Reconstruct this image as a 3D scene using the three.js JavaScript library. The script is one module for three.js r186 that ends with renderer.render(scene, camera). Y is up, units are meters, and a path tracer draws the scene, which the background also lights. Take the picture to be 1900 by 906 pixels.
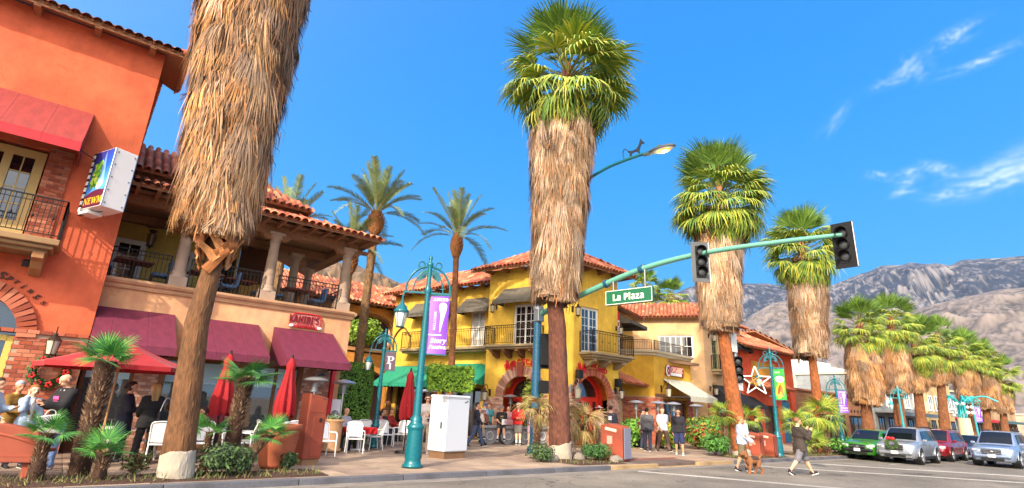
import * as THREE from 'three';
import { mergeGeometries, toCreasedNormals } from 'three/addons/utils/BufferGeometryUtils.js';
import { RoundedBoxGeometry } from 'three/addons/geometries/RoundedBoxGeometry.js';
import { ImprovedNoise } from 'three/addons/math/ImprovedNoise.js';
import { FontLoader } from 'three/addons/loaders/FontLoader.js';
import { TextGeometry } from 'three/addons/geometries/TextGeometry.js';

// ---------------------------------------------------------------- camera, sky, sun, exposure
const scene = new THREE.Scene();
const camera = new THREE.PerspectiveCamera(48.87, 1900 / 906, 0.1, 30000);
const CR = new THREE.Vector3(0.77571, 0.04236, 0.62966), CU = new THREE.Vector3(-0.21681, 0.95491, 0.20286), CF = new THREE.Vector3(0.59267, 0.29387, -0.74992);
camera.position.set(0, 1.55, 0);
camera.quaternion.setFromRotationMatrix(new THREE.Matrix4().makeBasis(CR, CU, CF.clone().negate()));
camera.updateMatrixWorld(true);
const renderer = new THREE.WebGLRenderer({ antialias: true });
renderer.toneMapping = THREE.LinearToneMapping;
renderer.toneMappingExposure = 2.08;
renderer.shadowMap.enabled = true;
const DEG = Math.PI / 180;
const SUN_AZ = 240 * DEG, SUN_EL = 32 * DEG;      // azimuth: 0 = -Z (towards the buildings), 90 = +X (down the street)
const sunDir = new THREE.Vector3(Math.sin(SUN_AZ) * Math.cos(SUN_EL), Math.sin(SUN_EL), -Math.cos(SUN_AZ) * Math.cos(SUN_EL));
const sun = new THREE.DirectionalLight(new THREE.Color(1, 0.87, 0.68), 3.05);
sun.position.copy(sunDir).multiplyScalar(150).add(new THREE.Vector3(25, 0, -15));
sun.target.position.set(25, 0, -15);
sun.castShadow = true; sun.shadow.mapSize.set(4096, 4096); sun.shadow.radius = 1.5;
Object.assign(sun.shadow.camera, { left: -80, right: 80, top: 60, bottom: -60, near: 1, far: 400 });
scene.add(sun, sun.target);

function rng(seed) { let a = seed >>> 0; return () => { a = (a + 0x6d2b79f5) | 0; let t = Math.imul(a ^ (a >>> 15), 1 | a); t = (t + Math.imul(t ^ (t >>> 7), 61 | t)) ^ t; return ((t ^ (t >>> 14)) >>> 0) / 4294967296; }; }
const perlin = new ImprovedNoise();
const n3 = (x, y, z) => perlin.noise(x, y, z);
const fbm = (x, y, z, o = 4) => { let s = 0, a = 1, t = 0; for (let i = 0; i < o; i++) { s += a * n3(x, y, z); t += a; a *= 0.5; x *= 2.03; y *= 2.03; z *= 2.03; } return s / t; };
const clamp = (x, a, b) => Math.min(b, Math.max(a, x));
const mix = (a, b, t) => a + (b - a) * t;
const sstep = (a, b, x) => { const t = clamp((x - a) / (b - a), 0, 1); return t * t * (3 - 2 * t); };

{ // sky: clear blue air, paler to the horizon, a sun glow widened and strengthened as fill for the shaded facades, and thin wisps of cloud
  const W = 2048, H = 1024, d = new Float32Array(W * H * 4);
  const wisp = []; // azimuth, elevation, half-length, half-height, tilt, strength
  for (const w of [[82.3, 31, 1.5, 0.5, 0.25, 0.5], [79, 29.7, 0.8, 0.9, 0.9, 0.45], [77.4, 29.2, 1.3, 0.4, 0.2, 0.4], [83.6, 28.7, 2.2, 0.4, 0.12, 0.4], [75.1, 21.4, 0.8, 0.35, -0.3, 0.55], [77.3, 21.2, 0.9, 0.3, 0, 0.45], [77.1, 20.5, 0.7, 0.3, 0, 0.45], [79.2, 21.2, 1, 0.4, -0.4, 0.5], [76.4, 19.7, 0.9, 0.35, 0, 0.4], [80.2, 20.3, 0.8, 0.2, -0.2, 0.35], [83, 19.3, 3, 0.8, 0.1, 0.6], [84.3, 20.2, 2.6, 0.7, 0.2, 0.5], [79.6, 18.8, 1.1, 0.35, 0.1, 0.45], [88, 20.4, 4, 1.2, 0.15, 0.65], [72.2, 26.9, 1.6, 0.5, 0.8, 0.18]]) wisp.push(w);
  const r = rng(77);
  for (let i = 0; i < 60; i++) wisp.push([100 + r() * 245, 14 + r() * 32, 1 + r() * 4, 0.4 + r() * 0.8, (r() - 0.5) * 0.8, 0.3 + r() * 0.3]);
  for (let j = 0; j < H; j++) {
    const el = ((j + 0.5) / H - 0.5) * Math.PI, y = Math.sin(el), ce = Math.cos(el), eD = el / DEG, near = wisp.filter((w) => Math.abs(eD - w[1]) < w[2] * 2 + w[3] * 3);
    for (let i = 0; i < W; i++) {
      const u = ((i + 0.5) / W - 0.5) * 2 * Math.PI, x = Math.cos(u) * ce, z = Math.sin(u) * ce;
      let az = Math.atan2(x, -z) / DEG; if (az < 0) az += 360;
      const t = clamp(eD / 42, 0, 1), k = Math.pow(t, 0.8);
      let R = mix(0.06, 0.004, k), G = mix(0.285, 0.15, k), B = mix(0.55, 0.46, k);
      const hz = Math.exp(-Math.max(eD, 0) / 7); R += 0.10 * hz; G += 0.10 * hz; B += 0.04 * hz;
      if (eD > 42) { const q = clamp((eD - 42) / 48, 0, 1); R = mix(R, 0.006, q); G = mix(G, 0.11, q); B = mix(B, 0.46, q); }
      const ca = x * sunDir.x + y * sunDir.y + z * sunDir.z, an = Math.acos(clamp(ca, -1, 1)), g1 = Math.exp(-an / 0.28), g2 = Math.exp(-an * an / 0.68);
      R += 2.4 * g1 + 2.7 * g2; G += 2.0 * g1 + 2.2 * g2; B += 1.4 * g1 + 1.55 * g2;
      for (const w of near) {
        let da = az - w[0]; if (da > 180) da -= 360; if (da < -180) da += 360;
        da *= ce; const de = eD - w[1];
        if (Math.abs(da) > w[2] * 3 || Math.abs(de) > w[2] * 2 + w[3] * 3) continue;
        const c = Math.cos(w[4]), s = Math.sin(w[4]), a = (da * c + de * s) / w[2], b = (de * c - da * s) / w[3];
        const q = Math.exp(-(a * a + b * b)); if (q < 0.02) continue;
        const wv = 0.5 * fbm(da * 0.6, de * 0.6, w[0], 2), m = clamp(0.25 + 1.5 * fbm(a * 0.7 + w[0], b * 2.4 + wv * 5, w[2] * 3, 5) + 0.5 * fbm(a * 1.5 + b, b * 7, w[1], 3), 0, 1.2), al = clamp(q * w[5] * m * 1.35, 0, 0.5);
        R = mix(R, 0.72, al); G = mix(G, 0.76, al); B = mix(B, 0.84, al);
      }
      if (eD <= 0) { R = 0.30; G = 0.27; B = 0.24; }
      const o = (j * W + i) * 4; d[o] = R; d[o + 1] = G; d[o + 2] = B; d[o + 3] = 1;
    }
  }
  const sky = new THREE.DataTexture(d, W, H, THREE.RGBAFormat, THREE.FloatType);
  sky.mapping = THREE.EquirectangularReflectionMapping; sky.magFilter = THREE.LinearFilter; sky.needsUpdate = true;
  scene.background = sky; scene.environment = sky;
}
scene.fog = new THREE.FogExp2(new THREE.Color(0.24, 0.5, 1.0), 0.000016);

// ---------------------------------------------------------------- helpers
const used = new Map();
function numbered(name) { const n = used.get(name) ?? 0; used.set(name, n + 1); return n ? name + '_' + String(n).padStart(3, '0') : name; }
const V = (x, y, z) => new THREE.Vector3(x, y, z);
const M4 = (x = 0, y = 0, z = 0, rx = 0, ry = 0, rz = 0, s = 1) => new THREE.Matrix4().compose(V(x, y, z), new THREE.Quaternion().setFromEuler(new THREE.Euler(rx, ry, rz, 'YXZ')), Array.isArray(s) ? V(...s) : V(s, s, s));
function B(w, h, d, x = 0, y = 0, z = 0, rx = 0, ry = 0, rz = 0) { return new THREE.BoxGeometry(w, h, d).applyMatrix4(M4(x, y, z, rx, ry, rz)); }
function RB(w, h, d, r, x = 0, y = 0, z = 0, rx = 0, ry = 0, rz = 0) { return new RoundedBoxGeometry(w, h, d, 2, Math.min(r, w / 2.01, h / 2.01, d / 2.01)).applyMatrix4(M4(x, y, z, rx, ry, rz)); }
function CY(r0, r1, h, x = 0, y = 0, z = 0, seg = 14, rx = 0, ry = 0, rz = 0) { return new THREE.CylinderGeometry(r1, r0, h, seg).applyMatrix4(M4(x, y, z, rx, ry, rz)); }
function SP(r, x = 0, y = 0, z = 0, s = [1, 1, 1], a = 12, b = 9) { return new THREE.SphereGeometry(r, a, b).applyMatrix4(M4(x, y, z, 0, 0, 0, s)); }
function bar(a, b, r, seg = 8, r2 = r) { const d = V(...b).sub(V(...a)), g = new THREE.CylinderGeometry(r2, r, d.length(), seg); g.applyQuaternion(new THREE.Quaternion().setFromUnitVectors(V(0, 1, 0), d.clone().normalize())); const m = V(...a).addScaledVector(d, 0.5); return g.translate(m.x, m.y, m.z); }
function beam(a, b, w, h) { const A = V(...a), d = V(...b).sub(A), g = new THREE.BoxGeometry(w, h, d.length()); const z = d.clone().normalize(), x = V(0, 1, 0).cross(z).normalize(), y = z.clone().cross(x); g.applyMatrix4(new THREE.Matrix4().makeBasis(x, y, z)); const m = A.addScaledVector(d, 0.5); return g.translate(m.x, m.y, m.z); }
function TU(pts, r, seg = 24, rs = 7, closed = false) { return new THREE.TubeGeometry(new THREE.CatmullRomCurve3(pts.map((p) => V(...p)), closed, 'centripetal'), seg, r, rs, closed); }
function LA(prof, seg = 18) { return new THREE.LatheGeometry(prof.map((p) => new THREE.Vector2(p[0], p[1])), seg); }
function shape(pts, holes = []) { const s = new THREE.Shape(pts.map((p) => new THREE.Vector2(p[0], p[1]))); for (const h of holes) s.holes.push(h.isPath ? h : new THREE.Path(h.map((p) => new THREE.Vector2(p[0], p[1])))); return s; }
function EX(s, depth, bevel = 0, seg = 1) { if (Array.isArray(s)) s = shape(s); return new THREE.ExtrudeGeometry(s, { depth, bevelEnabled: bevel > 0, bevelThickness: bevel, bevelSize: bevel, bevelOffset: -bevel, bevelSegments: seg, curveSegments: 10 }); }
const rectPath = (x0, y0, x1, y1) => [[x0, y0], [x1, y0], [x1, y1], [x0, y1]];
function archPts(cx, y0, hw, ys, top, n = 14) { const p = [[cx - hw, y0], [cx + hw, y0]]; for (let i = 0; i <= n; i++) { const a = Math.PI * i / n; p.push([cx + hw * Math.cos(a), ys + (top - ys) * Math.sin(a)]); } return p; }
function clean(g) { g = g.index ? g.toNonIndexed() : g; for (const k of Object.keys(g.attributes)) if (!['position', 'normal', 'uv', 'color'].includes(k)) g.deleteAttribute(k); return g; }
function boxUV(g) { // metres, by the dominant direction of each face
  const p = g.attributes.position, n = g.attributes.normal, uv = new Float32Array(p.count * 2);
  for (let i = 0; i < p.count; i++) { const x = Math.abs(n.getX(i)), y = Math.abs(n.getY(i)), z = Math.abs(n.getZ(i)); let a, b; if (y > x && y > z) { a = p.getX(i); b = p.getZ(i); } else if (x > z) { a = p.getZ(i); b = p.getY(i); } else { a = p.getX(i); b = p.getY(i); } uv[2 * i] = a; uv[2 * i + 1] = b; }
  g.setAttribute('uv', new THREE.BufferAttribute(uv, 2)); return g;
}
function merge(gs, keepUV = false) { gs = (Array.isArray(gs) ? gs : [gs]).flat(Infinity).map(clean); const color = gs.every((g) => g.attributes.color); for (const g of gs) { if (!color) g.deleteAttribute('color'); if (!g.attributes.normal) g.computeVertexNormals(); if (!g.attributes.uv) boxUV(g); } const g = gs.length === 1 ? gs[0] : mergeGeometries(gs); return keepUV ? g : boxUV(g); }
function obj(name, g, m, parent, keepUV = false) {
  const geo = g.isBufferGeometry && g.userData.done ? g : merge(g, keepUV); geo.userData.done = 1;
  const o = new THREE.Mesh(geo, m); o.castShadow = o.receiveShadow = true;
  o.name = parent ? name : numbered(name); (parent ?? scene).add(o); return o;
}
const done = (g, keep = false) => { g = merge(g, keep); g.userData.done = 1; return g; };
function tag(o, label, category, group, kind) { if (label) o.userData.label = label; if (category) o.userData.category = category; if (group) o.userData.group = group; if (kind) o.userData.kind = kind; return o; }
function thing(name, label, category, [x, y, z] = [0, 0, 0], turn = 0, group) { const o = new THREE.Group(); o.name = numbered(name); o.position.set(x, y, z); o.rotation.y = turn; scene.add(o); return tag(o, label, category, group); }
function stuff(o) { o.userData.kind = 'stuff'; return o; }
function copy(o, label, [x, y, z], turn, s, group) { const c = o.clone(); c.name = numbered(o.name.replace(/_\d\d\d$/, '')); scene.add(c); c.position.set(x, y, z); if (turn !== undefined) c.rotation.y = turn; if (s) c.scale.setScalar(s); c.userData = { ...o.userData, label }; if (group) c.userData.group = group; return c; }
// a frame on a facade: s runs along the wall, y up, z out of the wall; angle in degrees from +X towards +Z
const FR = (x, y, z, deg = 0) => new THREE.Matrix4().makeRotationY(-deg * DEG).setPosition(x, y, z);
function put(o, m) { o.applyMatrix4(m); return o; }

// ---------------------------------------------------------------- procedural textures
function tex(size, fn, srgb = true, rep = 1) {
  const d = new Uint8Array(size * size * 4);
  for (let j = 0; j < size; j++) for (let i = 0; i < size; i++) { const c = fn(i / size, j / size), o = (j * size + i) * 4; for (let k = 0; k < 3; k++) d[o + k] = clamp(c[k] * 255, 0, 255); d[o + 3] = 255; }
  const t = new THREE.DataTexture(d, size, size); t.wrapS = t.wrapT = THREE.RepeatWrapping; t.magFilter = THREE.LinearFilter; t.minFilter = THREE.LinearMipmapLinearFilter; t.generateMipmaps = true;
  if (srgb) t.colorSpace = THREE.SRGBColorSpace; t.repeat.set(rep, rep); t.needsUpdate = true; return t;
}
// periodic value noise
function pnoise(seed) { const r = rng(seed), T = Array.from({ length: 4096 }, r), S = 64; const at = (i, j, p) => T[(((j % p) + p) % p) * S + (((i % p) + p) % p)]; return (u, v, p) => { const x = u * p, y = v * p, i = Math.floor(x), j = Math.floor(y); let a = x - i, b = y - j; a = a * a * (3 - 2 * a); b = b * b * (3 - 2 * b); return mix(mix(at(i, j, p), at(i + 1, j, p), a), mix(at(i, j + 1, p), at(i + 1, j + 1, p), a), b); }; }
const pn = pnoise(5), pf = (u, v, p, o = 4) => { let s = 0, a = 1, t = 0; for (let i = 0; i < o && p <= 64; i++) { s += a * pn(u + i * 0.31, v + i * 0.17, p); t += a; a *= 0.55; p *= 2; } return s / t; };
const T_mottle = tex(512, (u, v) => { const a = pf(u, v, 4, 5), b = pf(u + 0.4, v, 16, 3), k = 0.80 + 0.24 * a + 0.1 * (b - 0.5); return [k, k * (0.985 + 0.03 * b), k * (0.97 + 0.05 * a)]; }, true, 1 / 4.3);
const T_stucco = tex(512, (u, v) => { const a = pf(u, v, 3, 5), b = pf(u + 0.3, v, 12, 4), s = pf(u * 6, v * 0.5, 8, 3), g = pn(u, v, 64), cr = Math.abs(pf(u + 0.7, v + 0.2, 6, 5) - 0.5), crack = cr < 0.006 ? 0.06 : 0, k = 0.70 + 0.34 * a + 0.14 * (b - 0.5) + 0.05 * (s - 0.5) + 0.04 * (g - 0.5) - crack * (b > 0.55 ? 1 : 0); return [k, k * (0.975 + 0.05 * b), k * (0.95 + 0.09 * a)]; }, true, 1 / 6.3);
const T_road = tex(640, (u, v) => { const a = pf(u, v, 3, 5), b = pf(u, v, 14, 3), g = pn(u * 7, v * 7, 64), c1 = Math.abs(pf(u + 0.2, v, 5, 5) - 0.5), c2 = Math.abs(pf(u, v + 0.6, 7, 5) - 0.47), st = sstep(0.68, 0.8, pf(u + 0.5, v + 0.1, 9, 3)), ty = 0.05 * Math.sin(v * Math.PI * 8) * pf(u * 0.5, v, 4, 2); let k = 0.70 + 0.34 * (a - 0.4) + 0.14 * (b - 0.5) + 0.16 * (g - 0.5) + ty - 0.16 * st; if (c1 < 0.0045) k -= 0.2; if (c2 < 0.0035) k -= 0.16; return [k, k * 0.99, k * 0.97]; }, true, 1 / 11);
const T_canvas = tex(256, (u, v) => { const e = Math.abs(u - 0.5), seam = e < 0.014 ? -0.2 : e < 0.03 ? 0.06 : 0, k = 0.82 + 0.2 * pf(u, v * 0.5, 6, 4) + 0.08 * (pf(u * 4, v * 0.3, 8, 2) - 0.5) + seam; return [k, k, k]; }, true, 1 / 0.82);
const T_bump = tex(256, (u, v) => { const k = 0.5 * pf(u, v, 16, 3) + 0.5 * pn(u, v, 64); return [k, k, k]; }, false, 1 / 1.1);
const T_asphalt = tex(512, (u, v) => { const a = pf(u, v, 3, 5), g = pn(u * 3, v * 3, 64), k = 0.62 + 0.3 * a + 0.22 * (g - 0.5); return [k, k, k * 1.01]; }, true, 1 / 5);
const T_pave = tex(512, (u, v) => { const a = pf(u, v, 5, 5), g = pn(u * 2, v * 2, 64), k = 0.72 + 0.32 * a + 0.10 * (g - 0.5); return [k, k * 0.98, k * (0.94 + 0.06 * g)]; }, true, 1 / 2.6);
const T_bark = tex(256, (u, v) => { const a = pn(u, v, 8), b = pf(u * 2, v * 0.5, 16, 3), k = 0.62 + 0.35 * b + 0.2 * (a - 0.5); return [k, k * 0.97, k * 0.93]; }, true, 1);
const T_wood = tex(256, (u, v) => { const k = 0.7 + 0.3 * pf(u * 4, v, 16, 3); return [k, k * 0.96, k * 0.9]; }, true, 1 / 0.8);
const T_metal = tex(128, (u, v) => { const k = 0.4 + 0.3 * pf(u, v, 8, 3); return [k, k, k]; }, false, 1);
const T_cloth = tex(256, (u, v) => { const k = 0.86 + 0.16 * pf(u, v * 0.5, 8, 4); return [k, k, k]; }, true, 1 / 1.7);
function M(c, rough = 0.85, o = {}) { const m = (o.phys ? new THREE.MeshPhysicalMaterial() : new THREE.MeshStandardMaterial()); m.color.set(c); m.roughness = rough; const { phys, ...r } = o; Object.assign(m, r); if (o.vertexColors) m.vertexColors = true; m.side = o.side ?? THREE.FrontSide; return m; }
const stucco = (c, o = {}) => M(c, 0.92, { map: T_stucco, bumpMap: T_bump, bumpScale: 0.006, ...o });
const MT = {
  teal: M('#0d626e', 0.5, { metalness: 0.1, roughnessMap: T_metal }), tealDark: M('#0b5a66', 0.4), iron: M('#1c1817', 0.55, { metalness: 0.4 }), ironBrown: M('#3a2a20', 0.6, { metalness: 0.3 }),
  black: M('#121316', 0.5), glass: M('#10161c', 0.05, { phys: 1, ior: 2.1 }), glassBlue: M('#1d2c3a', 0.05, { phys: 1, ior: 2.1 }), white: M('#dcdcd8', 0.6), whitePlastic: M('#e6e6e6', 0.45), trim: M('#c9bda4', 0.8, { bumpMap: T_bump, bumpScale: 0.004 }), doorWhite: M('#d8d4c6', 0.6),
  wood: M('#5a3a24', 0.75, { map: T_wood }), woodDark: M('#3b2417', 0.75, { map: T_wood }), timber: M('#8a6042', 0.8, { map: T_wood }), soffit: M('#a57a5c', 0.85, { map: T_wood }),
  galv: M('#8d9194', 0.45, { metalness: 0.7 }), steel: M('#b9bcc0', 0.3, { metalness: 0.9 }), heaterTop: M('#c9ccd0', 0.35, { metalness: 0.7 }), chrome: M('#d0d2d6', 0.12, { metalness: 1 }),
  red: M('#a00c18', 0.8, { map: T_cloth, sheen: 0.3, phys: 1 }), redPaint: M('#b8190f', 0.5), redSign: M('#c40f16', 0.45), mulch: M('#5d4030', 0.95, { bumpMap: T_bump, bumpScale: 0.03 }), skinDummy: M('#c98f6e', 0.6),
};
const font = await new FontLoader().loadAsync('fonts/droid/droid_sans_bold.typeface.json');
const fontSerif = await new FontLoader().loadAsync('fonts/droid/droid_serif_bold.typeface.json');
function text(str, size, depth, f = font) { const g = new TextGeometry(str, { font: f, size, depth, curveSegments: 4, bevelEnabled: false }); g.computeBoundingBox(); const b = g.boundingBox; g.translate(-(b.max.x + b.min.x) / 2, -(b.max.y + b.min.y) / 2, 0); return g; }
function canvasTex(w, h, draw) { const c = document.createElement('canvas'); c.width = w; c.height = h; draw(c.getContext('2d'), w, h); const t = new THREE.CanvasTexture(c); t.colorSpace = THREE.SRGBColorSpace; t.magFilter = THREE.LinearFilter; return t; }
// ---------------------------------------------------------------- ground, road, pavement, kerb, mountains
const struct = (name, g, m, parent) => { const o = obj(name, g, m, parent); if (!parent) o.userData.kind = 'structure'; return o; };
{
  const g = new THREE.CircleGeometry(14000, 96).rotateX(-Math.PI / 2).translate(0, -0.42, 0);
  struct('ground', g, M('#8a7560', 0.95, { map: T_mottle }));
  const asphalt = M(new THREE.Color().setRGB(0.33, 0.3, 0.262), 0.88, { map: T_road, bumpMap: T_bump, bumpScale: 0.008 });
  struct('road', B(700, 0.25, 26, 250, -0.255, 1), asphalt);
  struct('far_pavement', B(700, 0.38, 8, 250, -0.19, 18), M('#9a8f86', 0.9, { map: T_pave }));
  const paveM = M('#8d7b70', 0.9, { map: T_pave, bumpMap: T_bump, bumpScale: 0.004 });
  const walk = struct('pavement', B(420, 0.38, 42, 170, -0.204, -33.16), M('#6f6058', 0.92, { map: T_pave }));
  // paving slabs: individually as far as they can be told apart, with open joints between them
  const slabM = ['#b09c88', '#a49080', '#b8a48e', '#9c8878', '#b69c82'].map((c) => M(c, 0.86, { map: T_pave, bumpMap: T_bump, bumpScale: 0.004 }));
  const r = rng(11), S = 1.25, slabG = [0, 1, 2].map((k) => done(RB(S - 0.016, 0.06, S - 0.016, 0.006)));
  const far = [];
  for (let i = 0; i < 52; i++) for (let j = 0; j < 9; j++) {
    const x = -4 + i * S, z = -12.79 - j * S; if (z < -23) continue;
    if (x > 15.2 && x < 19.3 && j === 0) continue;
    const m = slabM[Math.floor(r() * (x > 15 ? 5 : 4))], y = -0.032 + (r() - 0.5) * 0.003;
    if (i < 27 && j < 7) { const o = obj('paving_slab', slabG[0], m, walk); o.position.set(x, y, z); o.rotation.y = Math.floor(r() * 4) * Math.PI / 2; }
    else far.push(B(S - 0.016, 0.06, S - 0.016, x, y, z));
  }
  stuff(obj('paving', far, slabM[2], walk));
  // kerb in separate lengths, dropped at the crossing
  const kerb = thing('kerb', null, null); kerb.userData.kind = 'structure';
  const kg = M('#636670', 0.85, { map: T_pave, bumpMap: T_bump, bumpScale: 0.004 }), kb = M('#b39a72', 0.85, { map: T_pave }), L = 2.4;
  const kerbG = done(RB(L - 0.012, 0.3, 0.17, 0.018));
  for (let i = 0; i < 42; i++) { const x = -9 + i * L; const drop = x > 15.4 && x < 19.4; const o = obj('kerb_stone', kerbG, (x > 13.4 && x < 22) ? kb : kg, kerb); o.position.set(x, drop ? -0.255 : -0.148, -12.075); }
  struct('crossing_ramp', [B(4.2, 0.05, 1.45, 17.25, -0.075, -12.85, 0.085)], M('#8d5444', 0.85, { map: T_pave, bumpMap: T_bump, bumpScale: 0.01 }));
  struct('gutter', B(300, 0.004, 0.5, 140, -0.126, -11.74), M('#8b8680', 0.9, { map: T_pave }));
  // crosswalk and lane paint
  const paint = M('#cfcac0', 0.8, { map: T_asphalt }), q = (x0, z0, x1, z1, w) => beam([x0, -0.124, z0], [x1, -0.124, z1], w, 0.004);
  struct('crosswalk_marking', [q(14.5, -11.5, 20.6, 0.2, 0.32), q(21.1, -11.5, 30, 0.2, 0.32)], paint);
  struct('stop_line', q(25.6, -11.2, 31.5, -3.4, 0.45), paint);
  const dash = []; for (let i = 0; i < 40; i++) dash.push(B(3, 0.004, 0.12, 36 + i * 9, -0.124, -5.2)); struct('lane_marking', dash, paint);
  struct('parking_line', q(30, -9.55, 120, -9.55, 0.1), paint);
  const bed = M('#4d3326', 0.97, { bumpMap: T_bump, bumpScale: 0.05, map: T_mottle });
  const heap = (x0, x1, z0, z1, seed) => { const g = new THREE.PlaneGeometry(x1 - x0, z1 - z0, 40, 10).rotateX(-Math.PI / 2).translate((x0 + x1) / 2, 0, (z0 + z1) / 2), p = g.attributes.position; for (let i = 0; i < p.count; i++) { const x = p.getX(i), z = p.getZ(i), e = Math.min(x - x0, x1 - x, z - z0, z1 - z); p.setY(i, -0.02 + 0.07 * sstep(0, 0.3, e) * (0.7 + 0.6 * fbm(x * 2, z * 2, seed, 3))); } g.computeVertexNormals(); return g; };
  struct('planting_bed', [heap(-3.6, 5.1, -13.7, -12.18, 1), heap(12.6, 15.2, -15, -12.2, 2), heap(22.2, 26.6, -14.2, -12.2, 3), heap(28, 38, -14.2, -12.2, 4)], bed);
}
function mountain(name, ridge, R0, R1, R2, amp, fs, seed, color, base, azN, rN, tail) {
  const pts = [], idx = [], col = [], a0 = ridge[0][0], a1 = ridge[ridge.length - 1][0];
  const el = (az) => { let i = 0; while (i < ridge.length - 2 && ridge[i + 1][0] < az) i++; const [x0, y0] = ridge[i], [x1, y1] = ridge[i + 1]; return mix(y0, y1, sstep(0, 1, clamp((az - x0) / (x1 - x0), 0, 1)) * 0.5 + 0.5 * clamp((az - x0) / (x1 - x0), 0, 1)); };
  const ridged = (x, z, o, s) => { let v = 0, a = 1, t = 0, w = 1; for (let i = 0; i < o; i++) { let n = 1 - Math.abs(n3(x, s + i * 3.7, z)) * 2; n = n * n * w; w = clamp(n * 1.6, 0, 1); v += n * a; t += a; a *= 0.52; x *= 2.05; z *= 2.05; } return v / t; };
  for (let j = 0; j <= rN; j++) for (let i = 0; i <= azN; i++) {
    const az = mix(a0, a1, i / azN), q = j / rN, R = q < 0.75 ? mix(R0, R1, q / 0.75) : mix(R1, R2, (q - 0.75) / 0.25);
    const x = Math.sin(az * DEG) * R, z = -Math.cos(az * DEG) * R, up = R1 * Math.tan(el(az) * DEG);
    const t = R <= R1 ? (R - R0) / (R1 - R0) : 1 - tail * (R - R1) / (R2 - R1);
    const rise = R <= R1 ? mix(t, t * t * (3 - 2 * t), 0.45) : t;
    const wp = fbm(x * fs * 1.3, z * fs * 1.3, seed + 3, 3), gl = ridged(az * DEG * R1 * fs * 2.3 + wp * 1.6 - R * fs * 0.25, R * fs * 0.55 + wp, 5, seed + 9), nz = 0.62 * ridged(x * fs, z * fs, 6, seed) + 0.5 * gl - 0.5, fine = fbm(x * fs * 9, z * fs * 9, seed, 4);
    const edge = sstep(0, 0.12, t) * (R > R1 ? 0.05 : mix(1, 0.05, sstep(0.6, 1, t)));
    pts.push(x, base + up * rise + up * amp * nz * edge + up * amp * 0.26 * fine * Math.max(edge, 0.12), z);
    const c = color(x, z, nz, fine, t); col.push(c[0], c[1], c[2]);
  }
  for (let j = 0; j < rN; j++) for (let i = 0; i < azN; i++) { const a = j * (azN + 1) + i, b = a + 1, c = a + azN + 1, d = c + 1; idx.push(a, b, c, b, d, c); }
  const g = new THREE.BufferGeometry(); g.setAttribute('position', new THREE.Float32BufferAttribute(pts, 3)); g.setAttribute('color', new THREE.Float32BufferAttribute(col, 3)); g.setIndex(idx); g.computeVertexNormals();
  const o = new THREE.Mesh(g, M('#ffffff', 0.97, { vertexColors: true, side: THREE.DoubleSide })); g.setAttribute('uv', new THREE.Float32BufferAttribute(new Float32Array(pts.length / 3 * 2), 2));
  o.name = numbered(name); o.castShadow = o.receiveShadow = true; scene.add(o); o.userData.kind = 'structure'; return o;
}
mountain('mountain_range', [[40, 7], [47, 10], [51.8, 11.2], [55.7, 12.2], [57.5, 12.8], [59.9, 12.7], [62.4, 12.95], [64.3, 12.8], [65.8, 12.5], [68, 11.8], [70, 12.3], [72.5, 13.05], [74.1, 13.6], [75.5, 13.5], [76.1, 13.6], [77.8, 13.3], [78.8, 13.05], [79.7, 13.4], [82.2, 13.2], [86, 13], [92, 12], [100, 10]],
  2900, 6200, 7600, 0.23, 1 / 800, 3.3, (x, z, n, f, t) => { const k = 0.9 + 0.5 * f; const v = fbm(x / 85, z / 85, 4, 5) + 0.7 * fbm(x / 22, z / 22, 2, 3), bush = clamp(0.68 + 2.2 * v - 1.1 * n, 0, 1); return [mix(0.21, 0.022, bush) * k, mix(0.195, 0.03, bush) * k, mix(0.195, 0.05, bush) * k]; }, -5, 700, 300, 0.9);  // bush cover, with gully shade and blue haze painted into the colour
mountain('hill', [[50, 1], [56, 3.5], [60, 6.9], [61.8, 9], [63.1, 10], [64.7, 10.8], [66, 11.1], [67, 11.1], [69.5, 9.8], [72, 9.2], [73.6, 9.1], [75.1, 9.5], [77.7, 10.1], [79.8, 10.5], [81.7, 10.8], [84, 10.8], [90, 10], [98, 8]],
  620, 2000, 2700, 0.13, 1 / 360, 8.1, (x, z, n, f, t) => { const k = 0.92 + 0.45 * f + 0.25 * n, bush = clamp(0.3 + 1.6 * (fbm(x / 26, z / 26, 9, 4) + 0.7 * fbm(x / 7, z / 7, 3, 2)) - 0.5 * n, 0, 1); return [mix(0.2, 0.06, bush) * k, mix(0.166, 0.057, bush) * k, mix(0.15, 0.06, bush) * k]; }, -3, 560, 250, 0.9);  // bush, plus darker gullies and paler crests painted in as relief shading
mountain('rocky_hill', [[2, 5], [8, 8.5], [12.8, 10.9], [14.8, 12.2], [16.5, 13.1], [18.5, 13.9], [21.2, 13.9], [24, 13.3], [26.6, 12.5], [29.3, 11.5], [34, 9], [40, 6]],
  170, 520, 720, 0.22, 1 / 60, 5.2, (x, z, n, f, t) => { const k = 0.75 + 1.1 * fbm(x / 3, z / 3, 7, 3) + 0.4 * f; const bush = sstep(0.0, 0.25, fbm(x / 6, z / 6, 2, 3)) * 0.7; return [mix(0.19, 0.06, bush) * k, mix(0.12, 0.055, bush) * k, mix(0.07, 0.035, bush) * k]; }, -2, 260, 140, 0.9);
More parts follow.
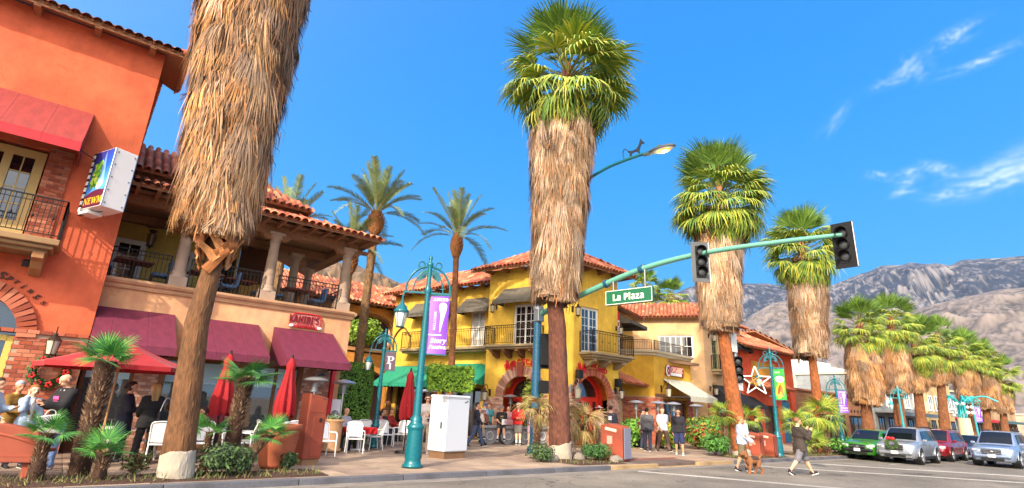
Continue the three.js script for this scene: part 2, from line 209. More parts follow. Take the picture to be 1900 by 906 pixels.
// ---------------------------------------------------------------- plants
class TB { // triangle collector with per-vertex colour
  constructor() { this.p = []; this.c = []; }
  tri(a, b, c, col) { this.p.push(...a, ...b, ...c); for (let i = 0; i < 3; i++) this.c.push(col[0], col[1], col[2]); }
  quad(a, b, c, d, col) { this.tri(a, b, c, col); this.tri(a, c, d, col); }
  geo() { const g = new THREE.BufferGeometry(); g.setAttribute('position', new THREE.Float32BufferAttribute(this.p, 3)); g.setAttribute('color', new THREE.Float32BufferAttribute(this.c, 3)); g.computeVertexNormals(); return g; }
}
const LEAF = (c, t = 0.3) => M(c, 0.62, { phys: 1, transmission: t, thickness: 0, side: THREE.DoubleSide, roughness: 0.7 });
const vleaf = M('#ffffff', 0.75, { vertexColors: true, side: THREE.DoubleSide, phys: 1, transmission: 0.22, thickness: 0 });
const vdry = M('#ffffff', 0.9, { vertexColors: true, side: THREE.DoubleSide });
const lin = (h) => { const c = new THREE.Color(h); return [c.r, c.g, c.b]; };
const jit = (c, r, a = 0.2) => { const k = 1 + (r() - 0.5) * 2 * a, h = (r() - 0.5) * a * 0.5; return [c[0] * k * (1 + h), c[1] * k, c[2] * k * (1 - h)]; };

function fanFrond(seed, { lp = 1.1, ls = 1.25, n = 26, spread = 105, droop = 0.34, tip = 0.5, pw = 0.03, cols, split = 0.55 }) {
  const r = rng(seed), t = new TB(), pet = lin('#8a8a3c');
  const N = 5, pc = (q) => [0, -0.10 * lp * q * q, lp * q];
  for (let i = 0; i < N; i++) { const a = pc(i / N), b = pc((i + 1) / N), w0 = pw * (1.25 - 0.5 * i / N), w1 = pw * (1.25 - 0.5 * (i + 1) / N); for (const s of [-1, 1]) { t.quad([0, a[1] + w0 * 0.5, a[2]], [s * w0, a[1], a[2]], [s * w1, b[1], b[2]], [0, b[1] + w1 * 0.5, b[2]], pet); t.quad([0, a[1] - w0 * 0.6, a[2]], [s * w0, a[1], a[2]], [s * w1, b[1], b[2]], [0, b[1] - w1 * 0.6, b[2]], pet); } }
  const y0 = -0.10 * lp, d = spread * 2 / n * DEG;
  for (let i = 0; i < n; i++) {
    const f = (i + 0.5) / n * 2 - 1, ph = f * spread * DEG + (r() - 0.5) * 0.03, L = ls * (0.78 + 0.22 * Math.cos(f * 1.35)) * (0.88 + 0.2 * r());
    const dx = Math.sin(ph), dz = Math.cos(ph), tx = dz, tz = -dx, dr = droop * (0.8 + 0.5 * r()) + 0.12 * Math.abs(f), tp = tip * (0.5 + r());
    const col = jit(cols[Math.floor(r() * cols.length)], r, 0.16);
    const at = (q, w, up) => { const R = q * L, y = y0 - dr * R * R / ls - (q > 0.6 ? tp * (q - 0.6) * (q - 0.6) * ls * 2.2 : 0) + up, sh = q > 0.6 ? 1 - tp * 0.55 * (q - 0.6) : 1; return [dx * R * sh + tx * w, y, lp - 0.04 + dz * R * sh + tz * w]; };
    const qs = [0.04, split * 0.6, split, 0.8, 1], ws = qs.map((q) => (q <= split ? q * L * Math.tan(d / 2) * 1.02 : split * L * Math.tan(d / 2) * (1 - (q - split) / (1 - split)) * 0.95 + 0.003));
    for (let k = 0; k < 4; k++) { const fold = 0.45; for (const s of [-1, 1]) t.quad(at(qs[k], 0, ws[k] * fold), at(qs[k], s * ws[k], 0), at(qs[k + 1], s * ws[k + 1], 0), at(qs[k + 1], 0, ws[k + 1] * fold), col); }
  }
  return done(t.geo());
}
const GREEN = ['#6f9030', '#5f8228', '#83a038', '#527626'].map(lin), GREEN2 = ['#a8ae34', '#949f2c', '#bab640', '#7c932a'].map(lin), GREENB = ['#33782e', '#468e34', '#296c2e', '#62a038'].map(lin), GREENY = ['#7a9a2a', '#94a834', '#b0b23c', '#5f8a2a'].map(lin);
const frondYoung = [1, 2, 3].map((s) => fanFrond(s, { lp: 1.05, ls: 1.3, n: 26, spread: 75, droop: 0.05, tip: 0.2, cols: GREEN }));
const frondMid = [4, 5, 6, 7].map((s) => fanFrond(s, { lp: 1.15, ls: 1.2, n: 26, spread: 98, droop: 0.28, tip: 0.55, cols: GREEN.concat(GREEN2) }));
const frondOld = [8, 9, 10, 11].map((s) => fanFrond(s, { lp: 0.95, ls: 1.15, n: 24, spread: 85, droop: 0.4, tip: 0.7, cols: GREEN2.concat(GREEN) }));
const trunkM = (c) => M(c, 0.92, { map: T_bark, bumpMap: T_bark, bumpScale: 0.03 });
const TRUNKS = [trunkM('#7e5839'), trunkM('#b0683a'), trunkM('#74483a')], WHITEWASH = M('#b4aa9a', 0.9, { map: T_mottle, bumpMap: T_bark, bumpScale: 0.02 });  // last bark tone is darkened for a trunk standing in shade
const interp = (t, h) => { if (h <= t[0][0]) return t[0].slice(1); for (let i = 1; i < t.length; i++) if (h <= t[i][0]) { const k = (h - t[i - 1][0]) / (t[i][0] - t[i - 1][0]); return t[i].slice(1).map((v, j) => mix(t[i - 1][j + 1], v, k)); } return t[t.length - 1].slice(1); };
// tube of rings along a bent axis: rows [h, offX, offZ, radius]
function bentTube(rows, h0, h1, n, seg, wob = 0, seed = 0, fr = 1) {
  const g = new THREE.CylinderGeometry(1, 1, 1, seg, n, true), p = g.attributes.position, uv = g.attributes.uv;
  for (let i = 0; i < p.count; i++) { const q = p.getY(i) + 0.5, h = mix(h0, h1, q), [ox, oz, R] = interp(rows, h), x = p.getX(i), z = p.getZ(i), a = Math.atan2(z, x), k = R * (1 + wob * fbm(Math.cos(a) * 1.5 * fr, h * 2.2, Math.sin(a) * 1.5 * fr + seed, 3)); p.setXYZ(i, ox + x * k, h, oz + z * k); uv.setXY(i, uv.getX(i) * 2, h); }
  g.computeVertexNormals(); return g;
}
function skirtGeo(rows, h0, h1, clumps, seed, tones, len = 1) {
  const r = rng(seed), t = new TB();
  for (let i = 0; i < clumps; i++) {
    const h = mix(h0 - 0.15, h1, 1 - Math.pow(r(), 1.0)), th = r() * Math.PI * 2, [ox, oz, R] = interp(rows, h), rr = R * (0.70 + 0.24 * r() + 0.14 * fbm(Math.cos(th) * 3, h * 1.6, Math.sin(th) * 3 + seed, 2));
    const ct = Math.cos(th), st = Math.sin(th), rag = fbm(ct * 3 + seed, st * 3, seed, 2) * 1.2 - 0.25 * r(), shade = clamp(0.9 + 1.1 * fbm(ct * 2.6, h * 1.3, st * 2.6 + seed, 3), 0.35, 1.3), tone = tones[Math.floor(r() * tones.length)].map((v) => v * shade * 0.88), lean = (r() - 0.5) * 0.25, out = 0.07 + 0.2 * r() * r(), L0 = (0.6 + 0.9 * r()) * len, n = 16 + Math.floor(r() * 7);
    if (i % 4 === 0) { const c = jit(lin('#9a6a44'), r, 0.25), o2 = 0.16 + 0.22 * r(), Ls = 0.35 + 0.4 * r(), w = 0.018, Q = (s, e) => { const rad = R * 0.9 + o2 * Math.sin(s * 2.2) * 0.8, tg = lean * s + e; return [ox + ct * rad - st * tg, h + 0.12 - s * Ls, oz + st * rad + ct * tg]; }; t.quad(Q(0, -w), Q(0, w), Q(0.5, w), Q(0.5, -w), c); t.quad(Q(0.5, -w), Q(0.5, w), Q(1, w * 0.5), Q(1, -w * 0.5), c); }
    for (let k = 0; k < n; k++) {
      const f = (k / (n - 1) - 0.5), lat = f * (0.16 + 0.12 * r()), L = L0 * (0.7 + 0.5 * r()), w = (0.006 + 0.011 * r()), o = out + (r() - 0.5) * 0.14, sl = lean + f * 0.35 + (r() - 0.5) * 0.12;
      const P = (s, e) => { const rad = rr + (o * s - 0.10 * s * s * L) + (s > 0 ? 0.03 : 0), tg = lat + sl * s * L + e, y = Math.max(h - s * L, h0 - 0.02 + rag * 0.75 - 0.35 * o); return [ox + ct * rad - st * tg, y, oz + st * rad + ct * tg]; };
      const col = jit(tone, r, 0.28);
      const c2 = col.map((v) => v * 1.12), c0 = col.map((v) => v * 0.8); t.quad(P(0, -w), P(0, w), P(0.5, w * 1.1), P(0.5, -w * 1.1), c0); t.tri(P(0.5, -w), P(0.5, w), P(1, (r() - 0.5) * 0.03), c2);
    }
  }
  return t.geo();
}
const THATCH = ['#c6a482', '#b08c6a', '#d4b698', '#967658', '#aa9480', '#bea28a', '#80644c'].map(lin), THATCH_A = ['#cf9a62', '#bd8450', '#d8ae80', '#a07a5a', '#b0927a', '#907660', '#c09c7c'].map(lin);
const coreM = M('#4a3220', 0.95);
function fanPalm(name, label, x, z, y0, o) {
  const t = thing(name, label, 'palm tree', [x, y0, z], 0, o.group), r = rng(o.seed), D = Math.hypot(x, z), lx = -z / D, lz = x / D;
  const rows = o.axis.map(([h, l, R]) => [h, lx * l, lz * l, R]);
  obj('trunk', bentTube(rows.map((q, i) => [q[0], q[1], q[2], interp(o.trunk, q[0])[0]]), -0.15, o.apex - 0.5, 60, 20, 0.10, o.seed), o.bark ? trunkM(o.bark) : TRUNKS[o.seed % 3], t, true);
  if (o.paint) { const g = bentTube(rows.map((q) => [q[0], q[1], q[2], interp(o.trunk, q[0])[0] + 0.014]), -0.14, o.paint * 1.35, 14, 28, 0.10, o.seed), p = g.attributes.position; for (let i = 0; i < p.count; i++) { const y = p.getY(i), a = Math.atan2(p.getZ(i), p.getX(i)), top = o.paint * (0.9 + 0.3 * fbm(Math.cos(a) * 1.1 + 4, Math.sin(a) * 1.1, o.seed, 2) + 0.14 * Math.cos(a - 0.9)); if (y > top) { const k = y - top; p.setY(i, top - k * 0.02); const c = interp(rows, top), R = 0.035 * clamp(k * 6, 0, 1); const dx = p.getX(i) - c[0], dz = p.getZ(i) - c[1], L = Math.hypot(dx, dz); p.setX(i, c[0] + dx * (1 - R / L)); p.setZ(i, c[1] + dz * (1 - R / L)); } } g.computeVertexNormals(); obj('whitewash', g, WHITEWASH, t, true); }
  const prof = [[o.h0 - 0.05, ...interp(rows, o.h0)], ...rows.filter((q) => q[0] > o.h0 && q[0] < o.h1), [o.h1, ...interp(rows, o.h1)]];
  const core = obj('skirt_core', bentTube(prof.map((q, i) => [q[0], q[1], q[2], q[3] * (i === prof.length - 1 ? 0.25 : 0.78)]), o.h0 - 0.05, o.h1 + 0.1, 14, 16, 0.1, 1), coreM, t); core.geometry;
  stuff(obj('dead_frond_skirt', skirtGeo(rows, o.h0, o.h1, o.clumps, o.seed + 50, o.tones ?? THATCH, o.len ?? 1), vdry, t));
  const [ax, az] = interp(rows, o.apex), s0 = o.scale ?? 1;
  const heart = obj('crown_heart', [LA([[0, 0], [0.2, 0], [0.2, 0.5], [0.14, 0.9], [0, 1.1]], 12).translate(ax, o.apex - 1.05, az)], M('#8a5f3a', 0.9), t);
  for (let i = 0; i < o.n; i++) {
    const q0 = i / (o.n - 1), q = clamp(q0 + (r() - 0.5) * 0.3, 0, 1), th = i * 2.39996 + r() * 0.9, pitch = mix(84, -64, Math.pow(q, 0.95)) + (r() - 0.5) * 22;
    const set = q < 0.3 ? frondYoung : q < 0.72 ? frondMid : frondOld, m = obj('frond', set[Math.floor(r() * set.length)], vleaf, t);
    const s = s0 * (q < 0.1 ? 0.8 : 1) * (0.88 + 0.24 * r()), yy = o.apex - 1.0 * q * (o.drop ?? 1) + (q < 0.2 ? 0.15 : 0);
    m.position.set(ax + Math.sin(th) * 0.2, yy, az + Math.cos(th) * 0.2); m.rotation.order = 'YXZ'; m.rotation.set(-pitch * DEG, th, (r() - 0.5) * 0.5); m.scale.setScalar(s);
  }
  return t;
}
// pinnate (date) palm
function pinnate(seed, L, n, arch, cols, leaf = 0.42) {
  const r = rng(seed), t = new TB(), P = (q) => [0.04 * Math.sin(q * 3 + seed), L * (0.92 * q * (1 - arch * 0.28 * q * q)) , L * (0.10 * q + arch * 0.55 * q * q)];
  const rach = lin('#8f8a4a');
  for (let i = 0; i < 10; i++) { const a = P(i / 10), b = P((i + 1) / 10), w0 = 0.028 * (1 - 0.8 * i / 10), w1 = 0.028 * (1 - 0.8 * (i + 1) / 10); for (const s of [-1, 1]) { t.quad([a[0], a[1], a[2] + w0 * 0.6], [a[0] + s * w0, a[1], a[2]], [b[0] + s * w1, b[1], b[2]], [b[0], b[1], b[2] + w1 * 0.6], rach); } }
  for (let i = 0; i < n; i++) {
    const q = 0.2 + 0.8 * i / n, p = P(q), p2 = P(Math.min(1, q + 0.03)), T = V(p2[0] - p[0], p2[1] - p[1], p2[2] - p[2]).normalize(); if (q + 0.03 > 1) T.set(0, P(1)[1] - P(0.96)[1], P(1)[2] - P(0.96)[2]).normalize();
    const Nn = V(0, -T.z, T.y), l = leaf * Math.pow(Math.sin(Math.PI * (0.12 + 0.8 * (q - 0.2) / 0.8)), 0.6);
    for (const s of [-1, 1]) {
      const a = (0.62 + 0.2 * r()), up = 0.25 + 0.35 * r(), dir = V(s * Math.cos(a), 0, 0).addScaledVector(T, Math.sin(a)).addScaledVector(Nn, -up * 0.8 + 0.15).normalize(), w = V().copy(T).multiplyScalar(0.013 + 0.006 * r()), ll = l * (0.85 + 0.3 * r()), col = jit(cols[Math.floor(r() * cols.length)], r, 0.2);
      const b = V(...p), m = b.clone().addScaledVector(dir, ll * 0.5), e = b.clone().addScaledVector(dir, ll); e.y -= 0.05 * ll;
      t.quad([b.x - w.x, b.y - w.y, b.z - w.z], [b.x + w.x, b.y + w.y, b.z + w.z], [m.x + w.x, m.y + w.y, m.z + w.z], [m.x - w.x, m.y - w.y, m.z - w.z], col);
      t.tri([m.x - w.x, m.y - w.y, m.z - w.z], [m.x + w.x, m.y + w.y, m.z + w.z], [e.x, e.y, e.z], col);
    }
  }
  return done(t.geo());
}
const DATE = ['#6d7f4a', '#5c7044', '#7f8c52', '#8f9858'].map(lin);
const dateUp = [1, 2].map((s) => pinnate(s, 2.9, 62, 0.15, DATE)), dateMid = [3, 4, 5].map((s) => pinnate(s, 3.0, 64, 0.65, DATE)), dateLow = [6, 7].map((s) => pinnate(s, 2.8, 60, 1.25, DATE));
function datePalm(name, label, x, z, h, o = {}) {
  const t = thing(name, label, 'palm tree', [x, 0, z], o.turn ?? 0, o.group), r = rng(o.seed ?? 3), lean = o.lean ?? 0, R = o.r ?? 0.2;
  const rows = [[-0.1, 0, 0, R * 1.35], [0.6, 0, 0, R * 1.08], [h * 0.5, lean * 0.4, 0, R * 0.98], [h - 0.9, lean * 0.95, 0, R * 0.95], [h, lean, 0, R]];
  obj('trunk', bentTube(rows, -0.1, h, 90, 18, 0.12, o.seed ?? 3, 2.5), trunkM(o.bark ?? '#9a7a56'), t, true);
  const scales = []; for (let i = 0; i < h * 26; i++) { const hh = r() * (h - 0.9), th = i * 2.4, [ox, oz, rr] = interp(rows, hh); scales.push(new THREE.ConeGeometry(0.075, 0.12, 4).applyMatrix4(M4(ox + Math.sin(th) * rr * 0.97, hh, oz + Math.cos(th) * rr * 0.97, 0.25, th, 0, [1, 1, 0.6]))); }
  stuff(obj('bark_scale', scales, trunkM(o.bark ?? '#8f6e4c'), t));
  const boots = []; for (let i = 0; i < 90; i++) { const q = i / 90, th = i * 2.39996, hh = h - 1.0 + q * 1.1, rr = R * (1 + 0.95 * Math.sin(Math.PI * clamp(q * 0.95 + 0.05, 0, 1))); boots.push(new THREE.CylinderGeometry(0.03, 0.085, 0.24, 5).applyMatrix4(M4(lean + Math.sin(th) * rr, hh, Math.cos(th) * rr, 0.45, th, 0, [1.2, 1, 0.5]))); }
  boots.push(LA([[0, 0], [R, 0], [R * 1.7, 0.5], [R * 1.4, 0.95], [0, 1.2]], 12).translate(lean, h - 1.05, 0));
  stuff(obj('leaf_base', boots, M('#a86f3e', 0.9, { map: T_bark }), t));
  const n = o.n ?? 22, s0 = o.s ?? 1;
  for (let i = 0; i < n; i++) { const q = i / (n - 1), th = i * 2.39996 + (o.seed ?? 0), set = q < 0.4 ? dateUp : q < 0.85 ? dateMid : dateLow, m = obj('frond', set[i % set.length], vleaf, t); m.position.set(lean, h + 0.05 - q * 0.15, 0); m.rotation.order = 'YXZ'; m.rotation.set(mix(3, 58, Math.pow(q, 0.95)) * DEG + (r() - 0.5) * 0.15, th, (r() - 0.5) * 0.4); m.scale.setScalar(s0 * (0.85 + 0.25 * r()) * (o.up && q < 0.4 ? 1.05 : 1)); }
  return t;
}
// young fan palm: a short shaggy stem of leaf stubs and a few bright fans
const fanB = [21, 22, 23].map((s) => fanFrond(s, { lp: 0.42, ls: 0.62, n: 30, spread: 118, droop: 0.10, tip: 0.1, pw: 0.012, cols: GREENB, split: 0.42 }));
const fanY = [31, 32, 33].map((s) => fanFrond(s, { lp: 0.42, ls: 0.62, n: 28, spread: 112, droop: 0.3, tip: 0.3, pw: 0.012, cols: GREENY, split: 0.42 }));
const fanDry = [41, 42].map((s) => fanFrond(s, { lp: 0.4, ls: 0.6, n: 26, spread: 100, droop: 0.6, tip: 0.8, pw: 0.012, cols: ['#a88452', '#8f6d42', '#94904a', '#b89a66'].map(lin), split: 0.35 }));
const stubM = M('#4a3020', 0.9, { map: T_bark }), stubTip = M('#8a6a4e', 0.9);
function fanShrub(label, x, z, h, o = {}) {
  const t = thing('young_fan_palm', label, 'small palm', [x, 0.0, z], 0, o.group), r = rng(o.seed ?? 1), lx = o.lean?.[0] ?? 0, lz = o.lean?.[1] ?? 0, R = o.r ?? 0.13, s = o.s ?? 1;
  const ax = (q) => [lx * q * q, h * q, lz * q * q], rows = []; for (let i = 0; i <= 6; i++) { const a = ax(i / 6); rows.push([a[1], a[0], a[2], R * (0.95 + 0.15 * Math.sin(i * 1.3))]); }
  obj('trunk', bentTube(rows, -0.05, h, 22, 18, 0.14, o.seed, 3), stubM, t, true);
  const st = []; for (let i = 0; i < h * 480; i++) { const q = r(), a = ax(q), th = i * 2.39996; st.push(new THREE.ConeGeometry(0.02 * s ** 0.5, 0.13, 4).applyMatrix4(M4(a[0] + Math.sin(th) * R, a[1], a[2] + Math.cos(th) * R, 0.55 + 0.4 * r(), th, 0, [1.3, 1, 0.6]))); }
  stuff(obj('leaf_stub', st.filter((_, i) => i % 3), o.pale ? stubTip : M('#6a4a34', 0.9), t)); stuff(obj('leaf_stub', st.filter((_, i) => i % 3 === 0), M('#a08468', 0.9), t));
  const n = o.n ?? 9, set = o.kind === 'y' ? fanY : o.kind === 'd' ? fanDry : fanB, e = ax(1);
  for (let i = 0; i < n; i++) { const q = i / (n - 1 || 1), m = obj('frond', set[i % set.length], vleaf, t); m.position.set(e[0], h - 0.02, e[2]); m.rotation.order = 'YXZ'; m.rotation.set(-mix(o.p0 ?? 78, o.p1 ?? 2, q) * DEG + (r() - 0.5) * 0.25, i * 2.39996 + (o.seed ?? 0), (r() - 0.5) * 0.6); m.scale.setScalar(s * (0.85 + 0.3 * r())); }
  return t;
}
// leafy masses made of many small folded leaves
function leaves(n, sample, size, cols, seed) {
  const r = rng(seed), t = new TB();
  for (let i = 0; i < n; i++) { const [p, nn] = sample(r); const N = V(nn[0] + (r() - 0.5) * 1.1, nn[1] + (r() - 0.5) * 1.1 + 0.15, nn[2] + (r() - 0.5) * 1.1).normalize(), A = V(r() - 0.5, r() - 0.5, r() - 0.5).cross(N).normalize(), C = N.clone().cross(A), s = size * (0.6 + 0.8 * r()), c = jit(cols[Math.floor(r() * cols.length)], r, 0.25); const Q = (a, b, h) => [p[0] + A.x * a * s + C.x * b * s + N.x * h * s, p[1] + A.y * a * s + C.y * b * s + N.y * h * s, p[2] + A.z * a * s + C.z * b * s + N.z * h * s]; t.tri(Q(-1, 0, 0), Q(0, 0.42, 0.18), Q(1, 0, 0), c); t.tri(Q(-1, 0, 0), Q(1, 0, 0), Q(0, -0.42, 0.18), c); }
  return t.geo();
}
const bumpR = (d, s, a) => 1 + a * fbm(d.x * 2.2 + s, d.y * 2.2, d.z * 2.2, 3);
function blobSampler(cx, cy, cz, rx, ry, rz, seed, a = 0.5, p = 0.55) { return (r) => { const d = V(r() - 0.5, r() - 0.5, r() - 0.5).normalize(), k = (1 - p * r() * r()) * bumpR(d, seed, a); return [[cx + d.x * rx * k, Math.max(0.02, cy + d.y * ry * k), cz + d.z * rz * k], [d.x, d.y, d.z]]; }; }
function boxSampler(w, h, d, seed, a = 0.08) { return (r) => { const f = r() * (w * h * 2 + d * h * 2 + w * d); let x = (r() - 0.5) * w, y = r() * h, z = (r() - 0.5) * d, n = [0, 0, 0]; if (f < w * h) { z = d / 2; n[2] = 1; } else if (f < 2 * w * h) { z = -d / 2; n[2] = -1; } else if (f < 2 * w * h + d * h) { x = w / 2; n[0] = 1; } else if (f < 2 * w * h + 2 * d * h) { x = -w / 2; n[0] = -1; } else { y = h; n[1] = 1; } const rad = Math.pow(clamp((y / h - 0.0), 0, 1), 6); const k = a * (1.5 * fbm(x * 1.6, y * 1.6 + seed, z * 1.6, 3) + 0.6 * (r() - 0.8)); const sx = 1 - rad * 0.03; return [[x * sx + n[0] * k, y + n[1] * k, z * sx + n[2] * k], n]; }; }
function shrub(name, label, x, z, w, h, o = {}) {
  const t = thing(name, label, 'shrub', [x, o.y ?? 0, z], 0, o.group), r = rng(o.seed ?? 5), cols = (o.cols ?? ['#4a6a2c', '#3c5a26', '#5d7c34', '#33501f']).map(lin), st = [];
  for (let i = 0; i < 9; i++) { const a = r() * 6.3, q = 0.35 + 0.5 * r(); st.push(TU([[0, 0, 0], [Math.cos(a) * w * 0.15, h * 0.35, Math.sin(a) * w * 0.15], [Math.cos(a) * w * 0.42 * q, h * q, Math.sin(a) * w * 0.42 * q]], 0.011, 5, 5)); }
  obj('stem', st, MT.wood, t);
  const n = o.n ?? 900, g = []; for (let i = 0; i < 7; i++) { const a = i * 2.4, d = i ? 0.28 * w : 0; g.push(leaves(Math.floor(n / 7), blobSampler(Math.cos(a) * d, h * (0.42 + 0.2 * r()), Math.sin(a) * d, w * 0.3, h * 0.36, w * 0.3, i * 3, 0.8), o.size ?? 0.05, cols, i + (o.seed ?? 0))); }
  stuff(obj('foliage', g, vleaf, t)); return t;
}
// ---------------------------------------------------------------- building kit (local frame: x along the wall, y up, z out of the wall)
const TILE = ['#b5603c', '#a9543a', '#c0714a', '#9a4c36', '#c98a62', '#b06a4e'].map((c) => M(c, 0.88, { map: T_mottle, side: THREE.DoubleSide }));
const vtile = M('#ffffff', 0.88, { vertexColors: true, side: THREE.DoubleSide });
const TILEC = ['#b5603c', '#a9543a', '#c0714a', '#9a4c36', '#c98a62', '#b06a4e', '#a86a52'].map(lin);
const tileGeo = (r0, r1, len) => new THREE.CylinderGeometry(r1, r0, len, 7, 1, true, -Math.PI / 2, Math.PI);
const tileOne = done(tileGeo(0.115, 0.09, 0.44));
const withColor = (g, c) => { const n = g.attributes.position.count, a = new Float32Array(n * 3); for (let i = 0; i < n; i++) { a[3 * i] = c[0]; a[3 * i + 1] = c[1]; a[3 * i + 2] = c[2]; } g.setAttribute('color', new THREE.BufferAttribute(a, 3)); return g; };
// roof plane: eave from x=0 to w at y=0,z=0, rising by rise over run; insets cut the ends (hips)
function tileRoof(parent, m, w, run, rise, o = {}) {
  const { iL = 0, iR = 0, rows = 1, pitchS = 0.25, seed = 1, slab = MT.soffit, thick = 0.1, skipL = -1, tones = TILEC } = o, al = Math.atan2(rise, run), len = Math.hypot(run, rise), r = rng(seed);
  const P = (s, v, up) => [s, v * Math.sin(al) + up * Math.cos(al), -v * Math.cos(al) + up * Math.sin(al)];
  const t = new TB(), q = [[0, 0], [w, 0], [w - iR, len], [iL, len]], top = q.map(([s, v]) => P(s, v, 0)), bot = q.map(([s, v]) => P(s, v, -thick));
  t.quad(top[0], top[1], top[2], top[3], [1, 1, 1]); t.quad(bot[3], bot[2], bot[1], bot[0], [1, 1, 1]);
  for (let i = 0; i < 4; i++) { const j = (i + 1) % 4; t.quad(bot[i], bot[j], top[j], top[i], [1, 1, 1]); }
  const roof = put(obj('roof', t.geo(), slab, parent), m);
  const all = [], nr = Math.ceil(len / 0.38);
  const ns = Math.floor(w / pitchS);
  for (let j = 0; j < nr; j++) for (let i = 0; i <= ns; i++) {
    const s = (w - ns * pitchS) / 2 + i * pitchS, v = 0.12 + j * 0.38; if (s < v / len * iL - 0.05 || s > w - v / len * iR + 0.05 || v > len) continue;
    const a = -(Math.PI / 2 - al) + 0.045 + (r() - 0.5) * 0.03, p = P(s + (r() - 0.5) * 0.015, v, 0.035 + (r() - 0.5) * 0.012);
    if (j < rows && i > skipL) { const k = obj('roof_tile', tileOne, TILE[Math.floor(r() * TILE.length)], roof); k.position.set(...p); k.rotation.set(a, 0, (r() - 0.5) * 0.05); }
    else all.push(withColor(tileGeo(0.115, 0.09, 0.44).applyMatrix4(M4(...p, a, 0, (r() - 0.5) * 0.06)), jit(tones[Math.floor(r() * tones.length)], r, 0.18)));
    if (j === 0) all.push(withColor(new THREE.CylinderGeometry(0.1, 0.1, 0.42, 6, 1, true, Math.PI / 2, Math.PI).applyMatrix4(M4(...P(s + pitchS / 2, v, 0.09), a, 0, 0)), jit(tones[2], r, 0.2)));
  }
  if (all.length) stuff(obj('roof_tiles', all, vtile, roof));
  return roof;
}
function ridgeCap(parent, a, b, seed = 1) { const r = rng(seed), A = V(...a), d = V(...b).sub(A), n = Math.max(2, Math.round(d.length() / 0.38)), g = []; const q = new THREE.Quaternion().setFromUnitVectors(V(0, 1, 0), d.clone().normalize()); for (let i = 0; i < n; i++) { const p = A.clone().addScaledVector(d, (i + 0.5) / n); g.push(withColor(new THREE.CylinderGeometry(0.11, 0.125, 0.42, 8).applyQuaternion(q).translate(p.x, p.y + 0.03, p.z), jit(TILEC[Math.floor(r() * 5)], r, 0.15))); } return stuff(obj('ridge_tiles', g, vtile, parent)); }
// polyline railing with square bars
function railing(parent, m, pts, h, o = {}) {
  const { gap = 0.11, r = 0.008, mat = MT.iron, belly = 0, top = 0.022 } = o, rails = [], bars = [];
  for (let i = 0; i + 1 < pts.length; i++) {
    const a = pts[i], b = pts[i + 1], L = Math.hypot(b[0] - a[0], b[2] - a[2]), n = Math.max(1, Math.round(L / gap));
    for (const [y, w] of [[h, top * 2], [0.09, top * 1.3], [h - 0.13, top * 1.1]]) rails.push(beam([a[0], a[1] + y, a[2]], [b[0], b[1] + y, b[2]], w, w * 0.7));
    for (let k = 0; k <= n; k++) { const f = k / n, x = mix(a[0], b[0], f), z = mix(a[2], b[2], f), end = k === 0 || k === n; if (end) rails.push(B(0.04, h + 0.03, 0.04, x, a[1] + h / 2, z)); else { bars.push(B(r * 2, h - 0.1, r * 2, x, a[1] + 0.05 + h / 2, z)); if (k % 2 === 0 && o.scroll) bars.push(new THREE.TorusGeometry(gap * 0.42, 0.007, 4, 8).applyMatrix4(M4(x + gap * 0.5, a[1] + h - 0.065, z, 0, Math.atan2(b[2] - a[2], b[0] - a[0]) * -1))); if (k % 4 === 2 && o.knot) bars.push(SP(0.03, x, a[1] + h * 0.5, z, [1, 1.8, 1], 6, 5)); } }
  }
  const o1 = put(obj('railing', rails, mat, parent), m); stuff(obj('baluster', bars, mat, o1)); return o1;
}
// glazed door or window: frame with glazing bars, every pane its own piece
function glazed(name, parent, m, { x, y, w, h, z = 0, leaves: lv = 2, cols = 2, rows = 4, mat = MT.doorWhite, glass = MT.glass, kick = 0, depth = 0.07, fw = 0.09, bar = 0.03 }) {
  const g = [B(fw, h, depth, x + fw / 2, y + h / 2, z), B(fw, h, depth, x + w - fw / 2, y + h / 2, z), B(w - 2 * fw, fw, depth, x + w / 2, y + h - fw / 2, z), B(w - 2 * fw, fw * 0.7, depth, x + w / 2, y + fw * 0.35, z)], panes = [];
  const iw = (w - 2 * fw) / lv;
  for (let l = 0; l < lv; l++) {
    const x0 = x + fw + l * iw, st = fw * 0.75, gx0 = x0 + st, gx1 = x0 + iw - st, gy0 = y + fw * 0.7 + st + kick, gy1 = y + h - fw - st;
    g.push(B(st, h - 1.7 * fw, depth * 0.8, x0 + st / 2, y + (h - 0.3 * fw) / 2, z - 0.006), B(st, h - 1.7 * fw, depth * 0.8, x0 + iw - st / 2, y + (h - 0.3 * fw) / 2, z - 0.006), B(gx1 - gx0, st, depth * 0.8, (gx0 + gx1) / 2, gy1 + st / 2, z - 0.006), B(gx1 - gx0, st + kick, depth * 0.8, (gx0 + gx1) / 2, gy0 - (st + kick) / 2, z - 0.006));
    for (let c = 1; c < cols; c++) g.push(B(bar, gy1 - gy0, depth * 0.6, mix(gx0, gx1, c / cols), (gy0 + gy1) / 2, z - 0.004));
    for (let c = 0; c < cols; c++) for (let rw = 1; rw < rows; rw++) g.push(B((gx1 - gx0) / cols - bar, bar, depth * 0.55, mix(gx0, gx1, (c + 0.5) / cols), mix(gy0, gy1, rw / rows), z - 0.004));
    for (let c = 0; c < cols; c++) for (let rw = 0; rw < rows; rw++) panes.push([mix(gx0, gx1, (c + 0.5) / cols), mix(gy0, gy1, (rw + 0.5) / rows), (gx1 - gx0) / cols - bar, (gy1 - gy0) / rows - bar]);
  }
  const f = put(obj(name, g, mat, parent), m); const pg = done(B(panes[0][2], panes[0][3], 0.012));
  for (const [px, py] of panes) { const o = obj('pane', pg, glass, f); o.position.set(px, py, z - 0.01); }
  return f;
}
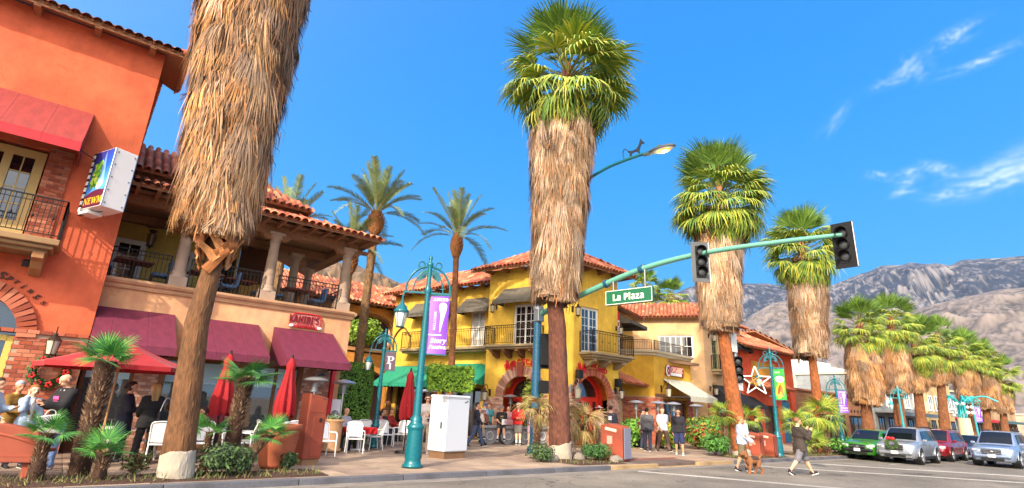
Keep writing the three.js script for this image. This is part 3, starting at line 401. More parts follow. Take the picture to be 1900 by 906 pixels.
// sloping fabric awning: cloth, cheeks, hanging valance and iron frame
function awning(parent, m, { x0, x1, yT, yB, out, val = 0.22, mat, cheeks = true, scallop = false, z = 0 }) {
  const th = 0.015, w = x1 - x0, L = Math.hypot(out, yT - yB), g = [];
  const N = 8; const t = new TB();
  for (let i = 0; i < N; i++) { const P = (q, d) => [q * out + z, mix(yT, yB, q) - 0.045 * Math.sin(Math.PI * q) - d]; const a = P(i / N, 0), b = P((i + 1) / N, 0), a2 = P(i / N, th), b2 = P((i + 1) / N, th); t.quad([x0, a[1], a[0]], [x0, b[1], b[0]], [x1, b[1], b[0]], [x1, a[1], a[0]], [1, 1, 1]); t.quad([x1, a2[1], a2[0]], [x1, b2[1], b2[0]], [x0, b2[1], b2[0]], [x0, a2[1], a2[0]], [1, 1, 1]); for (const [x, f] of [[x0, 0], [x1, 1]]) { const Q = [[x, a[1], a[0]], [x, a2[1], a2[0]], [x, b2[1], b2[0]], [x, b[1], b[0]]]; f ? t.quad(Q[3], Q[2], Q[1], Q[0], [1, 1, 1]) : t.quad(...Q, [1, 1, 1]); } }
  g.push(t.geo().deleteAttribute('color'));
  if (cheeks) for (const x of [x0 + 0.008, x1 - 0.008]) g.push(EX([[z, yT - 0.03], [z + out - 0.02, yB - 0.03], [z + out - 0.02, yB - val], [z, yB - val + 0.02]], 0.012).applyMatrix4(M4(x - 0.006, 0, 0, 0, -Math.PI / 2, 0).multiply(M4(0, 0, -0.012))));
  const a = put(obj('awning', g, mat, parent), m);
  const v = []; if (scallop) { const n = Math.max(3, Math.round(w / 0.3)), s = [[x0, yB - 0.01]]; for (let i = 0; i < n; i++) for (let k = 0; k <= 6; k++) s.push([x0 + (i + k / 6) * w / n, yB - val * 0.7 - val * 0.3 * Math.sin(Math.PI * k / 6)]); s.push([x1, yB - 0.01]); v.push(EX(s, 0.01).translate(0, 0, z + out - 0.005)); } else v.push(B(w, val, 0.012, (x0 + x1) / 2, yB - val / 2 - 0.004, z + out + 0.004));
  obj('valance', v, mat, a);
  const fr = []; for (let i = 0; i <= Math.max(1, Math.round(w / 1.3)); i++) { const x = mix(x0 + 0.03, x1 - 0.03, i / Math.max(1, Math.round(w / 1.3))); fr.push(bar([x, yT - 0.07, z + 0.02], [x, yB - 0.06, z + out - 0.03], 0.014, 6), bar([x, yB - 0.06, z + 0.02], [x, yB - 0.06, z + out - 0.03], 0.012, 6)); } fr.push(bar([x0 + 0.02, yB - 0.045, z + out - 0.03], [x1 - 0.02, yB - 0.045, z + out - 0.03], 0.014, 6));
  obj('awning_frame', fr, MT.galv, a); return a;
}
// wall lantern on a curled bracket
const lampGlass = M('#cfc8b4', 0.25, { phys: 1, transmission: 0.25, roughness: 0.4, thickness: 0 });
function lantern(parent, m, s = 1, mat = MT.ironBrown) {
  const o = put(obj('wall_lantern', [RB(0.12, 0.3, 0.03, 0.01, 0, 0, 0.015), TU([[0, -0.08, 0.02], [0, 0.16, 0.16], [0, 0.34, 0.26], [0, 0.3, 0.4], [0, 0.16, 0.38]], 0.014, 16, 6), CY(0.17, 0.03, 0.13, 0, 0.06, 0.38, 8), CY(0.05, 0.05, 0.05, 0, 0.15, 0.38, 8), CY(0.1, 0.12, 0.03, 0, -0.36, 0.38, 8), SP(0.03, 0, -0.42, 0.38), ...[0, 1, 2, 3].map((i) => bar([Math.cos(i * 1.57) * 0.145, 0, 0.38 + Math.sin(i * 1.57) * 0.145], [Math.cos(i * 1.57) * 0.1, -0.35, 0.38 + Math.sin(i * 1.57) * 0.1], 0.01, 5))], mat, parent), m.clone().multiply(new THREE.Matrix4().makeScale(s, s, s)));
  obj('lamp_glass', [CY(0.095, 0.14, 0.34, 0, -0.17, 0.38, 10)], lampGlass, o); return o;
}
// wall with openings; outer face at z=0
function wall(parent, m, w, h, holes, depth, mat, o = {}) { return put(obj(o.name ?? 'wall', EX(shape(o.pts ?? rectPath(0, 0, w, h), holes), depth).translate(0, 0, -depth), mat, parent), m); }
const BRICK = ['#a4553c', '#98492f', '#b0634a', '#8b4231', '#b97357', '#a86048'].map((c) => M(c, 0.9, { bumpMap: T_bump, bumpScale: 0.006 }));
const BRICKC = ['#a4553c', '#98492f', '#b0634a', '#8b4231', '#b97357', '#a86048'].map(lin), BRICKP = ['#b98a76', '#a87866', '#c49b86', '#96695a', '#c9a796', '#a2705f'].map(lin);
const vbrick = M('#ffffff', 0.9, { vertexColors: true, bumpMap: T_bump, bumpScale: 0.006 });
function bricks(parent, m, x0, y0, w, h, o = {}) {
  const { bw = 0.25, bh = 0.085, j = 0.014, single = 0, skip = () => false, cols = BRICKC, seed = 1, z = 0, name = 'brick' } = o, r = rng(seed), g = [], rows = Math.floor(h / (bh + j)), base = done(B(bw, bh, 0.05)); let made = 0;
  const grp = put(obj('brickwork', o.gap ? B(o.gap[0] - x0, h, 0.02, (o.gap[0] + x0) / 2, y0 + h / 2, z - 0.005) : B(w, h, 0.02, x0 + w / 2, y0 + h / 2, z - 0.005), M(o.mortar ?? '#a8907c', 0.95), parent), m);
  for (let k = 0; k < rows; k++) { const y = y0 + (k + 0.5) * (bh + j), off = k % 2 ? (bw + j) / 2 : 0; for (let x = x0 - off; x < x0 + w; x += bw + j) { const a = Math.max(x, x0), b = Math.min(x + bw, x0 + w); if (b - a < 0.04 || skip((a + b) / 2, y)) continue; const cx = (a + b) / 2, full = b - a > bw - 0.001; const dz = (r() - 0.5) * 0.008; if (made < single && full) { const q = obj(name, base, BRICK[Math.floor(r() * BRICK.length)], grp); q.position.set(cx, y, z + dz); made++; } else g.push(withColor(B(b - a, bh, 0.05, cx, y, z + dz), jit(cols[Math.floor(r() * cols.length)], r, 0.12))); } }
  if (o.gap) obj('mortar', B(x0 + w - o.gap[1], h, 0.02, (o.gap[1] + x0 + w) / 2, y0 + h / 2, z - 0.005), M(o.mortar ?? '#a8907c', 0.95), grp); if (g.length) stuff(obj('bricks', g, vbrick, grp)); return grp;
}
function archRing(parent, m, cx, ys, hw, top, ring, n, o = {}) { const r = rng(o.seed ?? 2), g = [], cols = o.cols ?? BRICKC, dz = o.z ?? 0.02; const ring0 = []; for (let i = 0; i < n; i++) { const a = Math.PI * (i + 0.5) / n, hh = top - ys, da = Math.PI / n; const c = Math.cos(a), s = Math.sin(a), R = Math.hypot(hw * c, hh * s), wid = da * Math.hypot(hw * s, hh * c) * 0.97; const g1 = B(ring, wid, o.d ?? 0.1).applyMatrix4(M4(cx + c * hw + Math.cos(Math.atan2(s * hw, c * hh)) * ring / 2, ys + s * hh + Math.sin(Math.atan2(s * hw, c * hh)) * ring / 2, dz, 0, 0, Math.atan2(s * hw, c * hh))); if (o.single) { const q = put(obj('arch_brick', g1, BRICK[Math.floor(r() * BRICK.length)], parent), m); } else g.push(withColor(g1, jit(cols[Math.floor(r() * cols.length)], r, 0.12))); } if (g.length) return put(stuff(obj('arch_bricks', g, vbrick, parent)), m); }
function corbels(parent, m, xs, y, d, h, w, mat) { return xs.map((x) => put(obj('bracket', EX([[0, 0], [d, 0], [d, -h * 0.3], [d * 0.75, -h * 0.42], [d * 0.55, -h * 0.75], [d * 0.2, -h], [0, -h]], w, 0.01).applyMatrix4(M4(x + w / 2, y, 0, 0, -Math.PI / 2, 0)), mat, parent), m)); }
function moulding(pts, len) { return EX(pts, len).applyMatrix4(M4(len, 0, 0, 0, -Math.PI / 2, 0)); } // profile [z, y], run along +x from 0
function speaker(parent, m, s = 1) { const o = put(obj('loudspeaker', [RB(0.3 * s, 0.42 * s, 0.26 * s, 0.02, 0, 0, 0.3), TU([[0, -0.1, 0.2], [0, -0.2, 0.1], [0, -0.35, 0.04], [0, -0.45, 0.01]], 0.015, 8, 5), new THREE.TorusGeometry(0.1, 0.012, 5, 12).translate(0, -0.35, 0.1)], MT.black, parent), m); return o; }
// ---------------------------------------------------------------- buildings
const OR = stucco('#e8704a'), PEACH = stucco('#f8ba8c'), YEL = stucco('#ffce4e'), YEL2 = stucco('#ffc050'), TAN = stucco('#f6c894'), ORY = stucco('#ea9a44'), REDB = stucco('#f0623a'), CREAM = stucco('#e6cf9c'), WHT = stucco('#d6d3cc'), BRN = stucco('#a5714f'), PINK = stucco('#d9ae94');
const maroon = M('#742642', 0.75, { map: T_canvas }), maroonRed = M('#cc2c38', 0.75, { map: T_canvas }), greyAwn = M('#6d665a', 0.85, { map: T_canvas }), greenAwn = M('#1f9474', 0.75, { map: T_canvas }), creamAwn = M('#cfcbb8', 0.8, { map: T_canvas }), blackAwn = M('#2e3036', 0.85, { map: T_canvas }), redDoor = M('#c02a12', 0.5);
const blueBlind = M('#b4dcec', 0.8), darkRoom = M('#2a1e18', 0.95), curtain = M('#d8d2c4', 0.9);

{ // ---- tall orange corner building: brick base, arched window, balcony, awning
  const b = thing('orange_building', 'tall orange stucco building with brick base and deep tiled eaves', 'building', [0.28, 0, -18.35]), I = FR(0, 0, 0);
  const H = 11.72, W = 14;
  wall(b, FR(-W, 0, 0), W, H, [archPts(W - 2.45, 0.02, 1.0, 2.75, 3.75), rectPath(W - 3.55, 5.15, W - 1.9, 7.75)], 0.4, OR);
  put(obj('side_wall', [B(0.4, H, 9.6, -0.2, H / 2, -5.2), B(W, H, 0.4, -W / 2, H / 2, -10.2), B(0.4, H, 9.6, -W + 0.2, H / 2, -5.2)], OR, b), I);
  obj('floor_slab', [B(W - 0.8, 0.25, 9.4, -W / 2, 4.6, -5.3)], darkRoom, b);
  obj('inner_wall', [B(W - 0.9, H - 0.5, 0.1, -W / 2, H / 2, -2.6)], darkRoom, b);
  // brick base
  const inArch = (x, y) => { const dx = (x + 2.45) / 1.4, dy = (y - 2.75) / 1.36; return Math.abs(x + 2.45) < 1.02 && y < 2.75 || (y >= 2.75 && dx * dx + dy * dy < 1); };
  bricks(b, I, -3.46, 0, 3.46, 2.86, { single: 290, skip: inArch, z: 0.03, seed: 4, gap: [-3.45, -1.45] });
  bricks(b, I, -9, 0, 5.5, 2.86, { z: 0.03, seed: 5 });
  bricks(b, FR(0, 0, 0, 90).multiply(M4(-3, 0, 0)), 0, 0, 3, 2.86, { z: 0.028, seed: 9 });
  for (let i = 0; i < 9; i++) { const o = obj('brick', B(0.235, 0.09, 0.12, -0.13 - i * 0.25, 2.91, 0.045), BRICK[i % 6], b); }
  archRing(b, I, -2.45, 2.75, 1.0, 3.75, 0.38, 27, { single: 1, z: 0.03, d: 0.13 });
  const win = obj('arched_window', [B(0.14, 2.75, 0.09, -3.36, 1.4, -0.12), B(0.14, 2.75, 0.09, -1.54, 1.4, -0.12), B(1.7, 0.14, 0.09, -2.45, 2.72, -0.12), B(1.7, 0.3, 0.09, -2.45, 0.15, -0.12), B(0.09, 2.4, 0.08, -2.45, 1.5, -0.12)], M('#c9b45a', 0.6), b);
  obj('pane', [B(1.72, 2.5, 0.012, -2.45, 1.45, -0.13)], MT.glassBlue, win); obj('pane', [EX(archPts(-2.45, 2.79, 0.99, 2.8, 3.74), 0.012).translate(0, 0, -0.14)], MT.glassBlue, win);
  // balcony door, brick piers, balcony
  const d = glazed('balcony_door', b, I, { x: -3.45, y: 5.17, w: 1.5, h: 2.5, z: -0.18, leaves: 2, cols: 2, rows: 4, mat: M('#b89f66', 0.65), glass: MT.glass, kick: 0.35, fw: 0.12 });
  bricks(b, I, -1.9, 5.2, 0.52, 2.6, { single: 40, z: 0.03, seed: 8 }); bricks(b, I, -4.15, 5.2, 0.6, 2.6, { z: 0.03, seed: 18 });
  const bal = obj('balcony', [RB(5, 0.16, 1.08, 0.03, -3.6, 5.06, 0.52), RB(4.8, 0.1, 0.96, 0.03, -3.6, 4.93, 0.48), RB(4.6, 0.1, 0.8, 0.03, -3.6, 4.84, 0.4)], M('#9c7c58', 0.85, { map: T_mottle }), b);
  corbels(b, I, [-1.45, -2.6, -3.9, -5.2], 4.8, 0.85, 0.5, 0.22, M('#a8794f', 0.85, { map: T_mottle }));
  railing(b, I, [[-6, 5.14, 1.0], [-1.17, 5.14, 1.0], [-1.17, 5.14, 0.02]], 1.02, { gap: 0.1, knot: 1 });
  obj('floodlight', [RB(0.26, 0.16, 0.16, 0.02, -1.6, 4.55, 0.4, 0.5), bar([-1.6, 4.6, 0.38], [-1.6, 4.8, 0.38], 0.02)], MT.black, b);
  const aw = awning(b, I, { x0: -6.2, x1: -1.25, yT: 9.12, yB: 7.72, out: 1.35, val: 0.26, mat: M('#9c3834', 0.75, { map: T_canvas }) }); aw.children[0].material = maroonRed;
  obj('cord', [bar([-1.25, 7.5, 1.35], [-0.75, 7.7, 0.02], 0.012)], MT.iron, b);
  // eaves
  const ov = 0.56; tileRoof(b, FR(-W - ov, H - 0.05, ov), W + 2 * ov, 4.6, 1.75, { iR: 4.6 * 1.07, rows: 2, seed: 3, skipL: 46 });
  tileRoof(b, FR(ov, H - 0.05, ov, -90), 2.5, 2.2, 0.84, { iL: 2.35, rows: 0, seed: 4 }); tileRoof(b, FR(0.02, H - 0.05, ov - 2.4, -90), 8.6, 4.0, 1.5, { rows: 0, seed: 14 });
  ridgeCap(b, [ov, H, ov], [ov - 4.5, H + 1.75, ov - 4.5]);
  for (let i = 0; i < 10; i++) put(obj('rafter', [B(0.16, 0.22, ov + 0.1, -0.35 - i * 1.35, H - 0.1, ov / 2 - 0.05)], MT.soffit, b), I);
  obj('fascia', [B(W + 2 * ov, 0.16, 0.05, -W / 2, H - 0.09, ov - 0.01), B(0.05, 0.16, 2.6, ov - 0.01, H - 0.09, ov - 1.3)], MT.soffit, b);
  obj('soffit', [B(W + 2 * ov - 0.1, 0.03, ov, -W / 2, H + 0.06, ov / 2), B(ov, 0.03, 2.5, ov / 2, H + 0.06, ov - 1.25)], MT.soffit, b);
  lantern(b, FR(-0.68, 2.72, 0.06), 1.0);
  // iron script letters over the arch, following its curve
  const ltr = 'Springs', lm = M('#3a1f18', 0.5, { metalness: 0.3 });
  for (let i = 0; i < ltr.length; i++) { const q = i / 6, x = mix(-2.05, -1.12, q), y = mix(4.22, 3.66, q) + 0.08 * Math.sin(Math.PI * q); const sh = new THREE.Matrix4().set(1, 0.25, 0, 0, 0, 1, 0, 0, 0, 0, 1, 0, 0, 0, 0, 1); obj('letter', [text(ltr[i], i ? 0.13 : 0.2, 0.02, fontSerif).applyMatrix4(sh).applyMatrix4(M4(x, y, 0.02, 0, 0, -0.55))], lm, b); }
}
{ // projecting sign box on the orange wall: printed faces, plain metal edge, bulb strip
  const t = thing('sign_box', 'projecting box sign with colourful printed face and white metal edge on the orange wall', 'sign', [-0.18, 7.0, -17.55], 0.42); t.scale.setScalar(0.93);
  obj('sign_body', [RB(0.62, 1.8, 1.0, 0.015, 0, 0, 0)], MT.whitePlastic, t);
  const art = canvasTex(256, 448, (g, w, h) => { const k = g.createLinearGradient(0, 0, w, h); k.addColorStop(0, '#3a1a5c'); k.addColorStop(0.4, '#1c55c8'); k.addColorStop(0.7, '#58a8f0'); k.addColorStop(1, '#2a1038'); g.fillStyle = k; g.fillRect(0, 0, w, h); g.fillStyle = '#bfe2ff'; g.beginPath(); g.moveTo(150, 0); g.lineTo(120, 250); g.lineTo(210, 250); g.closePath(); g.globalAlpha = 0.5; g.fill(); g.globalAlpha = 1; const r = rng(4); for (let i = 0; i < 90; i++) { g.fillStyle = ['#4e9a2e', '#8fcf3a', '#2f6f24', '#c9d85a'][i % 4]; g.beginPath(); g.ellipse(30 + r() * 95, 90 + r() * 200, 8 + r() * 18, 5 + r() * 12, r() * 3, 0, 7); g.fill(); } g.fillStyle = '#e8e0d8'; g.beginPath(); g.ellipse(165, 275, 45, 30, -0.5, 0, 7); g.fill(); g.fillStyle = '#5a1030'; g.beginPath(); g.moveTo(0, 360); g.quadraticCurveTo(120, 290, w, 330); g.lineTo(w, h); g.lineTo(0, h); g.fill(); g.fillStyle = '#e9b51c'; g.font = 'bold 74px serif'; g.fillText('NEWMA', 4, 425); });
  const pm = M('#ffffff', 0.5, { map: art }), face = new THREE.PlaneGeometry(0.96, 1.76).rotateY(-Math.PI / 2).translate(-0.316, 0, 0);
  obj('printed_face', face, pm, t, true); obj('printed_face', new THREE.PlaneGeometry(0.96, 1.76).rotateY(Math.PI / 2).translate(0.316, 0, 0), pm, t, true);
  obj('edge_trim', [B(0.02, 1.78, 0.02, -0.29, 0, 0.5), B(0.02, 1.78, 0.02, 0.29, 0, 0.5)], MT.steel, t);
  for (let i = 0; i < 5; i++) for (const s of [-1, 1]) obj('bolt', [CY(0.022, 0.022, 0.025, s * 0.23, -0.78 + i * 0.39, 0.505, 8, Math.PI / 2)], MT.galv, t);
  obj('bulb_strip', [RB(0.14, 1.95, 0.2, 0.02, -0.22, -0.06, -0.62)], MT.black, t);
  for (let i = 0; i < 9; i++) obj('bulb', [RB(0.03, 0.13, 0.11, 0.012, -0.3, 0.76 - i * 0.205, -0.62)], MT.white, t);
  obj('bracket', [bar([0, 0.96, 0.1], [-0.1, 0.98, -0.9], 0.025)], MT.galv, t); obj('bracket', [bar([0, -0.9, 0], [-0.1, -0.95, -0.9], 0.025)], MT.galv, t); obj('ballast_box', [RB(0.4, 0.1, 0.5, 0.02, -0.1, -0.98, -0.4)], MT.whitePlastic, t);
}
{ // ---- two-storey peach building with an open roof terrace
  const b = thing('terrace_building', 'peach two-storey building with maroon awnings and open columned roof terrace', 'building', [0.28, 0, -19]), I = FR(0, 0, 0), W = 7.4;
  wall(b, FR(0, 2.62, 0), W, 2.0, [], 0.35, PEACH);
  obj('side_wall', [B(0.35, 4.62, 8, W - 0.175, 2.31, -4.35)], PEACH, b);
  obj('rear_wall', [B(W, 4.62, 0.3, W / 2, 2.31, -8.5)], PEACH, b);
  obj('interior_wall', [B(W - 0.4, 2.6, 0.1, W / 2, 1.3, -3.2)], M('#a87c52', 0.9, { map: T_mottle }), b);
  obj('terrace_floor', [B(W, 0.22, 8.6, W / 2, 4.56, -4.3)], M('#e2c8a6', 0.9), b); obj('timber_screen', [B(1.25, 2.75, 0.12, 4.75, 6.05, -4.05)], M('#6a4630', 0.85, { map: T_wood }), b);
  const prof = [[0, 0], [0.06, 0], [0.09, 0.06], [0.09, 0.1], [0.16, 0.14], [0.2, 0.2], [0.2, 0.27], [0, 0.27]];
  obj('cornice', [moulding(prof, W + 0.02).translate(0, 4.42, 0.001), EX(prof.map(([a, c]) => [a, c]), 8.6).applyMatrix4(M4(W, 4.42, -8.6))], M('#c79a76', 0.85, { map: T_mottle }), b);
  // shop front: brick piers, timber posts, glazing with blue blinds, low base wall
  for (const [x, w] of [[1.25, 0.62], [3.75, 0.55], [5.95, 0.95]]) { bricks(b, FR(0, 0, 0.02), x, 0, w, 2.62, { bw: 0.2, bh: 0.07, seed: x * 9, cols: BRICKP, mortar: '#8a7468' }); obj('pier', [B(w, 2.62, 0.3, x + w / 2, 1.31, -0.16)], PEACH, b); }
  for (const [x0, x1] of [[0.05, 1.25], [1.87, 3.75], [4.3, 5.95], [6.9, 7.05]]) {
    const w = x1 - x0; if (w < 0.5) continue; const n = w > 1.5 ? 2 : 1;
    const f = obj('shop_window', [B(w, 0.1, 0.1, (x0 + x1) / 2, 2.57, -0.1), B(w, 0.4, 0.16, (x0 + x1) / 2, 0.2, -0.1), ...Array.from({ length: n + 1 }, (_, i) => B(0.09, 2.1, 0.1, mix(x0 + 0.045, x1 - 0.045, i / n), 1.46, -0.1))], MT.timber, b);
    const pw = (w - 0.09 * (n + 1)) / n; for (let i = 0; i < n; i++) { const cx = x0 + 0.09 + pw / 2 + i * (pw + 0.09); obj('pane', [B(pw, 2.1, 0.01, cx, 1.46, -0.1)], M('#a8b0b4', 0.03, { phys: 1, transmission: 0.8, thickness: 0, ior: 2.0 }), f); obj('roller_blind', [B(pw - 0.02, 0.6, 0.006, cx, 2.2, -0.088)], blueBlind, f); }
  }
  obj('timber_post', [B(0.16, 2.62, 0.16, 1.92, 1.31, 0.02)], MT.timber, b); obj('timber_post', [B(0.16, 2.62, 0.16, 5.86, 1.31, 0.02)], MT.timber, b); obj('red_trim', [B(0.12, 2.7, 0.3, 6.98, 1.35, 0)], MT.redSign, b);
  for (const [x, w] of [[1.6, 0.5], [5, 0.6]]) obj('menu_board', [RB(w * 0.6, 0.55, 0.04, 0.01, x + 2.3, 1.35, -0.06)], MT.whitePlastic, b);
  for (const [x0, x1] of [[0.02, 1.9], [2.35, 4.3], [4.78, 6.8]]) awning(b, I, { x0, x1, yT: 3.84, yB: 2.72, out: 1.95, val: 0.2, mat: maroon });
  // terrace: columns on plinths, beams with brackets, ceiling, back wall with doors, railings
  const colM = M('#b49a86', 0.8, { map: T_mottle, bumpMap: T_bump, bumpScale: 0.005 });
  const colProf = [[0.27, 0], [0.27, 0.07], [0.22, 0.12], [0.235, 0.17], [0.19, 0.22]]; for (let i = 0; i <= 8; i++) { const y = 0.22 + i * 0.17, R = 0.19 - 0.035 * i / 8; colProf.push([R, y], [R, y + 0.14], [R - 0.014, y + 0.155]); } colProf.push([0.19, 1.76], [0.15, 1.8], [0.22, 1.9], [0.24, 1.95], [0.24, 2.0]);
  const colG = done(LA(colProf, 20)), pl = done(RB(0.5, 0.36, 0.5, 0.015, 0, 0.18, 0)), cap = done(RB(0.52, 0.1, 0.52, 0.02, 0, 2.4, 0));
  for (const [x, z] of [[1.78, -0.3], [4.42, -0.3], [7.06, -0.3], [5.85, -2.6], [7.06, -4.6]]) { const c = obj('column', colG, colM, b); c.position.set(x, 5.0, z); const p = obj('plinth', pl, colM, c); p.position.y = -0.34; const k = obj('capital', cap, colM, c); k.position.y = -0.35; }
  obj('beam', [B(W, 0.3, 0.28, W / 2, 7.2, -0.3), B(0.28, 0.3, 4.6, W - 0.3, 7.2, -2.4), B(W, 0.28, 0.26, W / 2, 7.2, -2.6)], MT.soffit, b);
  for (const x of [1.78, 4.42, 7.06]) obj('bracket', [EX([[-0.75, 0.12], [0.75, 0.12], [0.75, 0.02], [0.5, 0], [0.38, -0.14], [0.24, -0.16], [-0.24, -0.16], [-0.38, -0.14], [-0.5, 0], [-0.75, 0.02]], 0.24, 0.01).translate(x, 7.0, -0.42)], MT.soffit, b);
  obj('ceiling', [B(W + 0.2, 0.05, 4.9, W / 2, 7.4, -2.3)], M('#a5866a', 0.85, { map: T_wood }), b);
  for (let i = 0; i < 15; i++) obj('rafter', [B(0.1, 0.14, 1.2, 0.2 + i * 0.52, 7.3, 0.35)], MT.soffit, b);
  tileRoof(b, FR(-0.2, 7.33, 1.0), W + 0.55, 2.6, 0.95, { rows: 2, seed: 7, iR: 2.6 });
  tileRoof(b, FR(W + 0.35, 7.33, 1.0, -90), 8, 2.6, 0.95, { rows: 0, seed: 17, iL: 2.6 });
  obj('clerestory', [B(5.4, 0.9, 0.2, 2.7, 8.2, -1.75), B(0.2, 0.9, 5, 5.35, 8.2, -4.2)], MT.soffit, b);
  tileRoof(b, FR(-0.2, 8.55, -1.25), 5.9, 2.8, 1.8, { rows: 2, seed: 9, iR: 2.4 });
  tileRoof(b, FR(5.75, 8.55, -1.25, -90), 6, 2.6, 1.67, { rows: 0, seed: 19, iL: 2.4 });
  wall(b, FR(0, 4.67, -4), 4.1, 2.75, [], 0.2, stucco('#ffe07a'), { name: 'terrace_wall' });
  glazed('terrace_door', b, FR(0, 4.67, -3.96), { x: 0.05, y: 0, w: 0.95, h: 2.1, leaves: 1, cols: 2, rows: 4, mat: MT.white }); glazed('terrace_window', b, FR(0, 4.67, -3.96), { x: 1.95, y: 0.4, w: 0.62, h: 1.65, leaves: 1, cols: 1, rows: 3, mat: MT.white }); glazed('terrace_door', b, FR(0, 4.67, -3.96), { x: 3.2, y: 0, w: 0.8, h: 2.1, leaves: 1, cols: 2, rows: 4, mat: MT.woodDark });
  for (const g of [B(1.1, 1.15, 0.1, 4.6, 5.25, -3.6), B(0.9, 1.2, 0.08, 6.1, 5.25, -4.4)]) obj('terrace_screen', [g], M('#b98a3a', 0.85), b);
  const rp = [[0.02, 4.69, -0.08], [1.5, 4.69, -0.08]]; railing(b, I, rp, 0.92, { gap: 0.115, knot: 0 }); railing(b, I, [[2.05, 4.69, -0.08], [4.15, 4.69, -0.08]], 0.92, { gap: 0.115 }); railing(b, I, [[4.7, 4.69, -0.08], [6.8, 4.69, -0.08]], 0.92, { gap: 0.115 }); railing(b, I, [[7.2, 4.69, -0.5], [7.2, 4.69, -4.4]], 0.92, { gap: 0.115 });
  for (const [x, z] of [[1.45, -2.2], [4.75, -2.0], [3.3, -3.1]]) { const f = obj('ceiling_fan', [CY(0.02, 0.02, 0.35, x, 7.2, z), CY(0.1, 0.12, 0.14, x, 7.0, z)], MT.woodDark, b); for (let i = 0; i < 5; i++) obj('fan_blade', [B(0.62, 0.015, 0.13, 0.42, 0, 0, 0.15).applyMatrix4(M4(x, 6.98, z, 0, i * 1.2566 + x, 0))], MT.timber, f); }
  for (const [x, z] of [[1.0, -2.5], [2.95, -2.7]]) { const l = obj('hanging_lantern', [CY(0.008, 0.008, 0.5, x, 7.1, z, 6), CY(0.05, 0.14, 0.12, x, 6.83, z, 8), CY(0.13, 0.08, 0.05, x, 6.35, z, 8), SP(0.04, x, 6.28, z), ...[0, 1, 2, 3, 4, 5].map((i) => bar([x + Math.cos(i * 1.047) * 0.13, 6.76, z + Math.sin(i * 1.047) * 0.13], [x + Math.cos(i * 1.047) * 0.1, 6.36, z + Math.sin(i * 1.047) * 0.1], 0.012, 5))], MT.ironBrown, b); obj('lamp_glass', [CY(0.09, 0.115, 0.38, x, 6.56, z, 10)], M('#8a6a3a', 0.3), l); }
  // red framed name sign above the right awning
  const s = obj('name_sign', [RB(1.12, 0.06, 0.05, 0.02, 5.78, 3.93, 0.06), TU([[5.24, 3.95, 0.06], [5.26, 4.2, 0.06], [5.36, 4.36, 0.06], [5.6, 4.4, 0.06], [6.05, 4.4, 0.06], [6.26, 4.35, 0.06], [6.32, 4.2, 0.06], [6.33, 3.95, 0.06]], 0.025, 32, 6), ], MT.redSign, b); obj('sign_panel', [B(1.0, 0.38, 0.02, 5.78, 4.18, 0.025)], M('#e8948a', 0.6), s);
  s.material = M('#c8252c', 0.45);
  obj('lettering', [text("KAHIBI'S", 0.215, 0.05).scale(0.82, 1.15, 1).translate(5.72, 4.2, 0.04)], M('#7a0610', 0.4), s); obj('lettering', [text('STUDIO', 0.12, 0.03).translate(5.78, 3.99, 0.08)], M('#a01020', 0.4), s);
  for (const x of [5.3, 6.26]) obj('sign_bulb', [SP(0.07, x, 3.95, 0.09, [1.2, 0.8, 0.7])], MT.whitePlastic, s);
  lantern(b, FR(6.5, 2.35, 0.06), 0.8, MT.galv);
}
{ // ---- ochre arcaded building at the back of the court
  const b = thing('arcaded_building', 'ochre building with wide timber arches and tiled roof at the back of the court', 'building', [7.9, 0, -33]), I = FR(0, 0, 0), W = 9.2;
  wall(b, I, W, 7.7, [archPts(3.1, 4.9, 1.35, 5.9, 7.0), archPts(6.7, 4.9, 1.75, 5.9, 7.0), archPts(3.1, 0.02, 1.3, 2.6, 3.5), archPts(6.7, 0.02, 1.6, 2.6, 3.6)], 0.4, ORY);
  obj('inner_wall', [B(W, 7.7, 0.2, W / 2, 3.85, -2.4)], M('#8a6a58', 0.9, { map: T_mottle }), b); obj('floor_slab', [B(W, 0.25, 2.4, W / 2, 4.7, -1.2), B(W, 0.1, 3.2, W / 2, 7.6, -1.6)], M('#a5724c', 0.9), b);
  obj('string_course', [B(W, 0.22, 0.1, W / 2, 4.78, 0.052)], M('#c98e62', 0.85), b);
  glazed('dark_window', b, FR(0, 4.85, -2.28), { x: 2.3, y: 0.1, w: 1.1, h: 1.8, mat: MT.woodDark }); glazed('dark_window', b, FR(0, 0, -2.28), { x: 5.6, y: 0.1, w: 1.8, h: 2.4, mat: MT.woodDark, leaves: 2, cols: 1, rows: 1 });
  railing(b, FR(0, 0, -0.1), [[1.7, 4.85, 0], [4.5, 4.85, 0]], 0.9); railing(b, FR(0, 0, -0.1), [[4.95, 4.85, 0], [8.45, 4.85, 0]], 0.9);
  for (const [x, w] of [[3.1, 1.35], [6.7, 1.75]]) obj('arch_trim', [TU([...Array(9)].map((_, i) => { const a = Math.PI * i / 8; return [x + Math.cos(a) * (w + 0.06), 5.9 + Math.sin(a) * 1.16, 0.03]; }), 0.09, 24, 6)], MT.timber, b);
  tileRoof(b, FR(-0.4, 7.65, 0.8), W + 0.8, 3.4, 1.9, { rows: 0, seed: 21 });
  for (let i = 0; i < 12; i++) obj('rafter', [B(0.14, 0.18, 0.85, i * 0.8 + 0.2, 7.6, 0.38)], MT.timber, b);
}
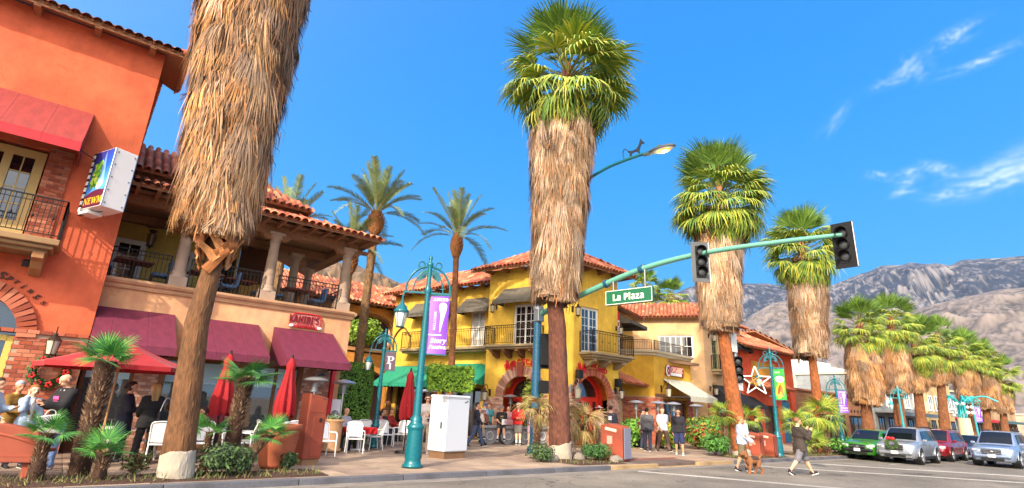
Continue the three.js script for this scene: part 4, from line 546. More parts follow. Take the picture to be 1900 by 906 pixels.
{ const b = thing('pink_parapet_building', 'long pale pink building with moulded parapet rising behind the court roofs', 'building', [6.5, 0, -40]); const mp = [[0, 0], [0.15, 0.05], [0.2, 0.2], [0.35, 0.3], [0.4, 0.45], [0, 0.45]];
  obj('wall', [B(12, 9.0, 8, 6, 4.5, -4)], PINK, b); obj('parapet_moulding', [moulding(mp, 12).translate(0, 8.75, 0)], M('#dfb79c', 0.85, { map: T_mottle }), b);
  const f = FR(14.2, 0, 4.2, 73.5); put(obj('wall', [B(16, 10.1, 0.4, -4, 5.05, -4)], PINK, b), f); put(obj('parapet_moulding', [moulding(mp, 16).translate(-12, 9.9, -3.8)], M('#e2c0a4', 0.85, { map: T_mottle }), b), f); }

{ // ---- yellow corner building: a two-storey tower between the street and the court, and a lower wing along the court
  const C = [18.81, 0, -19.37], b = thing('yellow_corner_building', 'yellow two-storey corner building with tiled tower, iron balconies and red arched doors', 'building', C), I = FR(0, 0, 0), L = FR(0, 0, 0, 73.5); // L: x<0 runs back along the court, z out of that wall
  const Wd = FR(0, 0, 0, 73.5).multiply(M4(0, 0, -1)), H = 8.98, TW = 4.15;
  // tower walls
  wall(b, L.clone().multiply(M4(-4.75, 0, 0)), 4.75, H, [archPts(4.75 - 2.42, 0.02, 1.08, 2.05, 3.2), rectPath(4.75 - 3.05, 4.72, 4.75 - 1.6, 6.95)], 0.35, YEL);
  wall(b, I, TW, H, [archPts(2.1, 0.02, 1.15, 2.2, 3.36), rectPath(1.28, 4.5, 2.62, 6.85)], 0.35, YEL);
  obj('rear_wall', [B(0.35, H, 5, TW - 0.176, H / 2, -2.9), B(4.6, H, 0.3, 1.6, H / 2, -5.6)], YEL, b); put(obj('side_wall', [B(0.35, H, 3.4, -4.56, H / 2, -2.06)], YEL, b), L);
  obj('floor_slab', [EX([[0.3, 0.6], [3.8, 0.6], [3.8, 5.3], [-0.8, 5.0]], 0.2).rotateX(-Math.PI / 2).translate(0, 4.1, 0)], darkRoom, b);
  // brick base with pale bricks, arches of brick, red doors
  const skipA = (cx, ys, hw, top, ring) => (x, y) => (Math.abs(x - cx) < hw && y < ys) || (y >= ys && ((x - cx) / (hw + ring)) ** 2 + ((y - ys) / (top - ys + ring)) ** 2 < 1) || (Math.abs(x - cx) < hw + 0.02 && y < ys);
  bricks(b, L, -4.74, 0, 4.74, 2.1, { bw: 0.22, bh: 0.08, cols: BRICKP, seed: 31, skip: skipA(-2.42, 2.05, 1.08, 3.2, 0.55), z: 0.02, mortar: '#b09a8c', gap: [-3.5, -1.34] }); bricks(b, I, 0.02, 0, TW - 0.02, 2.75, { bw: 0.22, bh: 0.08, cols: BRICKP, seed: 32, skip: skipA(2.1, 2.2, 1.15, 3.36, 0.4), z: 0.02, mortar: '#9c8478', gap: [0.95, 3.25] });
  archRing(b, L, -2.42, 2.05, 1.08, 3.2, 0.5, 46, { cols: BRICKP, d: 0.1 }); archRing(b, I, 2.1, 2.2, 1.15, 3.36, 0.36, 46, { d: 0.1 });
  const keyst = put(obj('keystone', [EX([[-0.13, 0], [0.13, 0], [0.2, 0.75], [-0.2, 0.75]], 0.18, 0.01).translate(-2.42, 3.15, -0.02)], BRICK[3], b), L);
  for (const [m, cx, ys, hw, top] of [[L, -2.42, 2.05, 1.08, 3.2], [I, 2.1, 2.2, 1.15, 3.36]]) {
    const dz = -0.75; put(obj('porch_lining', [EX(shape(archPts(cx, 0.02, hw + 0.12, ys, top + 0.12), [archPts(cx, 0.03, hw, ys, top)]), 0.72).translate(0, 0, dz)], redDoor, b), m);
    const d = put(obj('entrance_door', [EX(shape(archPts(cx, 0.02, hw, ys, top), [archPts(cx, ys + 0.12, hw - 0.12, ys + 0.13, top - 0.12), rectPath(cx - hw + 0.12, 0.3, cx - hw + 0.42, ys - 0.1), rectPath(cx + hw - 0.42, 0.3, cx + hw - 0.12, ys - 0.1), rectPath(cx - 0.5, 0.35, cx - 0.08, ys - 0.15), rectPath(cx + 0.08, 0.35, cx + 0.5, ys - 0.15)]), 0.08).translate(0, 0, dz)], redDoor, b), m);
    for (const [a, c, w, h] of [[cx - hw + 0.27, (ys + 0.2) / 2, 0.3, ys - 0.4], [cx + hw - 0.27, (ys + 0.2) / 2, 0.3, ys - 0.4], [cx - 0.29, (ys + 0.2) / 2, 0.42, ys - 0.5], [cx + 0.29, (ys + 0.2) / 2, 0.42, ys - 0.5]]) obj('pane', [B(w, h, 0.01, a, c, dz + 0.03)], MT.glass, d);
    obj('pane', [EX(archPts(cx, ys + 0.12, hw - 0.12, ys + 0.13, top - 0.12), 0.01).translate(0, 0, dz + 0.03)], MT.glass, d);
  }
  // balconies, doors, awnings
  const slabM = M('#a08c6c', 0.85, { map: T_mottle });
  put(obj('balcony', [RB(3.2, 0.13, 0.95, 0.03, -2.7, 4.66, 0.45), RB(3.0, 0.1, 0.82, 0.03, -2.7, 4.55, 0.4)], slabM, b), L); corbels(b, L, [-3.9, -3.1, -2.3, -1.5], 4.5, 0.75, 0.4, 0.16, MT.timber); railing(b, L, [[-4.25, 4.72, 0.02], [-4.25, 4.72, 0.86], [-1.15, 4.72, 0.86], [-1.15, 4.72, 0.02]], 0.98, { scroll: 1, knot: 1, gap: 0.12, mat: MT.ironBrown });
  put(obj('balcony', [RB(3.3, 0.13, 1.0, 0.03, 2.75, 4.4, 0.48), RB(3.05, 0.12, 0.85, 0.03, 2.75, 4.28, 0.42), RB(2.8, 0.1, 0.7, 0.03, 2.75, 4.17, 0.35)], slabM, b), I); corbels(b, I, [1.6, 2.7, 3.8], 4.12, 0.7, 0.35, 0.2, slabM); railing(b, I, [[1.18, 4.46, 0.02], [1.18, 4.46, 0.9], [4.3, 4.46, 0.9], [4.3, 4.46, 0.02]], 1.06, { scroll: 1, knot: 1, gap: 0.12, mat: MT.ironBrown });
  glazed('balcony_door', b, L, { x: -3.05, y: 4.73, w: 1.45, h: 2.2, z: -0.12, leaves: 2, cols: 2, rows: 5, mat: MT.white, fw: 0.07 }); glazed('balcony_door', b, I, { x: 1.28, y: 4.5, w: 1.34, h: 2.35, z: -0.12, leaves: 2, cols: 2, rows: 5, mat: MT.white, glass: MT.glassBlue, fw: 0.07 });
  put(obj('curtain', [B(0.3, 2.0, 0.02, -2.75, 5.75, -0.26), B(0.3, 2.0, 0.02, -1.9, 5.75, -0.26)], curtain, b), L);
  awning(b, L, { x0: -3.75, x1: -1.5, yT: 7.85, yB: 7.05, out: 0.95, val: 0.2, mat: greyAwn });
  // tower roof
  const ev = 0.75, m4 = (m, x, y, z) => m.clone().multiply(M4(x, y, z));
  tileRoof(b, m4(L, -5.5, H - 0.06, ev), 5.5 + 0.45, 2.6, 1.45, { iL: 2.3, iR: 1.4, rows: 1, seed: 41 }); tileRoof(b, m4(I, -0.65, H - 0.06, ev), TW + 1.4, 2.6, 1.45, { iL: 1.4, iR: 2.3, rows: 1, seed: 42 });
  tileRoof(b, FR(TW + 0.75, H - 0.06, ev, -90), 6.5, 2.6, 1.45, { iL: 2.3, rows: 0, seed: 43 }); ridgeCap(b, [-0.62, H + 0.02, 0.78], [1.0, H + 1.46, -1.85]); ridgeCap(b, [TW + 0.72, H, 0.72], [TW - 1.6, H + 1.45, -1.75]);
  put(obj('fascia', [B(6, 0.14, 0.05, -2.6, H - 0.12, ev - 0.04)], MT.soffit, b), L); obj('fascia', [B(TW + 1.4, 0.14, 0.05, TW / 2 + 0.05, H - 0.12, ev - 0.04)], MT.soffit, b);
  for (const x of [-4.6, -3.5, -2.4, -1.3, -0.3]) put(obj('rafter', [B(0.14, 0.2, 0.8, x, H - 0.14, 0.36)], MT.soffit, b), L); for (const x of [0.4, 1.5, 2.6, 3.7]) obj('rafter', [B(0.14, 0.2, 0.8, x, H - 0.14, 0.36)], MT.soffit, b);
  // red metal lettering over both arches
  for (const [m, cx, y, s] of [[L, -2.3, 3.72, 1.0], [I, 2.05, 3.66, 0.95]]) { const w = 'Maracas'; const sg = put(obj('name_sign', [B(1.7 * s, 0.025, 0.02, cx, y - 0.02, 0.06)], MT.redSign, b), m); for (let i = 0; i < w.length; i++) { const q = i / 6 - 0.5; obj('letter', [text(w[i], (i ? 0.33 : 0.44) * s, 0.05, fontSerif).translate(cx + q * 1.65 * s, y + 0.22 - q * q * 0.9 * s, 0.05)], MT.redSign, sg); } for (const q of [-1, 1]) obj('ornament', [new THREE.TorusGeometry(0.1, 0.03, 6, 12).translate(cx + q * 1.05 * s, y - 0.02, 0.06), SP(0.09, cx + q * 1.0 * s, y + 0.2, 0.06, [1, 1, 0.5])], MT.redSign, sg); }
  lantern(b, m4(L, -4.2, 6.9, 0), 1); lantern(b, m4(L, -4.35, 2.35, 0.02), 1.15); lantern(b, m4(I, 0.55, 2.65, 0.02), 1.3, MT.galv); lantern(b, m4(I, 3.85, 2.7, 0.02), 1.1); lantern(b, m4(I, 0.62, 6.6, 0), 1.1); speaker(b, m4(I, 0.85, 3.35, 0)); speaker(b, m4(I, 3.75, 3.1, 0)); lantern(b, m4(I, 4.0, 6.0, 0), 0.9);
  // wing along the court
  const wl = -13.3, wr = -4.6, ww = wr - wl, m = m4(Wd, wl, 0, 0), WH = 8.5;
  wall(b, m, ww, WH, [rectPath(0.9, 0.02, 4.0, 2.6), rectPath(4.6, 0.02, 8.2, 2.6), rectPath(2.5, 4.85, 4.6, 7.1), rectPath(6.55, 4.85, 8.05, 7.0)], 0.35, YEL);
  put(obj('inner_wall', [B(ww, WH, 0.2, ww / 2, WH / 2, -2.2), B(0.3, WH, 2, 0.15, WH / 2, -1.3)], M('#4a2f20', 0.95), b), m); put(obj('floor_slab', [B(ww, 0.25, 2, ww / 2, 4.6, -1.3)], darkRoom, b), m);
  put(obj('balcony', [RB(6.7, 0.16, 0.85, 0.03, 5.0, 4.75, 0.4), RB(6.5, 0.12, 0.7, 0.03, 5.0, 4.62, 0.33)], slabM, b), m); railing(b, m, [[1.75, 4.83, 0.02], [1.75, 4.83, 0.78], [8.2, 4.83, 0.78], [8.2, 4.83, 0.02]], 1.0, { gap: 0.13, scroll: 1, mat: MT.ironBrown });
  glazed('balcony_door', b, m, { x: 6.55, y: 4.85, w: 1.5, h: 2.15, z: -0.12, leaves: 3, cols: 1, rows: 4, mat: MT.white, glass: M('#b8b4ac', 0.2), fw: 0.08 }); glazed('balcony_door', b, m, { x: 2.5, y: 4.85, w: 2.1, h: 2.25, z: -0.12, leaves: 3, cols: 1, rows: 4, mat: MT.white, fw: 0.08 });
  awning(b, m, { x0: 6.0, x1: 8.35, yT: 7.75, yB: 6.95, out: 0.9, val: 0.2, mat: greyAwn }); awning(b, m, { x0: 1.9, x1: 5.0, yT: 7.75, yB: 6.95, out: 0.9, val: 0.2, mat: greyAwn });
  awning(b, m, { x0: 0.3, x1: 4.4, yT: 3.85, yB: 2.75, out: 1.5, val: 0.22, mat: greenAwn, scallop: true }); awning(b, m, { x0: 5.4, x1: 8.4, yT: 3.95, yB: 2.95, out: 1.4, val: 0.22, mat: greenAwn, scallop: true });
  for (const [x, w] of [[0.9, 3.1], [4.6, 3.6]]) glazed('shop_window', b, m, { x, y: 0.02, w, h: 2.58, z: -0.15, leaves: 3, cols: 1, rows: 2, mat: MT.woodDark });
  for (const x of [0.3, 4.05, 8.25]) put(obj('timber_post', [B(0.3, 2.7, 0.2, x + 0.15, 1.35, 0.1)], MT.timber, b), m);
  tileRoof(b, m4(Wd, wl - 0.5, WH - 0.05, 0.7), ww + 0.5, 3.0, 1.75, { rows: 0, seed: 44 }); for (let i = 0; i < 10; i++) put(obj('rafter', [B(0.13, 0.18, 0.75, wl + 0.4 + i * 0.9, WH - 0.12, 0.33)], MT.soffit, b), Wd);
  put(obj('trellis', [TU([[0.3, 4.9, 0.06], [0.3, 5.7, 0.06], [1.0, 6.3, 0.06], [1.7, 5.7, 0.06]], 0.05, 20, 6)], MT.timber, b), m); lantern(b, m4(m, 0.9, 6.9, 0), 1);
}
{ // ---- tan building with the cut-corner yellow shop below its terrace
  const T = [32.65, 0, -20.2], b = thing('tan_building', 'tan stucco building with tiled roof above a cut-corner yellow shop', 'building', T), A = FR(0, 0, 0, 55), R = FR(0, 0, 0, -6), H = 8.05;
  wall(b, A.clone().multiply(M4(-6.6, 0, 0)), 6.6, H, [rectPath(3.7, 5.35, 5.95, 6.85)], 0.35, TAN); wall(b, R, 6.0, H, [rectPath(1.2, 4.7, 2.0, 6.9)], 0.35, TAN); put(obj('side_wall', [B(0.35, H, 6, 5.83, H / 2, -3.4)], TAN, b), R);
  glazed('window', b, A, { x: -2.9, y: 5.36, w: 2.25, h: 1.48, z: -0.1, leaves: 3, cols: 2, rows: 2, mat: MT.white, fw: 0.06 }); glazed('window', b, R, { x: 1.2, y: 4.7, w: 0.8, h: 2.2, z: -0.1, leaves: 1, cols: 2, rows: 4, mat: M('#7f9a6a', 0.6), fw: 0.06 });
  put(obj('balcony', [RB(1.5, 0.12, 0.7, 0.02, 1.6, 4.6, 0.33), RB(1.3, 0.2, 0.5, 0.03, 1.6, 4.45, 0.25)], M('#a08c6c', 0.85), b), R); railing(b, R, [[0.95, 4.66, 0.02], [0.95, 4.66, 0.6], [2.25, 4.66, 0.6], [2.25, 4.66, 0.02]], 0.95);
  tileRoof(b, A.clone().multiply(M4(-6.2, H - 0.02, 0.45)), 6.9, 2.4, 1.35, { iL: 0.3, iR: 0.7, rows: 2, seed: 51, thick: 0.14 }); tileRoof(b, R.clone().multiply(M4(-0.4, H - 0.02, 0.45)), 6.6, 2.4, 1.35, { iL: 1.6, rows: 0, seed: 52 });
  awning(b, R, { x0: 2.6, x1: 5.4, yT: 7.2, yB: 6.35, out: 1.1, mat: blackAwn, scallop: true }); awning(b, R, { x0: 0.9, x1: 5.6, yT: 3.7, yB: 2.5, out: 1.7, mat: blackAwn });
  lantern(b, R.clone().multiply(M4(0.75, 6.9, 0)), 1.1); lantern(b, R.clone().multiply(M4(0.5, 3.4, 0)), 1.1); lantern(b, R.clone().multiply(M4(4.2, 5.7, 0)), 1);
  glazed('shop_window', b, R, { x: 1.3, y: 0.3, w: 4, h: 2.2, z: 0.02, leaves: 3, cols: 1, rows: 1, mat: MT.woodDark });
  bricks(b, R, 0, 0, 1.2, 2.7, { bw: 0.24, bh: 0.085, cols: BRICKC, seed: 57, z: 0.02 });
  // yellow shop
  const S = FR(27.15 - T[0], 0, 0, -6), Sl = FR(27.15 - T[0], 0, 0, 49), sy = stucco('#f0b83c'), prof = [[0, 0], [0.08, 0.04], [0.12, 0.14], [0.26, 0.2], [0.3, 0.32], [0, 0.32]], SW = 4.55;
  wall(b, S, SW, 5.0, [rectPath(0.9, 0.02, 3.9, 2.55)], 0.3, sy); wall(b, Sl.clone().multiply(M4(-2.4, 0, 0)), 2.4, 5.0, [], 0.3, sy); put(obj('cornice', [moulding(prof, SW + 0.1).translate(-0.1, 4.98, 0)], MT.trim, b), S); put(obj('cornice', [moulding(prof, 2.5).translate(-2.35, 4.98, 0)], MT.trim, b), Sl);
  obj('terrace_floor', [EX([[27.3 - T[0], 0.3], [31.9 - T[0], -0.05], [-2.2, 3.8], [-6.6, 2.2]], 0.16).rotateX(-Math.PI / 2).translate(0, 4.75, 0)], M('#8d6b52', 0.9), b);
  put(obj('dark_band', [B(SW, 0.16, 0.05, SW / 2, 2.72, 0.03)], M('#6e4a38', 0.8), b), S);
  const skipW = (x, y) => x > 0.88 && x < 3.92 && y < 2.58; bricks(b, S, 0, 0, SW, 2.62, { bw: 0.24, bh: 0.085, skip: skipW, seed: 53, z: 0.02, cols: BRICKC, gap: [0.9, 3.9] }); bricks(b, Sl, -2.4, 0, 2.4, 2.62, { bw: 0.24, bh: 0.085, seed: 54, z: 0.02 });
  glazed('shop_window', b, S, { x: 0.9, y: 0.02, w: 3.0, h: 2.5, z: -0.14, leaves: 3, cols: 1, rows: 1, mat: MT.timber });
  awning(b, S, { x0: 1.0, x1: 4.4, yT: 3.72, yB: 2.72, out: 1.75, val: 0.3, mat: creamAwn, cheeks: false });
  railing(b, S, [[0.1, 5.3, 0.02], [SW, 5.3, 0.02]], 0.62, { gap: 0.1, mat: MT.ironBrown }); railing(b, Sl, [[-2.2, 5.3, 0.02], [-0.1, 5.3, 0.02]], 0.62, { gap: 0.1 }); lantern(b, S.clone().multiply(M4(0.72, 3.1, 0.02)), 1.3);
  const sg = put(obj('name_sign', [EX(shape([[0.0, 0.05], [2.15, 0], [2.3, 0.35], [2.1, 0.62], [1.1, 0.66], [0.5, 0.62], [0.2, 0.62]]), 0.06, 0.01).translate(1.2, 3.92, 0.02)], M('#8a1420', 0.5), b), S);
  obj('emblem', [LA([[0, 0.05], [0.3, 0.05], [0.33, 0], [0, 0]], 20).rotateX(Math.PI / 2).scale(0.8, 1.1, 1).translate(1.5, 4.22, 0.085)], MT.whitePlastic, sg); for (let i = 0; i < 6; i++) obj('petal', [SP(0.09, 1.5 + Math.cos(i * 1.047) * 0.13, 4.22 + Math.sin(i * 1.047) * 0.17, 0.14, [1, 1.2, 0.2], 8, 6)], M('#9a2a4a', 0.5), sg);
  obj('lettering', [text('ORGANIC', 0.3, 0.03).scale(0.78, 1.15, 1).translate(2.62, 4.32, 0.09)], M('#e8b0a0', 0.5), sg); obj('label_strip', [B(1.3, 0.17, 0.02, 2.5, 4.04, 0.1)], MT.whitePlastic, sg);
  // link between the tower and the shop: upper room with dark awning, lower tiled pent roof
  const K = FR(23.0 - T[0], 0, -20.6 - T[2], -20); wall(b, K, 5.4, 7.6, [rectPath(0.3, 5.0, 1.5, 6.5), rectPath(1.8, 4.7, 3.0, 6.6), archPts(2.0, 0.02, 0.55, 2.1, 2.65)], 0.3, YEL2); put(obj('inner_wall', [B(5.2, 7.5, 0.1, 2.7, 3.75, -1.2)], darkRoom, b), K);
  put(obj('lower_render', [B(1.35, 2.85, 0.05, 0.66, 1.42, 0.03), B(2.7, 2.85, 0.05, 3.95, 1.42, 0.03)], CREAM, b), K);
  glazed('window', b, K, { x: 0.3, y: 5.0, w: 1.2, h: 1.5, z: -0.1, leaves: 2, cols: 2, rows: 3, mat: MT.white, fw: 0.06 }); glazed('terrace_door', b, K, { x: 1.8, y: 4.7, w: 1.2, h: 1.9, z: -0.1, leaves: 2, cols: 1, rows: 4, mat: MT.white, fw: 0.06 });
  awning(b, K, { x0: 0.3, x1: 3.4, yT: 7.5, yB: 6.65, out: 1.6, mat: greyAwn, scallop: true }); tileRoof(b, K.clone().multiply(M4(-0.1, 3.2, 1.4)), 4.2, 1.4, 0.65, { rows: 0, seed: 55 }); tileRoof(b, K.clone().multiply(M4(-0.2, 7.6, 0.5)), 6.2, 2.4, 0.9, { rows: 0, seed: 56 });
  put(obj('red_door', [B(1.0, 2.4, 0.06, 2.0, 1.2, -0.2)], redDoor, b), K);
  const bn = put(obj('wall_banner', [B(0.55, 2.3, 0.03, 0.2, 5.9, 0.12)], M('#d9d4c8', 0.7), b), FR(23.0 - T[0], 0, -19.8 - T[2], 0)); obj('banner_print', [B(0.56, 0.5, 0.02, 0.2, 6.8, 0.13), B(0.4, 0.2, 0.02, 0.2, 6.35, 0.13)], MT.redSign, bn); obj('banner_print', [...Array(10)].map((_, i) => B(0.3, 0.08, 0.02, 0.2 + (i % 2) * 0.04, 6.05 - i * 0.13, 0.13)), MT.black, bn);
}
{ // ---- red building, brown shops, white block and the blocks farther down the street
  const b = thing('red_building', 'red-orange stucco building with tiled roof beyond the tan one', 'building', [36.9, 0, -20]), I = FR(0, 0, 0), W = 7.8;
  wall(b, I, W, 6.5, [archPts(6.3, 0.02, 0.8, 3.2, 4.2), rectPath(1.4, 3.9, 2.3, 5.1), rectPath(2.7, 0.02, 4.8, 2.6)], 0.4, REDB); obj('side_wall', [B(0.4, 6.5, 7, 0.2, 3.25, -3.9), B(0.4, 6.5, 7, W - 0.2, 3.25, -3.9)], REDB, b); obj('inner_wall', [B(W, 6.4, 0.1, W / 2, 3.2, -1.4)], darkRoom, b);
  glazed('window', b, I, { x: 1.4, y: 3.9, w: 0.9, h: 1.2, z: -0.1, leaves: 1, cols: 2, rows: 2, mat: MT.woodDark }); glazed('shop_window', b, I, { x: 2.7, y: 0.02, w: 2.1, h: 2.58, z: -0.1, leaves: 2, cols: 1, rows: 2, mat: MT.woodDark }); obj('shop_door', [B(1.5, 3.0, 0.06, 6.3, 1.5, -0.2)], M('#1e6f8a', 0.5), b);
  obj('yellow_panel', [B(3.6, 1.1, 0.04, 3.2, 5.1, 0.02)], M('#d99a3a', 0.85, { map: T_mottle }), b);
  tileRoof(b, FR(-0.8, 6.45, 0.9), W + 1.6, 3.6, 1.9, { iL: 2.2, iR: 2.2, rows: 0, seed: 61 }); tileRoof(b, FR(W + 0.8, 6.45, 0.9, -90), 8, 3.6, 1.9, { iL: 2.2, rows: 0, seed: 62 }); tileRoof(b, FR(0.2, 3.75, 1.0), 5.4, 1.0, 0.5, { rows: 0, seed: 63 });
  const w = thing('white_block', 'large plain white block rising behind the brown shops', 'building', [55, 0, -27]); obj('wall', [B(24, 8.0, 14, 12, 4, -7)], M('#e4e2dc', 0.9, { map: T_mottle }), w); obj('parapet', [B(18, 0.55, 12, 9, 8.27, -7)], M('#e4e2dc', 0.9), w); obj('roof_unit', [RB(2.2, 1.1, 1.8, 0.1, 3, 8.9, -3)], MT.galv, w); obj('side_wing', [B(7, 5.6, 8, -3.4, 2.8, -5), B(3, 1.2, 2, -3, 6.2, -4)], M('#b9bcc0', 0.8), w);
  const br = thing('brown_shops', 'low brown flat-roofed shop row between the red building and the palms', 'building', [44.9, 0, -20.2]); wall(br, I, 15.5, 4.0, [rectPath(0.6, 0.02, 4.6, 2.3), rectPath(5.2, 0.02, 9.6, 2.3), rectPath(10.4, 0.02, 14.8, 2.3)], 0.3, BRN); obj('parapet', [B(15.6, 0.14, 0.5, 7.75, 4.06, -0.1)], M('#8d5d40', 0.85), br); obj('inner_wall', [B(15.5, 4, 0.1, 7.75, 2, -1.4), B(15.5, 0.1, 6, 7.75, 3.9, -3.2)], darkRoom, br);
  for (const x of [0.6, 5.2, 10.4]) glazed('shop_window', br, I, { x, y: 0.02, w: x > 5 ? 4.4 : 4.0, h: 2.28, z: -0.1, leaves: 4, cols: 1, rows: 1, mat: MT.woodDark }); for (let i = 0; i < 8; i++) obj('vent', [B(0.22, 0.22, 0.04, 9.5 + i * 0.75, 2.7, 0.02)], MT.black, br);
  obj('teal_door', [B(1.1, 2.2, 0.06, 4.9, 1.1, 0.03)], M('#2f7f94', 0.6), br);
  const mkFar = (name, label, x, z, wd, h, mat, o = {}) => { const t = thing(name, label, 'building', [x, 0, z]); obj('wall', [B(wd, h, 9, wd / 2, h / 2, -4.5)], mat, t); obj('parapet', [B(wd + 0.3, 0.22, 9.2, wd / 2, h + 0.1, -4.4)], o.trim ?? MT.trim, t); const n = Math.round(wd / 2.6); for (let f = 0; f < (o.floors ?? 1); f++) for (let i = 0; i < n; i++) { const x0 = (i + 0.5) * wd / n - 0.75; glazed('window', t, I, { x: x0, y: f ? 3.4 + (f - 1) * 3 : 0.4, w: 1.5, h: f ? 1.7 : 2.0, z: 0.05, leaves: 2, cols: 1, rows: 1, mat: f ? MT.white : MT.woodDark }); } if (o.canopy) obj('canopy', [B(wd, 0.18, 1.6, wd / 2, 2.85, 0.8), B(wd, 0.35, 0.08, wd / 2, 2.75, 1.6)], o.canopy, t); if (o.rail) railing(t, I, [[0.1, 3.2, 1.2], [wd, 3.2, 1.2]], 1, { gap: 0.25, mat: MT.white }); return t; };
  mkFar('shop_block', 'grey two-storey shop block with white railing behind the first palms of the row', 61, -20, 14, 6.4, stucco('#9aa0a6'), { floors: 2, canopy: MT.galv, rail: 1 });
  mkFar('shop_block', 'cream two-storey block past the grey one', 76, -19.6, 10, 7.4, stucco('#e0c08a'), { floors: 2 });
  mkFar('shop_block', 'blue-grey block with red canopy near the end of the street', 87, -19.8, 14, 6.0, stucco('#8fa3b0'), { floors: 2, canopy: MT.redPaint });
  mkFar('shop_block', 'low tan block with teal canopy at the end of the palm row', 103, -19.6, 18, 4.6, stucco('#c9a27a'), { floors: 1, canopy: MT.teal });
  mkFar('shop_block', 'low white block with red fascia at the far end of the street', 124, -18, 26, 4.2, stucco('#c9b7a4'), { floors: 1, canopy: MT.redPaint });
}
// ---------------------------------------------------------------- palms and planting
const G_ROW = 'fan palms in the row along the kerb';
fanPalm('fan_palm', 'nearest fan palm with whitewashed foot and huge brown frond skirt beside the orange building', 2.09, -12.8, 0, { seed: 3, group: G_ROW, axis: [[-0.2, 0, 0.3], [3, -0.2, 0.3], [4.3, -0.13, 0.3], [5.15, -0.2, 0.5], [5.8, -0.24, 0.76], [7.8, -0.32, 0.96], [11, -0.44, 1.2], [13.6, -0.46, 1.35], [16.4, -0.4, 1]], trunk: [[-0.2, 0.31], [0.4, 0.265], [3, 0.225], [4.3, 0.185], [6, 0.24], [16, 0.26]], paint: 0.52, h0: 5.15, h1: 13.6, apex: 16.0, n: 62, clumps: 1900, tones: THATCH_A, scale: 1.25 });
fanPalm('fan_palm', 'tall fan palm beside the traffic signal mast, crown in full view', 13.75, -14.2, 0, { seed: 8, group: G_ROW, axis: [[-0.2, 0, 0.3], [4.6, -0.2, 0.3], [5.65, -0.33, 0.72], [6.3, -0.3, 0.86], [8.8, -0.22, 1.05], [12.4, -0.16, 1.38], [13.3, -0.1, 1.3], [14, -0.05, 0.8], [14.4, 0, 0.45], [16, 0.05, 0.3]], trunk: [[-0.2, 0.39], [0.5, 0.35], [4.6, 0.32], [6, 0.28], [16, 0.2]], paint: 0.55, h0: 5.7, h1: 14.2, apex: 15.9, n: 100, clumps: 1800, scale: 1.2, drop: 1.9 });
fanPalm('fan_palm', 'third fan palm with orange trunk in front of the tan building', 23.66, -13.1, 0, { seed: 10, group: G_ROW, axis: [[-0.2, 0, 0.3], [5.6, -0.44, 0.3], [5.85, -0.5, 0.8], [7, -0.5, 0.98], [9.8, -0.38, 1.16], [10.7, -0.25, 1.1], [11.4, -0.2, 0.7], [11.9, -0.15, 0.4], [13, -0.1, 0.3]], trunk: [[-0.2, 0.39], [0.5, 0.34], [5.6, 0.25], [11, 0.22], [13, 0.12]], paint: 0.3, h0: 5.85, h1: 11.7, apex: 12.9, n: 125, clumps: 1250, scale: 1.08, drop: 1.7 });
fanPalm('fan_palm', 'fan palm with bright green crown behind the far traffic signal', 31.91, -13.1, 0, { seed: 13, group: G_ROW, axis: [[-0.2, 0, 0.3], [5, -0.02, 0.3], [5.25, -0.08, 0.78], [6.5, -0.02, 0.9], [9.2, 0.15, 1.08], [9.9, 0.12, 1.0], [10.6, 0.1, 0.6], [11, 0.1, 0.35], [12, 0.1, 0.3]], trunk: [[-0.2, 0.32], [0.5, 0.27], [5, 0.2], [10.5, 0.18], [12, 0.1]], h0: 5.25, h1: 10.8, apex: 11.9, n: 115, clumps: 1000, scale: 0.95, drop: 1.7 });
[[39.02, 'first fan palm of the dense row beside the brown shops', 3.05, 0, 1.05, 8.1, 5.2], [44.7, 'second palm of the dense row, its crown topping the first', 3.9, 0.1, 0.85, 9.2, 6], [49.1, 'slender palm of the dense row with thin skirt behind the white block', 4.4, 0.15, 0.62, 8.3, 6.4], [54.6, 'palm of the dense row before the cream block', 5.2, 0.3, 0.8, 9.0, 6.8], [62.4, 'palm of the dense row behind the turquoise lamp', 4.2, 0.2, 0.95, 8.6, 6.4], [67.4, 'last tall palm at the end of the dense row', 3.7, 0.4, 1.05, 8.4, 6.4], [75, 'small far palm beyond the end of the dense row', 3.6, 0.2, 0.9, 7.6, 5.6]].forEach(([x, l, h0, off, R, ap, h1], i) => fanPalm('fan_palm', l, x, -13.1, 0, { seed: 20 + i, group: G_ROW, axis: [[-0.2, -0.2, 0.3], [h0, off - 0.1, R * 0.8], [h0 + 1, off, R], [h1, off + 0.1, R * 1.12], [ap - 1.7, off + 0.12, R * 0.95], [ap - 1.1, off + 0.15, R * 0.4], [ap, off + 0.2, 0.3]], trunk: [[-0.2, 0.42], [0.6, 0.31], [h0, 0.27], [ap, 0.22]], bark: '#96623f', h0, h1: ap - 1.1, apex: ap, n: 76, clumps: 560, scale: 0.74 + 0.12 * ((i * 37) % 5) / 4, drop: 1.3 + 0.25 * ((i * 13) % 4), len: 0.8 + 0.15 * (i % 3), tones: THATCH_A }));
for (const [x, z, a, l, s] of [[47.7, -36.3, 15.6, 'distant fan palm above the roofs left of the second signal', 31], [49.6, -34.3, 14.6, 'smaller distant fan palm above the roofs beside its taller twin', 32]]) fanPalm('fan_palm', l, x, z, 0, { seed: s, group: 'fan palms behind the roofs', axis: [[-0.2, 0, 0.3], [11, 0, 0.6], [13, 0, 0.8], [a, 0, 0.8]], trunk: [[-0.2, 0.3], [16, 0.22]], h0: 11.4, h1: 14, apex: a, n: 56, clumps: 160, scale: 0.85, drop: 1.6 });
